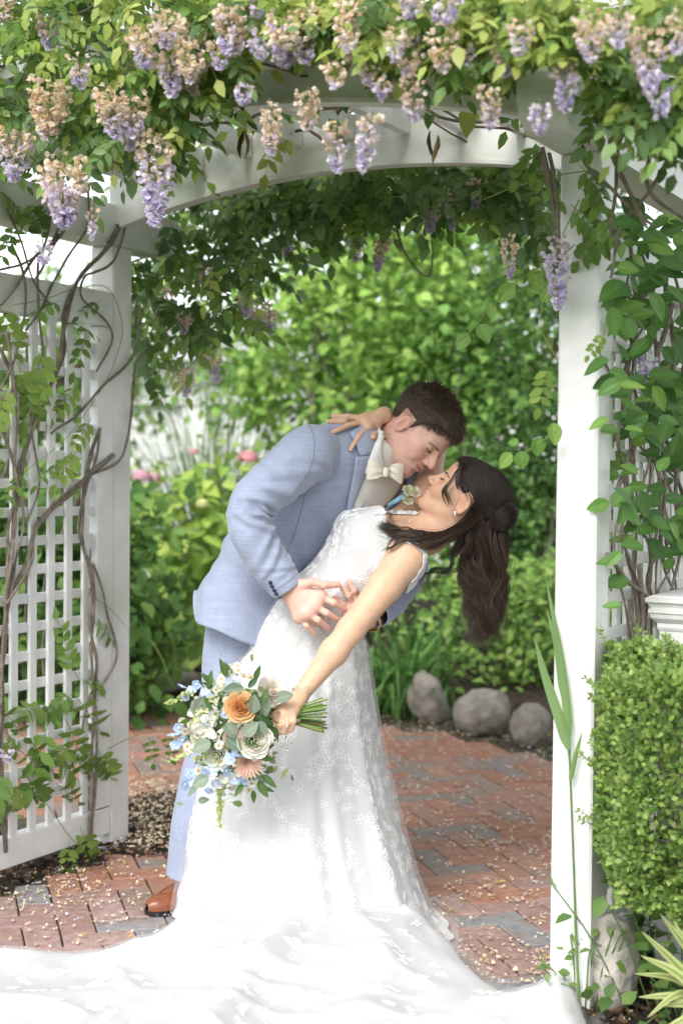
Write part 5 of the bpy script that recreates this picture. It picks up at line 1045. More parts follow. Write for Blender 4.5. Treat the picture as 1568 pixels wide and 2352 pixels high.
# trousers
def leg(pts, rs, name='trouser_leg', seed=0):
    P = spline(pts, 50); R = spline(np.array(rs)[:, None], 50)[:, 0]; T, A, B = frames(P, (0, 1, 0)); th = np.arange(30)/30*2*np.pi; G = P[:, None]+R[:, None, None]*(np.cos(th)[None, :, None]*A[:, None]+.95*np.sin(th)[None, :, None]*B[:, None])
    s = np.linspace(0, 1, 50)[:, None]; G = G+unit(G-P[:, None])*(.005*vnoise(G, 7, seed)+.004*np.sin(s*30+2*np.sin(th)[None])*np.exp(-((s-.5)/.2)**2)+.004*np.cos(2*th)[None]*s)[..., None]
    v, t, q = grid_mesh(G, cap0=True); o = obj(name, np_mesh(name, v, [t, q], None, True, MT['suit']), groom); return fix_normals(o)
leg([pix(555, 1395, 4.10), pix(545, 1470, 4.08), pix(524, 1600, 4.06), pix(488, 1730, 4.06), pix(450, 1880, 4.07), pix(432, 2010, 4.09)], [.10, .094, .082, .070, .064, .060])
leg([pix(590, 1400, 4.16), pix(640, 1500, 4.22), pix(700, 1690, 4.26), pix(725, 1850, 4.27), pix(745, 2030, 4.27)], [.10, .09, .07, .062, .058], seed=3)
# shoes
def shoe(toe, heel, seed=0):
    ax = (heel-toe)*[1, 1, 0]; Ln = np.linalg.norm(ax); d = -ax/Ln; s_ = np.cross(d, Z); t = np.linspace(0, 1, 26)
    wd = np.interp(t, [0, .04, .12, .3, .5, .75, .93, 1], [.006, .026, .040, .049, .043, .034, .030, .010]); hh = np.interp(t, [0, .05, .15, .35, .5, .62, .8, 1], [.020, .032, .040, .054, .074, .090, .088, .075]); th = np.linspace(0, np.pi, 15)
    G = np.stack([[toe*[1, 1, 0]-d*Ln*t[i]+s_*wd[i]*np.sign(math.cos(a))*abs(math.cos(a))**.75+Z*(.013+hh[i]*math.sin(a)**.8) for a in th] for i in range(26)]); o = obj('shoe', np_mesh('shoe', G.reshape(-1, 3), [grid_faces(26, 15)], None, True, MT['leather']), groom); fix_normals(o)
    th2 = np.arange(24)/24*2*np.pi; P = []
    out = [toe*[1, 1, 0]-d*Ln*t[i]+s_*(wd[i]+.004)*sg for sg in (1, -1) for i in (range(26) if sg > 0 else range(25, -1, -1))]; n = len(out); P = [p+Z*.001 for p in out]+[p+Z*.014 for p in out]; c0 = np.mean(out, 0); P += [c0+Z*.001, c0+Z*.014]
    mb = MB(); mb.add(P, [(2*n, (i+1) % n, i) for i in range(n)]+[(2*n+1, n+i, n+(i+1) % n) for i in range(n)], [(i, (i+1) % n, n+(i+1) % n, n+i) for i in range(n)]); fix_normals(mb.build('sole', MT['sole'], o, False))
    mb = MB() # apron seam and laces
    seam = []
    for a in np.linspace(.35, math.pi-.35, 17):
        k = .14+.30*abs(a-math.pi/2)/1.2; i = k*25; i0 = int(i); seam.append(toe*[1, 1, 0]-d*Ln*k+s_*np.interp(k, t, wd)*math.cos(a)*1.02+Z*(.0145+np.interp(k, t, hh)*math.sin(a)**.8))
    v_, t_, q_ = tube_arrays(spline(seam, 40), .0016, 5); mb.add(v_, t_, q_)
    for k in (.46, .53, .60):
        P = [toe*[1, 1, 0]-d*Ln*k+s_*np.interp(k, t, wd)*math.cos(a)+Z*(.0155+np.interp(k, t, hh)*math.sin(a)**.8) for a in np.linspace(.9, math.pi-.9, 7)]; v_, t_, q_ = tube_arrays(P, .0022, 5); mb.add(v_, t_, q_)
    mb.build('laces', MT['leather'], o)
toe = grd(338, 2103); shoe(toe, toe+unit(dv(.72, .69, 0))*.30); toe = pix(800, 2060, 4.12)*[1, 1, 0]; shoe(toe, toe+unit(dv(-.3, .9, 0))*.30)
# shirt front, collar, lapels laid on the chest
left = [(868, 985), (852, 1020), (836, 1060), (818, 1115), (800, 1165), (786, 1205)]; right = [(915, 1050), (925, 1075), (922, 1105), (900, 1140), (862, 1172), (800, 1198)]
Gs = patch(JB, left, right, 26, 14, .006, .004, 3); slab('shirt', Gs, MT['shirt'], groom, .003)
SH = bvh_of(groom.children[-1])
pl_ = patch(SH, [(893, 1085), (872, 1130), (838, 1175), (815, 1192)], [(908, 1092), (888, 1136), (852, 1178), (822, 1194)], 14, 4, .004); slab('placket', pl_, MT['shirt'], groom, .002)
h_ = hit(SH, 844+10, 1134)
for x, y in [(843, 1133), (862, 1180)]:
    h_ = hit(SH, x, y)
    if h_: v_, t_, q_ = tube_arrays([h_[0], h_[0]+h_[1]*.004], .005, 8); obj('stud', np_mesh('stud', v_, [t_, q_], None, True, MT['metal']), groom)
# near lapel with notch, collar, far lapel
Gl = patch(JB, [(812, 1050), (806, 1090), (795, 1150), (778, 1215), (762, 1265)], [(850, 1045), (838, 1080), (818, 1130), (795, 1195), (766, 1268)], 24, 8, .010, .004, 3); slab('lapel', Gl, MT['suit'], groom, .004)
Gc = patch(JB, [(800, 1000), (812, 1022), (822, 1048)], [(868, 968), (860, 1000), (848, 1044)], 12, 8, .011, .004, 3); slab('jacket_collar', Gc, MT['suit'], groom, .004)
Gf = patch(JB, [(925, 1080), (925, 1108), (905, 1140), (866, 1172), (806, 1199)], [(985, 1075), (975, 1130), (945, 1165), (895, 1186), (812, 1208)], 22, 8, .009, .004, 3); slab('lapel', Gf, MT['suit'], groom, .004)
# shirt collar: a stand round the neck and two pointed leaves
ca = unit(GH.w((0, -.03, -.05))-NB); cc_ = NB+ca*.040; s1 = unit(np.cross(ca, FT)); f1 = unit(np.cross(s1, ca)); f1 = f1 if f1.dot(FT) > 0 else -f1; th = np.linspace(0.12, 2*np.pi-.12, 44); G = []
for hgt, rr in [(-.045, .078), (-.015, .073), (.020, .066), (.034, .063), (.032, .060), (.0, .058)]: G.append([cc_+ca*(hgt-.012*math.cos(a))+(f1*math.cos(a)+s1*math.sin(a))*rr for a in th])
slab('collar_stand', np.array(G), MT['shirt'], groom, .002)
CB = bvh_of(jacket, [c for c in groom.children if c.name.startswith('shirt')][0], groom.children[-1])
Gk = patch(CB, [(872, 990), (861, 1014), (846, 1046), (833, 1086)], [(882, 992), (874, 1020), (874, 1048), (880, 1074)], 16, 8, .009, .006, 4); slab('shirt_collar', Gk, MT['shirt'], groom, .003)
Gk = patch(CB, [(896, 1066), (906, 1074), (918, 1086)], [(920, 1052), (934, 1066), (938, 1084)], 8, 6, .009, .004, 2); slab('shirt_collar', Gk, MT['shirt'], groom, .003)
# bow tie
bw = thing('bow_tie', '', 'bow tie') if False else None
def bow(c, right, upv, fr):
    mb = MB()
    for sg in (-1, 1):
        t = np.linspace(0, 1, 13); s = np.linspace(-1, 1, 13); P = []
        for a in t:
            hw = .011+.020*a**.8-.004*max(0, a-.85)/.15
            for b in s: P.append(c+right*sg*(.007+.045*a)+upv*(hw*b+.004*math.sin(a*3+sg))+fr*(.010*math.sin(a*math.pi*.9)*(1-.35*b*b)+.003*math.sin(b*7+a*5)*(1-a)))
        q = grid_faces(13, 13); o_ = len(P); P2 = np.array(P)-fr*.008; mb.add(np.vstack([P, P2]), None, np.vstack([q, q[:, ::-1]+o_]))
    o = mb.build('bow_tie', MT['satin'], groom); fix_normals(o); mb = MB(); th = np.arange(12)/12*2*np.pi; G = np.array([[c+right*(.010*math.cos(a))*(1-.2*abs(z)/.012)+upv*z+fr*(.008+.008*math.sin(a)) for a in th] for z in np.linspace(-.013, .013, 6)]); v, t, q = grid_mesh(G, cap0=True, cap1=True); mb.add(v, t, q); fix_normals(mb.build('bow_knot', MT['satin'], o))
hb_ = hit(SH, 884, 1084); bc_ = (hb_[0]+hb_[1]*.012) if hb_ else pix(884, 1084, 3.95); bow(bc_-FW*.010, unit(dv(.95, .30, -.05)), unit(dv(.10, .0, 1.)), unit(dv(.25, -.95, -.1)))
# watch on the far wrist
wd_ = unit(WRF-ELF); th = np.arange(20)/20*2*np.pi; A_ = unit(np.cross(wd_, Z)); B_ = np.cross(wd_, A_); wc = pix(848, 1424, 3.915); G = np.array([[wc+wd_*z+(A_*math.cos(a)+B_*math.sin(a))*r for a in th] for z, r in ((-.007, .034), (-.007, .037), (.007, .037), (.007, .034))]); v, t, q = grid_mesh(G); obj('watch', np_mesh('watch', v, [q], None, True, MT['gold']), groom)

# stitched seams: armhole, dart, lapel roll
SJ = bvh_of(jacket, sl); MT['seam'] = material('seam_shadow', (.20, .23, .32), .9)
for pts in [[(688, 966), (708, 976), (720, 1005), (721, 1040), (712, 1075), (692, 1110), (664, 1142)], [(700, 1135), (690, 1180), (672, 1235), (655, 1280)]]:
    Q = [hit(SJ, *p) for p in spline(pts, 40)]; Q = [h[0]+h[1]*.0006 for h in Q if h]
    if len(Q) > 6:
        v_, t_, q_ = tube_arrays(Q, .0009, 5); obj('seam', np_mesh('seam', v_, [t_, q_], None, True, MT['seam']), jacket)
# ---------------------------------------------------------------- bride
BH = Head(pix(1064, 1146, 3.95), (-.70, .06, .708), (.70, -.10, .705), .93, fem=1, smile=.0080, open=.0042)
BNB = pix(985, 1226, 3.98); BSN, BSF = pix(934, 1282, 3.835), pix(925, 1200, 4.06)
BEL, BWR = pix(806, 1446, 3.745), pix(690, 1596, 3.70); BFM, BFE, BFW = pix(984, 1112, 4.09), pix(998, 1035, 4.20), pix(884, 951, 4.04)
BCH = pix(860, 1258, 3.98); BWA = pix(742, 1390, 3.98)
def onJ(x, y, off=.009):
    h_ = hit(JB, x, y)
    if h_ is None: return pix(x, y, 4.0)
    return h_[0]+h_[1]*off
BL_HAND = mk_hand(pix(684, 1606, 3.69), PX([(672, 1632, 3.655), (662, 1640, 3.65), (649, 1644, 3.65), (638, 1646, 3.655)]),
    [PX([(672, 1632, 3.655), (674, 1656, 3.635), (667, 1676, 3.645), (655, 1680, 3.675)]), PX([(662, 1640, 3.65), (659, 1662, 3.628), (652, 1680, 3.64), (642, 1682, 3.67)]), PX([(649, 1644, 3.65), (644, 1664, 3.63), (638, 1680, 3.64), (630, 1681, 3.67)]), PX([(638, 1646, 3.655), (630, 1662, 3.638), (627, 1677, 3.645), (622, 1677, 3.67)])],
    thumb=PX([(660, 1612, 3.68), (645, 1618, 3.70), (632, 1628, 3.71)]), rp=.0140, rf=.0084, rt=.0072, rw_=.0225)
def jf(lst): return [onJ(*q) for q in lst]
BR_HAND = mk_hand(pix(882, 953, 4.02), jf([(838, 962, .016), (832, 970, .016), (832, 980, .016), (842, 988, .014)]),
    [jf([(838, 962, .016), (800, 957, .013), (766, 955, .009)]), jf([(832, 970, .016), (790, 968, .014), (755, 968, .009)]), jf([(832, 980, .016), (796, 987, .015), (762, 999, .009)]), jf([(842, 988, .014), (818, 1010, .014), (801, 1034, .009)])],
    thumb=jf([(866, 972, .024), (862, 992, .028), (848, 1012, .024)]), rp=.0140, rf=.0088, rt=.0070, rw_=.0205)
def bride_sdf(p):
    hd = BH.sdf(p); nk = BH.w((0, -.028, -.060)); d = smin(hd, chain(p, [nk, BNB], [.045, .046], .02), .02); d = smin(d, cap(p, BH.w((0, .01, -.085)), BNB, .026, .036), .02)
    d = smin(d, cap(p, BSN*.92+BSF*.08, BSF*.92+BSN*.08, .042, .042), .05); d = smin(d, cap(p, BNB, BSN, .032, .038), .05); d = smin(d, cap(p, BNB, BSF, .032, .038), .05)
    for s_ in (-.062, .062):
        d = smin(d, chain(p, [BCH+dv(0, s_, 0)+dv(.04, 0, .0), BCH*.5+BWA*.5+dv(0, s_*.7, 0), BWA+dv(0, s_, 0)], [.070, .060, .066], .03), .04)
    fb = unit(dv(-.57, -.2, .79))
    for s_ in (-.075, .075): d = smin(d, ell(p, BCH+dv(-.03, s_, -.005)+fb*.034, (.040, .040, .040)), .03)
    d = smin(d, chain(p, [BSN, BSN*.62+BEL*.38, BEL], [.050, .045, .0345], .015), .03); d = smin(d, chain(p, [BEL, BEL*.65+BWR*.35, BWR], [.0345, .0345, .0220], .02), .018)
    d = smin(d, chain(p, [BWA, pix(700, 1700, 4.05), pix(690, 2040, 4.12)], [.10, .07, .04], .03), .04)
    d = smin(d, hand_sdf(p, BL_HAND), .008); fa = chain(p, [BSF, BFM, BFE, BFW], [.038, .036, .032, .0185], .015); fa = smin(fa, hand_sdf(p, BR_HAND), .008); return smin(d, fa, .002+.030*np.clip(1-np.linalg.norm(p-BSF, axis=-1)/.09, 0, 1))
hb2 = bx_([BH.w(q) for q in [(.09, .13, .12), (-.09, .13, .12), (.09, -.12, .12), (-.09, -.12, .12), (.09, .13, -.13), (-.09, .13, -.13), (0, -.1, -.14), (.09, -.12, -.1), (-.09, -.12, -.1)]], .015)
bh1 = bx_([q for c in BL_HAND[0]+BL_HAND[1] for q in c[0]], .025); bh2 = bx_([q for c in BR_HAND[0]+BR_HAND[1] for q in c[0]], .025); bt = bx_([BSN, BSF, BNB, BEL, BWR, BCH, BWA, BFE, BFW], .09)
B_SKIN = (.69, .44, .305)
def bride_col(P): return skin_colour(P, BH, B_SKIN, (.60, .25, .17), (.56, .19, .19))
bride = body_mesh('person', bride_sdf, (*bx_([BH.w((0, 0, .13)), BWA, pix(690, 2040, 4.12), BSN, BSF, BFE, BFW, BWR, BH.w((0, -.13, 0))], .13), .016), [(*hb2, .0030), (*bh1, .0022), (*bh2, .0022), (*bt, .0060)], bride_col, MT['skin'])
tag(bride, 'woman in white lace wedding gown leaning back with long dark wavy hair', 'person')
nails(bride, [(c[0][-2], c[0][-1], (hit(JB, *proj(c[0][-1])) or (0, dv(0, -1, .3)))[1]) for c in BR_HAND[1]], .0074, (.74, .50, .44))
brow_lash(bride, BH, (.03, .02, .015), 80, 6, .008)
# teeth
MT['teeth'] = material('teeth', (.82, .80, .75), .25, spec=.5); t = np.linspace(-1, 1, 15); P = [BH.w((.0185*a, .0935-.010*a*a, z+.0055*a*a)) for z in (-.0665, -.0585) for a in t]; mb = MB(); mb.add(P, None, grid_faces(2, 15)); solid(mb.build('teeth', MT['teeth'], bride), .003, 0)
# ---- gown
MT['gown'] = material('white_gown', (.64, .64, .65), .75, sheen=.1, bump=.08, bscale=300, trans=.10)
MT['lace'] = material('lace_thread', (.93, .93, .93), .7)
MT['tulle'] = material('tulle', (.90, .90, .91), .8, alpha=.22, trans=.4)
fb = unit(dv(-.57, -.22, .79)); ab_ = unit(BCH-BWA); lb_ = unit(np.cross(ab_, fb)); 
def bst(x, y, Y, a, b, f=0.): return (pix(x, y, Y), lb_, fb, a, b, 2.1)
bs = [bst(722, 1412, 3.98, .142, .112), bst(742, 1390, 3.98, .136, .104), bst(775, 1350, 3.98, .134, .100), bst(812, 1310, 3.98, .142, .110), bst(840, 1280, 3.98, .152, .125), bst(862, 1256, 3.98, .155, .122), bst(884, 1234, 3.98, .146, .108)]
def bdisp(G, t, th): # two cups
    return .018*np.exp(-((t-.70)/.16)**2)*(np.exp(-((th-.95)/.42)**2)+np.exp(-((th-2.19)/.42)**2))
BG = loft_arrays(bs, 40, 64, bdisp); th = np.arange(64)/64*2*np.pi; tt = np.linspace(0, 1, 40)
lift = np.clip((tt-.55)/.45, 0, 1)[:, None]**1.3*(.040*np.exp(-((th-.9)/.38)**2)+.040*np.exp(-((th-2.24)/.38)**2)-.012*np.exp(-((th-1.57)/.2)**2)-.055*np.clip(-np.sin(th), 0, 1))[None]
BG = BG+lift[..., None]*ab_; v, t_, q = grid_mesh(BG); bodice = obj('bodice', np_mesh('bodice', v, [q], None, True, MT['gown']), bride); fix_normals(bodice); BB = bvh_of(bodice); solid(bodice, .003, 1)
SK = [(1372, 640, 806, 3.97, .30), (1425, 608, 833, 3.98, .15), (1480, 578, 840, 4.0, .05), (1560, 530, 846, 4.02, 0), (1700, 480, 868, 4.05, 0), (1850, 440, 900, 4.08, 0), (2000, 420, 935, 4.10, 0), (2080, 402, 955, 4.11, 0), (2128, 398, 968, 4.12, 0)]
rows = []
for y, xl, xr, Y, tilt in SK:
    c = pix((xl+xr)/2, y+(xr-xl)*.5*tilt*1.0, Y); h = (xr-xl)/2/pxm(Y); rows.append((c, dv(1, 0, -tilt*1.0), dv(0, -1, 0), h, h*(.80 if y < 1500 else .9), 2.0))
rows[-1] = (rows[-1][0]*[1, 1, 0]+[0, 0, .012],)+rows[-1][1:]
def sdisp(G, t, th):
    a = np.clip((t-.06), 0, 1)**1.1; return a*(.016*np.sin(9*th+1.1+.8*np.sin(3*t))+.011*np.sin(16*th+2.3+1.2*t)+.006*np.sin(29*th+.4))+.002*vnoise(G, 12)
def sweep(G):
    n, m_ = G.shape[:2]; t = np.linspace(0, 1, n)[:, None]; th = np.arange(m_)[None]/m_*2*np.pi; k = np.clip((t-.50)/.50, 0, 1)**2*np.clip(np.sin(th+.45)*1.15, 0, 1); G = G.copy(); G[..., 1] -= .26*k; G[..., 0] += (.03+.075*np.clip(np.cos(th), 0, 1))*k; return G
SKG = sweep(loft_arrays(rows, 110, 200, sdisp)); v, t_, q = grid_mesh(SKG, cap0=False); skirt = obj('skirt', np_mesh('skirt', v, [q], None, True, MT['gown']), bride); fix_normals(skirt)
def tdisp(G, t, th):
    a = np.clip((t-.10), 0, 1); return .008+a*(.012+.014*np.sin(7*th+2.1+1.3*t)+.012*np.sin(13*th+.7)+.007*np.sin(23*th+2))+.05*np.clip(t-.75, 0, 1)*(.6+np.cos(th))
TG = sweep(loft_arrays(rows, 90, 200, tdisp)); v, t_, q = grid_mesh(TG); obj('tulle_overlay', np_mesh('tulle_overlay', v, [q], None, True, MT['tulle']), bride)
# train: a gathered sheet spread over the bricks
edge = [(-120, 2235), (0, 2216), (180, 2206), (330, 2190), (440, 2172), (540, 2160), (700, 2120), (860, 2110), (975, 2118), (1030, 2180), (1075, 2235), (1118, 2272), (1160, 2300), (1212, 2318), (1226, 2296), (1300, 2290), (1335, 2330), (1400, 2480), (1300, 2800), (600, 2900), (-200, 2800)]
EP = np.array([grd(*p)[:2] for p in edge])
def inpoly(P, poly):
    x, y = P[..., 0], P[..., 1]; c = np.zeros(x.shape, bool); j = len(poly)-1
    for i in range(len(poly)):
        xi, yi = poly[i]; xj, yj = poly[j]; c ^= ((yi > y) != (yj > y)) & (x < (xj-xi)*(y-yi)/((yj-yi) or 1e-9)+xi); j = i
    return c
def edist(P, poly):
    d = np.full(P.shape[:-1], 9.); n = len(poly)
    for i in range(n):
        a, b = poly[i], poly[(i+1) % n]; ab = b-a; t = np.clip(((P-a)@ab)/(ab@ab), 0, 1); d = np.minimum(d, np.linalg.norm(P-a-t[..., None]*ab, axis=-1))
    return d
nx_, ny_ = 230, 190; X, Y = np.meshgrid(np.linspace(-1.35, .85, nx_), np.linspace(2.3, 4.25, ny_), indexing='ij'); P2 = np.stack([X, Y], -1); din = edist(P2, EP)*np.where(inpoly(P2, EP), 1, -1)
sc_ = rows[-1][0]; rr = np.hypot(X-sc_[0], Y-sc_[1]); ang = np.arctan2(Y-sc_[1], X-sc_[0]); P3 = np.stack([X, Y, 0*X], -1)
fold = .040*(np.sin(15*ang+3*rr+2.5*vnoise(P3, 2.2))*.5+.5)**3*np.clip(rr-.15, 0, .8)+.014*(1-np.abs(vnoise(P3*[1.6, 5, 1], 1.6, 4)))**5+.022*(vnoise(P3, 3.5)+.4)+.006*vnoise(P3, 9)+.002*vnoise(P3, 22)
Ht = .012+np.clip(din/.06, 0, 1)**.6*(.014+np.maximum(fold, -.008))+.05*np.exp(-np.clip(np.hypot(X-sc_[0], np.minimum(Y-sc_[1]+.4, 0)*1.)-.30, 0, 9)/.10)*np.clip(din/.1, 0, 1)
Ht += .05*np.exp(-((X-.60)**2+(Y-3.33)**2)/.004)*np.clip(din/.03, 0, 1)
# pull the border vertices onto the outline so that the edge is a clean curve
gx_, gy_ = np.gradient(din, X[1, 0]-X[0, 0], Y[0, 1]-Y[0, 0]); bd_ = np.abs(din) < .0115; X2 = np.where(bd_, X-gx_*din, X); Y2 = np.where(bd_, Y-gy_*din, Y); Vt = np.stack([X2, Y2, np.where(bd_, .006+.006*np.abs(vnoise(P3, 14)), Ht)], -1); ok = din > -.0115; F = grid_faces(nx_, ny_); F = F[ok.ravel()[F].all(1)]; Vt = Vt.reshape(-1, 3); used = np.unique(F); mp = -np.ones(len(Vt), int); mp[used] = np.arange(len(used))
train = obj('train', np_mesh('train', Vt[used], [mp[F]], None, True, MT['gown']), bride)
# thin tulle layer of the train, reaching a little past the lining
ok2 = din > -.055; Zt = np.where(din > -.004, np.maximum(Ht, .014)+.006, .006+.008*np.abs(vnoise(P3, 9)))+.003*vnoise(P3, 16); V2 = np.stack([X, Y, Zt], -1).reshape(-1, 3); F2 = grid_faces(nx_, ny_); F2 = F2[ok2.ravel()[F2].all(1)]; u2 = np.unique(F2); m2 = -np.ones(len(V2), int); m2[u2] = np.arange(len(u2))
obj('train_tulle', np_mesh('train_tulle', V2[u2], [m2[F2]], None, True, MT['tulle']), bride)
# ---- lace: raised outlines of flowers and leaf sprigs
def motif(r, kind, s):
    out = []; a0 = r.uniform(0, 6.28)
    def petal(c, a, L, w):
        t = np.linspace(0, 1, 9); x = L*t; y = w*np.sin(np.pi*t**.85); P = np.vstack([np.stack([x, y], 1), np.stack([x, -y], 1)[::-1]]); ca_, sa = math.cos(a), math.sin(a); return np.stack([c[0]+P[:, 0]*ca_-P[:, 1]*sa, c[1]+P[:, 0]*sa+P[:, 1]*ca_], 1)
    if kind == 0:
        n = int(r.integers(5, 7)); out = [petal((0, 0), a0+k*2*np.pi/n, s*r.uniform(.85, 1.1), s*.36) for k in range(n)]; th = np.linspace(0, 2*np.pi, 10); out.append(np.stack([.22*s*np.cos(th), .22*s*np.sin(th)], 1))
    elif kind == 1:
        L = 2.6*s; t = np.linspace(0, 1, 10); bend = r.uniform(-.5, .5); sx, sy = L*t*np.cos(a0+bend*t), L*t*np.sin(a0+bend*t); out.append(np.stack([sx, sy], 1))
        for k in range(5): i = 1+2*k if 1+2*k < 10 else 9; out.append(petal((sx[i], sy[i]), a0+bend*t[i]+(.75 if k % 2 else -.75), s*.85, s*.26))
    else: out = [petal((0, 0), a0, s*.9, s*.32), petal((0, 0), a0+1.9, s*.8, s*.28), petal((0, 0), a0-1.7, s*.7, s*.26)]
    return out
def lace(name, G, parent, n, s, seed, trange, sep, close=True, rad=.0011, off=.0022, good=None):
    r = np.random.default_rng(seed); nu, nv = G.shape[:2]; Gt = np.gradient(G, axis=0); Gs = np.gradient(np.concatenate([G[:, -1:], G, G[:, :1]], 1), axis=1)[:, 1:-1] if close else np.gradient(G, axis=1); N = unit(np.cross(Gs, Gt)); cen = G.mean(1, keepdims=True)
    if close: N = np.where(((N*(G-cen)).sum(-1) < 0)[..., None], -N, N)
    else: N = np.where(N[..., 2:] < 0, -N, N)
    lt, ls = np.linalg.norm(Gt, axis=-1), np.linalg.norm(Gs, axis=-1); pts = []; mb = MB(); tries = 0
    def smp(A, i, j):
        i = np.clip(i, 0, nu-1.001); i0 = i.astype(int); fi = (i-i0)[:, None]
        if close: j = j % nv; j0 = j.astype(int) % nv; j1 = (j0+1) % nv
        else: j = np.clip(j, 0, nv-1.001); j0 = j.astype(int); j1 = j0+1
        fj = (j-np.floor(j))[:, None]; return (A[i0, j0]*(1-fj)+A[i0, j1]*fj)*(1-fi)+(A[i0+1, j0]*(1-fj)+A[i0+1, j1]*fj)*fi
    while len(pts) < n and tries < n*30:
        tries += 1; i, j = r.uniform(*trange)*(nu-1), r.uniform(0, nv-1); p = G[int(i), int(j)]
        if good is not None and not good[int(i), int(j)]: continue
        if any((p-q)@(p-q) < sep*sep for q in pts): continue
        pts.append(p); a, b = lt[int(i), int(j)], ls[int(i), int(j)]
        for o in motif(r, int(r.choice([0, 1, 1, 2])), s*r.uniform(.8, 1.2)):
            ii, jj = i+o[:, 1]/max(a, 1e-4), j+o[:, 0]/max(b, 1e-4)
            if ii.max() > (nu-1)*trange[1]+1 or ii.min() < 0: continue
            Q = smp(G, ii, jj)+unit(smp(N, ii, jj))*off; v_, t_, q_ = tube_arrays(Q, rad, 4, False); mb.add(v_, None, q_)
    o = mb.build(name, MT['lace'], parent); o['kind'] = 'stuff'; return o
lace('lace', SKG, skirt, 760, .0185, 3, (.02, .95), .029, rad=.0011, off=.0006)
lace('lace', BG, bodice, 210, .0145, 4, (.0, .97), .0175, rad=.0009, off=.0034)
TGr = Vt.reshape(nx_, ny_, 3); sub = TGr[10:-10, 5:150]; msk = (din > .05)[10:-10, 5:150]
lace('lace', sub, train, 300, .022, 5, (.0, .95), .042, close=False, rad=.0010, off=.0009, good=(din > .09)[10:-10, 5:150])
# straps of scalloped lace over the shoulders
BODY = bvh_of(bride, bodice)
def strap(pts, w, nm='strap'):
    pts = spline(pts, 26); d = unit(np.gradient(pts, axis=0)); nrm = np.stack([-d[:, 1], d[:, 0]], 1); wv = w*(.55+.6*np.abs(np.sin(np.arange(26)*.9)))[:, None]*np.clip(np.minimum(np.arange(26)+2, 28-np.arange(26))/6, 0, 1)[:, None]; G = patch(BODY, pts-nrm*wv, pts+nrm*wv, 26, 6, .004, .002, 2); o = slab(nm, G, MT['gown'], bride, .002); lace('lace', G, o, 16, .008, 9, (.02, .95), .012, close=False, rad=.0009, off=.002); return o
strap([(868, 1228), (897, 1236), (928, 1241), (955, 1253), (973, 1272), (970, 1303), (952, 1332), (930, 1360)], 5.5); strap([(858, 1184), (890, 1179), (925, 1180), (962, 1182)], 4)
# necklace pearl, earring, ring
def ball(name, c, r, mat, parent): 
    import bmesh
    bm = bmesh.new(); bmesh.ops.create_icosphere(bm, subdivisions=2, radius=r); me = bpy.data.meshes.new(name); bm.to_mesh(me); bm.free(); me.materials.append(MT[mat]); [setattr(p, 'use_smooth', True) for p in me.polygons]; return obj(name, me, parent, c) if parent is None else _at(obj(name, me, parent), c)
def _at(o, c): o.matrix_basis = Matrix.Translation([float(x) for x in c]); return o
MT['pearl'] = material('pearl', (.85, .82, .78), .2, spec=.6); MT['gem'] = material('gem', (.9, .9, .92), .05, metal=.9)
h_ = hit(BODY, 940, 1200); ball('necklace_pearl', h_[0]+h_[1]*.003 if h_ else pix(940, 1200, 3.9), .0032, 'pearl', bride)
e_ = BH.w((-.084, -.010, -.041)); ball('earring', e_, .0055, 'gem', bride); ball('earring_drop', e_+dv(.001, -.002, -.007), .004, 'gem', bride)
rg = (BL_HAND[1][1][0][1]*.75+BL_HAND[1][1][0][2]*.25); ball('ring', rg+dv(.002, -.009, .0), .0038, 'gem', bride); rg2 = (BL_HAND[1][3][0][1]*.7+BL_HAND[1][3][0][2]*.3); ball('ring', rg2+dv(0, -.008, 0), .003, 'gem', bride)
# ---- bride's hair
def bundle(guide, n, r0, r1, wave, freq, seed, seg=26, wd=.00042, cols=((.036, .021, .015), (.055, .032, .022), (.024, .015, .011), (.115, .068, .045)), flat=1., tight=1.):
    r = np.random.default_rng(seed); Gd = spline(np.array([pix(*g) for g in guide]), seg); T, A, B = frames(Gd, (0, 1, .1)); s = np.linspace(0, 1, seg); S = []; Wd = []; C = []
    locks = max(1, n//20); lp = r.uniform(0, 6.28, locks); la = r.uniform(0, 6.28, locks); lr = np.sqrt(r.random(locks)); lf = freq*r.uniform(.85, 1.15, locks)
    for k in range(n):
        j = r.integers(locks); rad = r0+(r1-r0)*s**.8; ox = lr[j]*np.cos(la[j])+r.normal(0, .16)*tight; oy = (lr[j]*np.sin(la[j])+r.normal(0, .16)*tight)*flat
        ph = lp[j]*.45+r.normal(0, .28); w = wave*np.clip(s*1.8, 0, 1)*(.7+.8*s); P = Gd+A*(rad*ox+w*np.sin(2*np.pi*lf[j]*s+ph))[:, None]+B*(rad*oy+w*.6*np.cos(2*np.pi*lf[j]*s+ph))[:, None]
        e = int(seg*r.uniform(.86, 1)); S.append(P[:e]); Wd.append(wd*r.uniform(.7, 1.5)); C.append(np.array(cols[r.integers(len(cols))]))
    return S, Wd, C
H_ = [[], [], []]
def addb(*a, **k):
    for i, x in enumerate(bundle(*a, **k)): H_[i].extend(x)
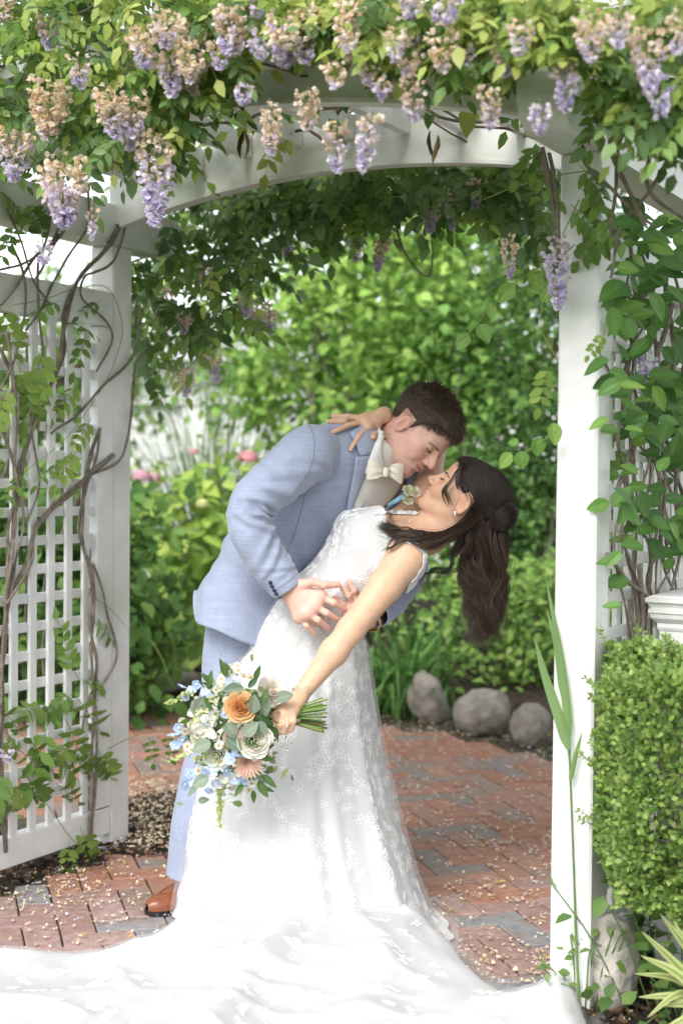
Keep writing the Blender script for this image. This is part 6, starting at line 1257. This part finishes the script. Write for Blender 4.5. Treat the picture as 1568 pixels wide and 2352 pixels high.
# sleek crown: from the hairline back to the bun and the gathered point
def low_b(q):
    y, ax = q[:, 1], np.abs(q[:, 0]); return np.interp(y, [-.05, -.036, -.02, .0, .012, .03, .05, .07, .1], [-.07, -.03, .034, .036, .004, .008, .030, .048, .062])
MT['scalp_b'] = material('dark_hair_base', (.016, .010, .008), .45, spec=.4)
def bcap(P):
    q = BH.loc(P); d = head_sdf(q, BH.S)-.0065; d = smin(d, ell(q, (0, -.045, .055), (.0725, .0805, .0685)), .03); return smax(d, (low_b(q)+.009-q[:, 2]), .010)*BH.sc
c = np.array([BH.w((x, y, z)) for x in (-.1, .1) for y in (-.16, .12) for z in (-.09, .15)]); v, q = surface(bcap, c.min(0), c.max(0), .004, 1); obj('hair_base', np_mesh('hair_base', v, [q], None, True, MT['scalp_b']), bride)
rh = np.random.default_rng(8); BUN = BH.loc(pix(1158, 1178, 3.95)[None])[0]
D_ = rand_dirs(14000, rh); O_ = np.array([0, -.02, .03]); t_ = np.full(len(D_), .09); capl = lambda q: smin(head_sdf(q, BH.S)-.008, ell(q, (0, -.045, .055), (.074, .082, .070)), .03)
for _ in range(16): t_ = t_-capl(O_+D_*t_[:, None])*.9
Q_ = O_+D_*t_[:, None]; ok = (Q_[:, 2] > low_b(Q_)-.003) & (Q_[:, 1] > -.10) & (np.abs(Q_[:, 0]) < .084); Q_ = Q_[ok][:5200]; gath = np.array([0, -.125, .0])
Q_ = Q_[Q_[:, 2] > low_b(Q_)+.002]; nq = len(Q_); tg = gath+rh.normal(0, .018, (nq, 3)); en = rh.uniform(.45, .85, nq); hp = []
for s in np.linspace(0, 1, 8):
    k_ = (s*en)[:, None]; p = Q_*(1-k_)+tg*k_; n_ = unit(p-O_); tt_ = np.linalg.norm(p-O_, axis=1)
    for _ in range(4): tt_ = tt_-capl(O_+n_*tt_[:, None])*.9
    hp.append(O_+n_*(np.maximum(tt_, 0)+.0012+.0022*rh.random(nq))[:, None])
hp = np.stack(hp, 1); hq = hp.reshape(-1, 3); good_ = ((np.abs(capl(hq)) < .007) & (hq[:, 2] > low_b(hq)-.004)).reshape(nq, 8).all(1); hp = hp[good_]; nq = len(hp)
for i in range(nq): H_[0].append(BH.w(hp[i])); H_[1].append(.0006*rh.uniform(.6, 1.3)); H_[2].append(np.array([(.030, .019, .014), (.045, .028, .020), (.018, .012, .009)][rh.integers(3)]))
def torus_bun(c, R, r, n, seed):
    rr_ = np.random.default_rng(seed)
    for k in range(n):
        a0 = rr_.uniform(0, 6.28); b0 = rr_.uniform(0, 6.28); s = np.linspace(0, 1, 22); a = a0+s*rr_.uniform(2, 4.5); b = b0+s*rr_.uniform(.8, 2.0); e1, e2, e3 = unit(dv(.75, .0, -.65)), dv(0, 1, 0), unit(dv(.65, 0, .75)); rad = r*rr_.uniform(.85, 1.06)
        P = c+e3*((R+rad*np.cos(b))*np.cos(a))[:, None]+e2*((R+rad*np.cos(b))*np.sin(a))[:, None]+e1*(rad*np.sin(b))[:, None]; H_[0].append(P); H_[1].append(.0008); H_[2].append(np.array([(.020, .013, .010), (.032, .02, .015)][rr_.integers(2)]))
bunc = pix(1156, 1190, 3.885); torus_bun(bunc, .020, .026, 900, 3)
fbun = lambda P: ell(P, bunc, (.036, .036, .036))
v, q = surface(lambda P: ell(P, bunc, (.037, .037, .037)), bunc-.06, bunc+.06, .006, 1); obj('hair_bun', np_mesh('hair_bun', v, [q], None, True, MT['scalp_b']), bride)
# long waves falling behind
addb([(1095, 1150, 3.925), (1104, 1205, 3.91), (1108, 1270, 3.905), (1114, 1360, 3.91), (1108, 1430, 3.91), (1102, 1495, 3.91)], 1700, .040, .038, .014, 2.7, 11, seg=44, flat=.7, tight=.65)
addb([(1125, 1160, 3.95), (1136, 1215, 3.94), (1134, 1290, 3.94), (1130, 1370, 3.94), (1122, 1455, 3.94)], 1300, .036, .032, .013, 2.6, 12, seg=44, flat=.7, tight=.65)
addb([(1085, 1180, 3.92), (1084, 1230, 3.905), (1084, 1295, 3.905), (1092, 1370, 3.905), (1094, 1445, 3.905)], 800, .026, .028, .014, 2.9, 13, seg=44, tight=.65)
addb([(1085, 1200, 3.96), (1060, 1260, 3.97), (1030, 1310, 3.98), (990, 1340, 3.99), (975, 1365, 4.0)], 60, .020, .018, .014, 2.2, 14, seg=30)
addb([(1105, 1165, 3.93), (1112, 1260, 3.92), (1112, 1360, 3.92), (1106, 1490, 3.92)], 90, .062, .066, .014, 2.4, 31, seg=40)
# lock lying over the near shoulder
addb([(1092, 1180, 3.89), (1064, 1210, 3.845), (1026, 1228, 3.82), (975, 1238, 3.80), (930, 1226, 3.805), (892, 1216, 3.82), (862, 1200, 3.83)], 420, .020, .010, .007, 3.0, 15, seg=40, flat=.6)
addb([(1090, 1180, 3.89), (1055, 1218, 3.84), (1005, 1250, 3.80), (962, 1248, 3.785), (925, 1238, 3.79), (890, 1252, 3.79), (878, 1275, 3.79)], 90, .012, .006, .006, 2.4, 16, seg=40, flat=.6)
addb([(1100, 1170, 3.90), (1080, 1205, 3.875), (1064, 1236, 3.865), (1052, 1266, 3.86), (1042, 1292, 3.87)], 260, .022, .014, .008, 1.8, 17, seg=30)
# curl framing the face
addb([(1062, 1068, 3.89), (1046, 1088, 3.876), (1036, 1106, 3.872), (1022, 1126, 3.870), (1027, 1148, 3.870), (1033, 1168, 3.868)], 80, .0035, .006, .003, 1.1, 18, seg=24, wd=.00032)
addb([(1064, 1062, 3.892), (1056, 1084, 3.878), (1052, 1108, 3.872), (1056, 1128, 3.870)], 120, .008, .006, .002, .6, 19, seg=18, wd=.00035)
ribbons(*H_).build('hair', MT['hair_dark'], bride)
# ---------------------------------------------------------------- bouquet and boutonniere
MT['flower'] = material('flower', None, .6, attr=True, trans=.3, spec=.15); MT['stemg'] = material('cut_stem', None, .55, attr=True)
bq = thing('bouquet', 'loose bouquet of peach and white roses, blue delphinium and daisies held by the woman', 'bouquet', pix(560, 1660, 3.66)); rq = np.random.default_rng(17)
QC = pix(548, 1672, 3.70); VD = unit(CAM-QC)
def bp(x, y, out=0.):
    """a spot on the domed, camera-facing side of the bouquet."""
    dx, dy = (x-540)/135, (y-1675)/140; r2 = dx*dx+dy*dy; return pix(x, y, 3.70-.12*math.sqrt(max(0, 1-min(r2, 1)))-out)
def basis(n_): 
    n_ = unit(n_); a = unit(np.cross(n_, (0.2, .1, 1))); return a, np.cross(n_, a), n_
def petal_grid(c, a, b, n_, R, ang, w, h0, h1, cup, col, mb, k=5, tipcurl=.0):
    """one cupped petal standing around axis n_ at angle ang."""
    P = []; u = np.linspace(0, 1, k); s = np.linspace(-1, 1, k); rad = a*math.cos(ang)+b*math.sin(ang); tan = -a*math.sin(ang)+b*math.cos(ang)
    for i in u:
        for j in s: rr_ = R*(.35+.65*math.sin(i*math.pi/2)**1.0)+tipcurl*i*i*R; P.append(c+n_*(h0+(h1-h0)*i-cup*R*j*j*i)+rad*(rr_*math.cos(j*w))+tan*(rr_*math.sin(j*w)*(1-.25*i*i)))
    cc = np.array(col)*(1+.12*np.repeat(u, k)-.1)[:, None]; mb.add(P, None, grid_faces(k, k), cc)
def rose(c, R, col, col2, n_, layers=6, name='rose', parent=bq):
    a, b, n_ = basis(n_); mb = MB()
    for L in range(layers):
        f = L/(layers-1); rr_ = R*(.16+.84*f); m_ = 3 if L < 2 else (4 if L < 4 else 6); c_ = np.array(col2)*(1-f)+np.array(col)*f
        for k in range(m_): petal_grid(c, a, b, n_, rr_, k*2*np.pi/m_+L*.9+rq.uniform(-.2, .2), 1.0 if L < 3 else .75, -.35*R, R*(.62-.42*f**1.5), .25*f, c_*rq.uniform(.93, 1.06), mb, 6, .22*f)
    return mb.build(name, MT['flower'], parent)
def flower5(c, R, col, n_, k=5, eye=None, w=.42, cup=.15, name='blossom', parent=bq):
    a, b, n_ = basis(n_+rq.normal(0, .25, 3)); mb = MB(); P = np.tile(c, (k, 1)); an = np.arange(k)*2*np.pi/k+rq.uniform(0, 6); D = np.cos(an)[:, None]*a+np.sin(an)[:, None]*b; mb.add(*leaf_arrays(P, unit(D+n_*.25), np.tile(n_, (k, 1)), R, R*w, np.array(col)*(1+rq.uniform(-.1, .1, (k, 1))), droop=cup, fold=.15, pts=((.3, .75), (.72, 1.))))
    if eye is not None: v_, t_, q_ = tube_arrays([c-n_*.001, c+n_*R*.16, c+n_*R*.26], [R*.3, R*.28, R*.10], 8); mb.add(v_, t_, q_, eye)
    return mb.build(name, MT['flower'], parent)
def daisy(x, y, s=1.): return flower5(bp(x, y, .012), .0125*s, (.85, .84, .78), VD+rq.normal(0, .3, 3), 11, (.78, .48, .04), .20, .1, 'daisy')
rose(bp(552, 1625, .012), .036, (.88, .62, .34), (.86, .50, .22), VD+dv(.1, 0, .25)); rose(bp(622, 1588), .034, (.90, .88, .82), (.88, .80, .70), VD+dv(.5, 0, .4)); rose(bp(585, 1700, .012), .040, (.90, .88, .80), (.86, .83, .70), VD+dv(.2, 0, -.1)); rose(bp(540, 1692, .005), .026, (.78, .52, .38), (.74, .44, .30), VD+dv(-.1, 0, 0)); rose(bp(497, 1738), .030, (.90, .90, .84), (.80, .83, .62), VD+dv(-.3, 0, -.2), 5); rose(bp(462, 1702), .026, (.80, .80, .66), (.66, .70, .45), VD+dv(-.4, 0, 0), 4)
c = bp(570, 1752, .004); a, b, n_ = basis(VD+dv(.1, 0, -.35)); mb = MB()   # blush dahlia: ranks of pointed petals
for L in range(6):
    k = 8+3*L; an = np.arange(k)*2*np.pi/k+L*.4; el_ = .25+.85*(1-L/5); D = unit(np.cos(an)[:, None]*a+np.sin(an)[:, None]*b+n_*el_); mb.add(*leaf_arrays(np.tile(c-n_*.008, (k, 1)), D, np.tile(n_, (k, 1))-D*.3, .016+.0062*L, .0058, np.array((.80, .56, .45))*(1+rq.uniform(-.1, .1, (k, 1)))*(.9+.03*L), droop=-.2, fold=.5))
mb.build('dahlia', MT['flower'], bq)
BL = (.48, .62, .88)
for x, y, s in [(418, 1578, 1.1), (440, 1585, 1.), (452, 1572, 1.), (425, 1600, 1.), (470, 1590, .8), (398, 1690, 1.3), (412, 1672, 1.2), (420, 1700, 1.2), (402, 1712, 1.1), (548, 1722, 1.5), (572, 1728, 1.4), (528, 1742, 1.2), (490, 1762, 1.4), (470, 1778, 1.1), (520, 1770, 1.3), (455, 1800, 1.2), (435, 1775, 1.1), (445, 1795, 1.1), (425, 1802, 1.2), (540, 1790, 1.2), (560, 1785, 1.), (480, 1818, 1.), (515, 1640, .8), (540, 1560, 1.), (525, 1570, .8), (568, 1680, .8), (498, 1800, 1.2), (600, 1790, 1.), (475, 1660, .7), (560, 1795, .9)]: flower5(bp(x, y, .01), .0145*s, np.array(BL)*(rq.uniform(.85, 1.15))+rq.uniform(0, .12), VD+rq.normal(0, .4, 3), 5, (.75, .78, .80), .48, .1, 'delphinium')
for x, y in [(545, 1530), (548, 1540), (560, 1552), (575, 1555), (508, 1560), (514, 1572), (520, 1608), (522, 1620), (518, 1630), (560, 1655), (545, 1660), (532, 1660), (536, 1654), (490, 1690), (502, 1712), (430, 1714), (440, 1722), (432, 1728), (584, 1738), (610, 1722), (616, 1736), (555, 1768), (578, 1800), (508, 1820), (512, 1750), (520, 1748), (425, 1680), (436, 1684), (600, 1665), (610, 1690), (455, 1770), (572, 1815), (590, 1712)]: daisy(x, y, rq.uniform(.85, 1.15))
for x, y, n_ in [(470, 1665, 16), (495, 1650, 12), (450, 1640, 9), (520, 1790, 9), (545, 1800, 9), (470, 1690, 9), (525, 1545, 9), (500, 1575, 8), (438, 1665, 6)]:   # white stock spikes
    for k in range(n_): flower5(bp(x+rq.normal(0, 12), y+rq.normal(0, 12), rq.uniform(0, .014)), rq.uniform(.010, .0165), np.array((.82, .82, .72))*rq.uniform(.9, 1.05), VD+rq.normal(0, .7, 3), 5, None, .5, -.2)
def spike(pts, n, s0, s1, col, name='snapdragon'):
    Q = spline([bp(*p) for p in pts], n); mb = MB(); v_, t_, q_ = tube_arrays(Q, .0013, 4); mb.add(v_, t_, q_, (.25, .36, .10))
    for k in range(n):
        s = s0+(s1-s0)*k/n
        for j in range(3): d = unit(rq.normal(0, 1, 3)+VD*.4); mb.add(*leaf_arrays([Q[k]], [d], [VD+rq.normal(0, .4, 3)], s*1.5, s*.6, np.array(col)*rq.uniform(.85, 1.15), droop=.3, fold=.5))
    mb.build(name, MT['flower'], bq)
spike([(508, 1800), (506, 1840), (503, 1870), (507, 1902)], 16, .012, .005, (.50, .60, .22)); spike([(470, 1700), (440, 1722), (410, 1738), (382, 1750)], 16, .012, .005, (.58, .64, .30)); spike([(440, 1590), (410, 1605), (384, 1615)], 12, .010, .005, (.50, .58, .25)); spike([(500, 1600), (460, 1640), (440, 1670)], 12, .014, .010, (.74, .76, .46)); spike([(480, 1720), (470, 1740), (450, 1745)], 10, .011, .008, (.68, .72, .40))
rbm = np.random.default_rng(23); EUC = [big_leaf_mesh(rbm, 1, rbm.uniform(.33, .42), np.array(c_), .1, rip=.005).mesh('leaf', MT['leafdull'], True) for c_ in [(.26, .33, .25), (.30, .37, .28), (.22, .30, .22)]]; RUS = [big_leaf_mesh(rbm, 1, rbm.uniform(.20, .27), np.array(c_), rbm.uniform(.1, .4), rip=.01).mesh('leaf', MT['leaf'], True) for c_ in [(.09, .17, .05), (.12, .21, .06), (.07, .14, .05)]]
for x, y, dx, dy, L in [(560, 1580, -35, 5, .055), (620, 1560, 20, 25, .045), (520, 1660, 20, 30, .05), (520, 1690, 25, 25, .055), (560, 1690, 25, -25, .05), (598, 1655, 2, 35, .045), (635, 1605, 30, -8, .045), (440, 1610, 30, 30, .06), (485, 1705, -35, 15, .055), (480, 1785, -30, 15, .05), (462, 1800, -30, 25, .05), (455, 1840, 20, -3, .03), (600, 1600, 10, 40, .055), (580, 1640, 5, -40, .05), (470, 1600, -15, 25, .05)]:
    p = bp(x, y, .022); d = pix(x+dx, y+dy, p[1])-p; place_leaf(bq, p, d, VD+rq.normal(0, .3, 3), L, int(rq.integers(3)), 1., EUC)
for x, y, dx, dy, L in [(520, 1555, -10, -38, .05), (490, 1575, -40, 0, .05), (485, 1570, -25, -30, .04), (500, 1590, 30, 15, .05), (480, 1580, 5, -50, .045), (580, 1600, -35, 10, .05), (560, 1620, 40, -12, .05), (600, 1620, 15, -45, .045), (570, 1580, 30, -35, .04), (600, 1780, 35, 25, .05), (605, 1770, 30, 10, .04), (595, 1790, 15, 40, .055), (600, 1800, 30, 30, .05), (560, 1800, -20, 25, .04), (610, 1740, 10, -30, .045), (600, 1745, 40, -10, .04), (470, 1610, 35, -8, .06), (500, 1620, 35, -5, .06), (430, 1690, 35, 18, .045), (580, 1815, 5, 30, .035), (615, 1650, 10, 40, .045), (590, 1640, 30, 25, .05), (490, 1630, -20, -20, .05), (535, 1545, -20, -18, .04), (585, 1560, 12, -28, .04), (625, 1670, 18, 30, .05), (560, 1700, 40, 15, .04)]:
    p = bp(x, y, .018); d = pix(x+dx, y+dy, p[1]+rq.uniform(-.02, .02))-p; place_leaf(bq, p, d, VD+rq.normal(0, .45, 3), L, int(rq.integers(3)), 1., RUS)
# filler foliage inside the dome
mb = MB(); n = 420; P = np.array([bp(*(np.array([540, 1675])+rq.normal(0, 1, 2)*[48, 55]), -.03*rq.random()-.004) for _ in range(n)]); mb.add(*leaf_arrays(P, unit(rq.normal(0, 1, (n, 3))+VD*.3), unit(rq.normal(0, .5, (n, 3))+VD), rq.uniform(.02, .038, n), rq.uniform(.006, .010, n), pal(n, rq, [(.12, .2, .06), (.2, .28, .1), (.42, .48, .2), (.3, .36, .2)]))); mb.build('filler_leaves', MT['leaf'], bq)['kind'] = 'stuff'
for k in range(34):   # stems through the hand, cut ends to the right
    t = rq.uniform(-1, 1); w_ = rq.uniform(-1, 1); p0 = pix(590+rq.uniform(-20, 20), 1650+t*40, 3.68+w_*.03); p1 = pix(652, 1645+t*16, 3.685+w_*.014); p2 = pix(748+rq.uniform(-10, 4), 1640+t*42, 3.66+w_*.035); r_s = rq.uniform(.0016, .0032)
    v_, t_, q_ = tube_arrays(spline([p0, p1, p2], 14), r_s, 6); c_ = [(.16, .27, .06), (.22, .33, .09), (.12, .20, .05), (.20, .12, .06)][rq.choice(4, p=[.4, .3, .2, .1])]; cc = np.tile(c_, (len(v_), 1)); cc[-1] = (.45, .48, .28); mb = MB(); mb.add(v_, t_, q_, cc); mb.build('stem', MT['stemg'], bq)
th = np.arange(18)/18*2*np.pi; G = np.array([[pix(x, 1645, 3.685)+UPV*r*math.cos(a)+FW*r*.8*math.sin(a) for a in th] for x, r in ((664, .020), (690, .021))]); v, t, q = grid_mesh(G); obj('lace_wrap', np_mesh('lace_wrap', v, [q], None, True, MT['lace']), bq)
ch = MB()
for k in range(14): p = pix(656+rq.normal(0, 4), 1690+k*2.6, 3.64); d = rand_dirs(1, rq)[0]; v_, t_, q_ = tube_arrays([p-d*.004, p+d*.004], .0016, 5); ch.add(v_, t_, q_)
ch.build('charm', MT['metal'], bq)
# boutonniere on the far lapel
bo = thing('boutonniere', 'white rosebud boutonniere with blue ribbon wrap on the man\'s lapel', 'boutonniere', pix(930, 1140, 3.98)); MT['ribbon'] = material('blue_ribbon', (.20, .42, .55), .3, sheen=.3)
JA = bvh_of(jacket, *[c for c in groom.children if c.name.startswith('lapel')]); hb_ = hit(JA, 925, 1142); by = (hb_[0]+hb_[1]*.012)[1] if hb_ else 3.97
by = min(by, 3.985); v_, t_, q_ = tube_arrays([pix(891, 1161, by), pix(908, 1151, by-.006), pix(926, 1141, by-.008)], [.0055, .0068, .0085], 10); obj('ribbon_wrap', np_mesh('ribbon_wrap', v_, [t_, q_], None, True, MT['ribbon']), bo)
for x, y, s in [(937, 1127, 1.), (952, 1130, .9), (936, 1148, .9)]: rose(pix(x, y, by-.018), .0155*s, (.82, .80, .68), (.74, .74, .52), VD+dv(.2, 0, .3), 4, 'rosebud', bo)
for k in range(12): p = pix(935+rq.uniform(-12, 14), 1142+rq.uniform(-20, 16), by-.008); place_leaf(bo, p, rand_dirs(1, rq)[0]+dv(.4, -.3, .0), VD+rq.normal(0, .5, 3), .022, int(rq.integers(3)), 1., RUS)
# ---------------------------------------------------------------- fallen wisteria blossoms on the ground
def litter():
    r = np.random.default_rng(99); P = []; C = []
    def zone(n, f, tan_share=.8, dz=0.):
        k = 0
        while k < n:
            x, y = f(r); g = grd(x, y)
            if not (2.4 < g[1] < 7.9): continue
            P.append(g+[0, 0, .004+.004*r.random()+dz*r.random()]); C.append((.80, .68, .50) if r.random() < tan_share else ((.72, .67, .80) if r.random() < .7 else (.70, .46, .14))); k += 1
    zone(230, lambda r: (r.uniform(0, 420), r.uniform(1960, 2215))); zone(750, lambda r: (r.normal(350, 38), r.uniform(1800, 1965)), .95, .035); zone(150, lambda r: (r.uniform(0, 260), r.uniform(1985, 2090)))
    zone(520, lambda r: (r.uniform(860, 1290), 1660+630*r.random()**1.15)); zone(260, lambda r: (r.uniform(870, 1265), r.normal(1680, 16)+(r.random()*.0)), .9); zone(60, lambda r: (r.uniform(300, 440), r.uniform(1650, 1800))); zone(50, lambda r: (r.uniform(1340, 1568), r.uniform(2240, 2350)))
    for k in range(160):   # drifts along the joints
        c = (r.uniform(880, 1280), r.uniform(1720, 2280)); 
        for j in range(r.integers(2, 6)): zone(1, lambda r: (c[0]+r.normal(0, 14), c[1]+r.normal(0, 5)))
    P = np.array(P); C = np.array(C)*(1+r.uniform(-.22, .18, (len(P), 1))); n = len(P); mb = MB()
    for k in range(3):
        a = r.uniform(0, 6.28, n); D = np.stack([np.cos(a), np.sin(a), r.uniform(-.1, .6, n)], -1); L = r.uniform(.006, .012, n); mb.add(*leaf_arrays(P+r.normal(0, .003, (n, 3))*[1, 1, .3], D, np.stack([r.normal(0, .5, n), r.normal(0, .5, n), np.ones(n)], -1), L, L*.36, C*r.uniform(.85, 1.1, (n, 1)), droop=r.uniform(-.4, .3, n), fold=.45, pts=((.4, 1.), (.75, .8))))
    o = mb.build('fallen_petals', MT['dry']); o['kind'] = 'stuff'; o['label'] = 'dried tan and lilac blossoms scattered over the bricks'; o['category'] = 'petals'
litter()
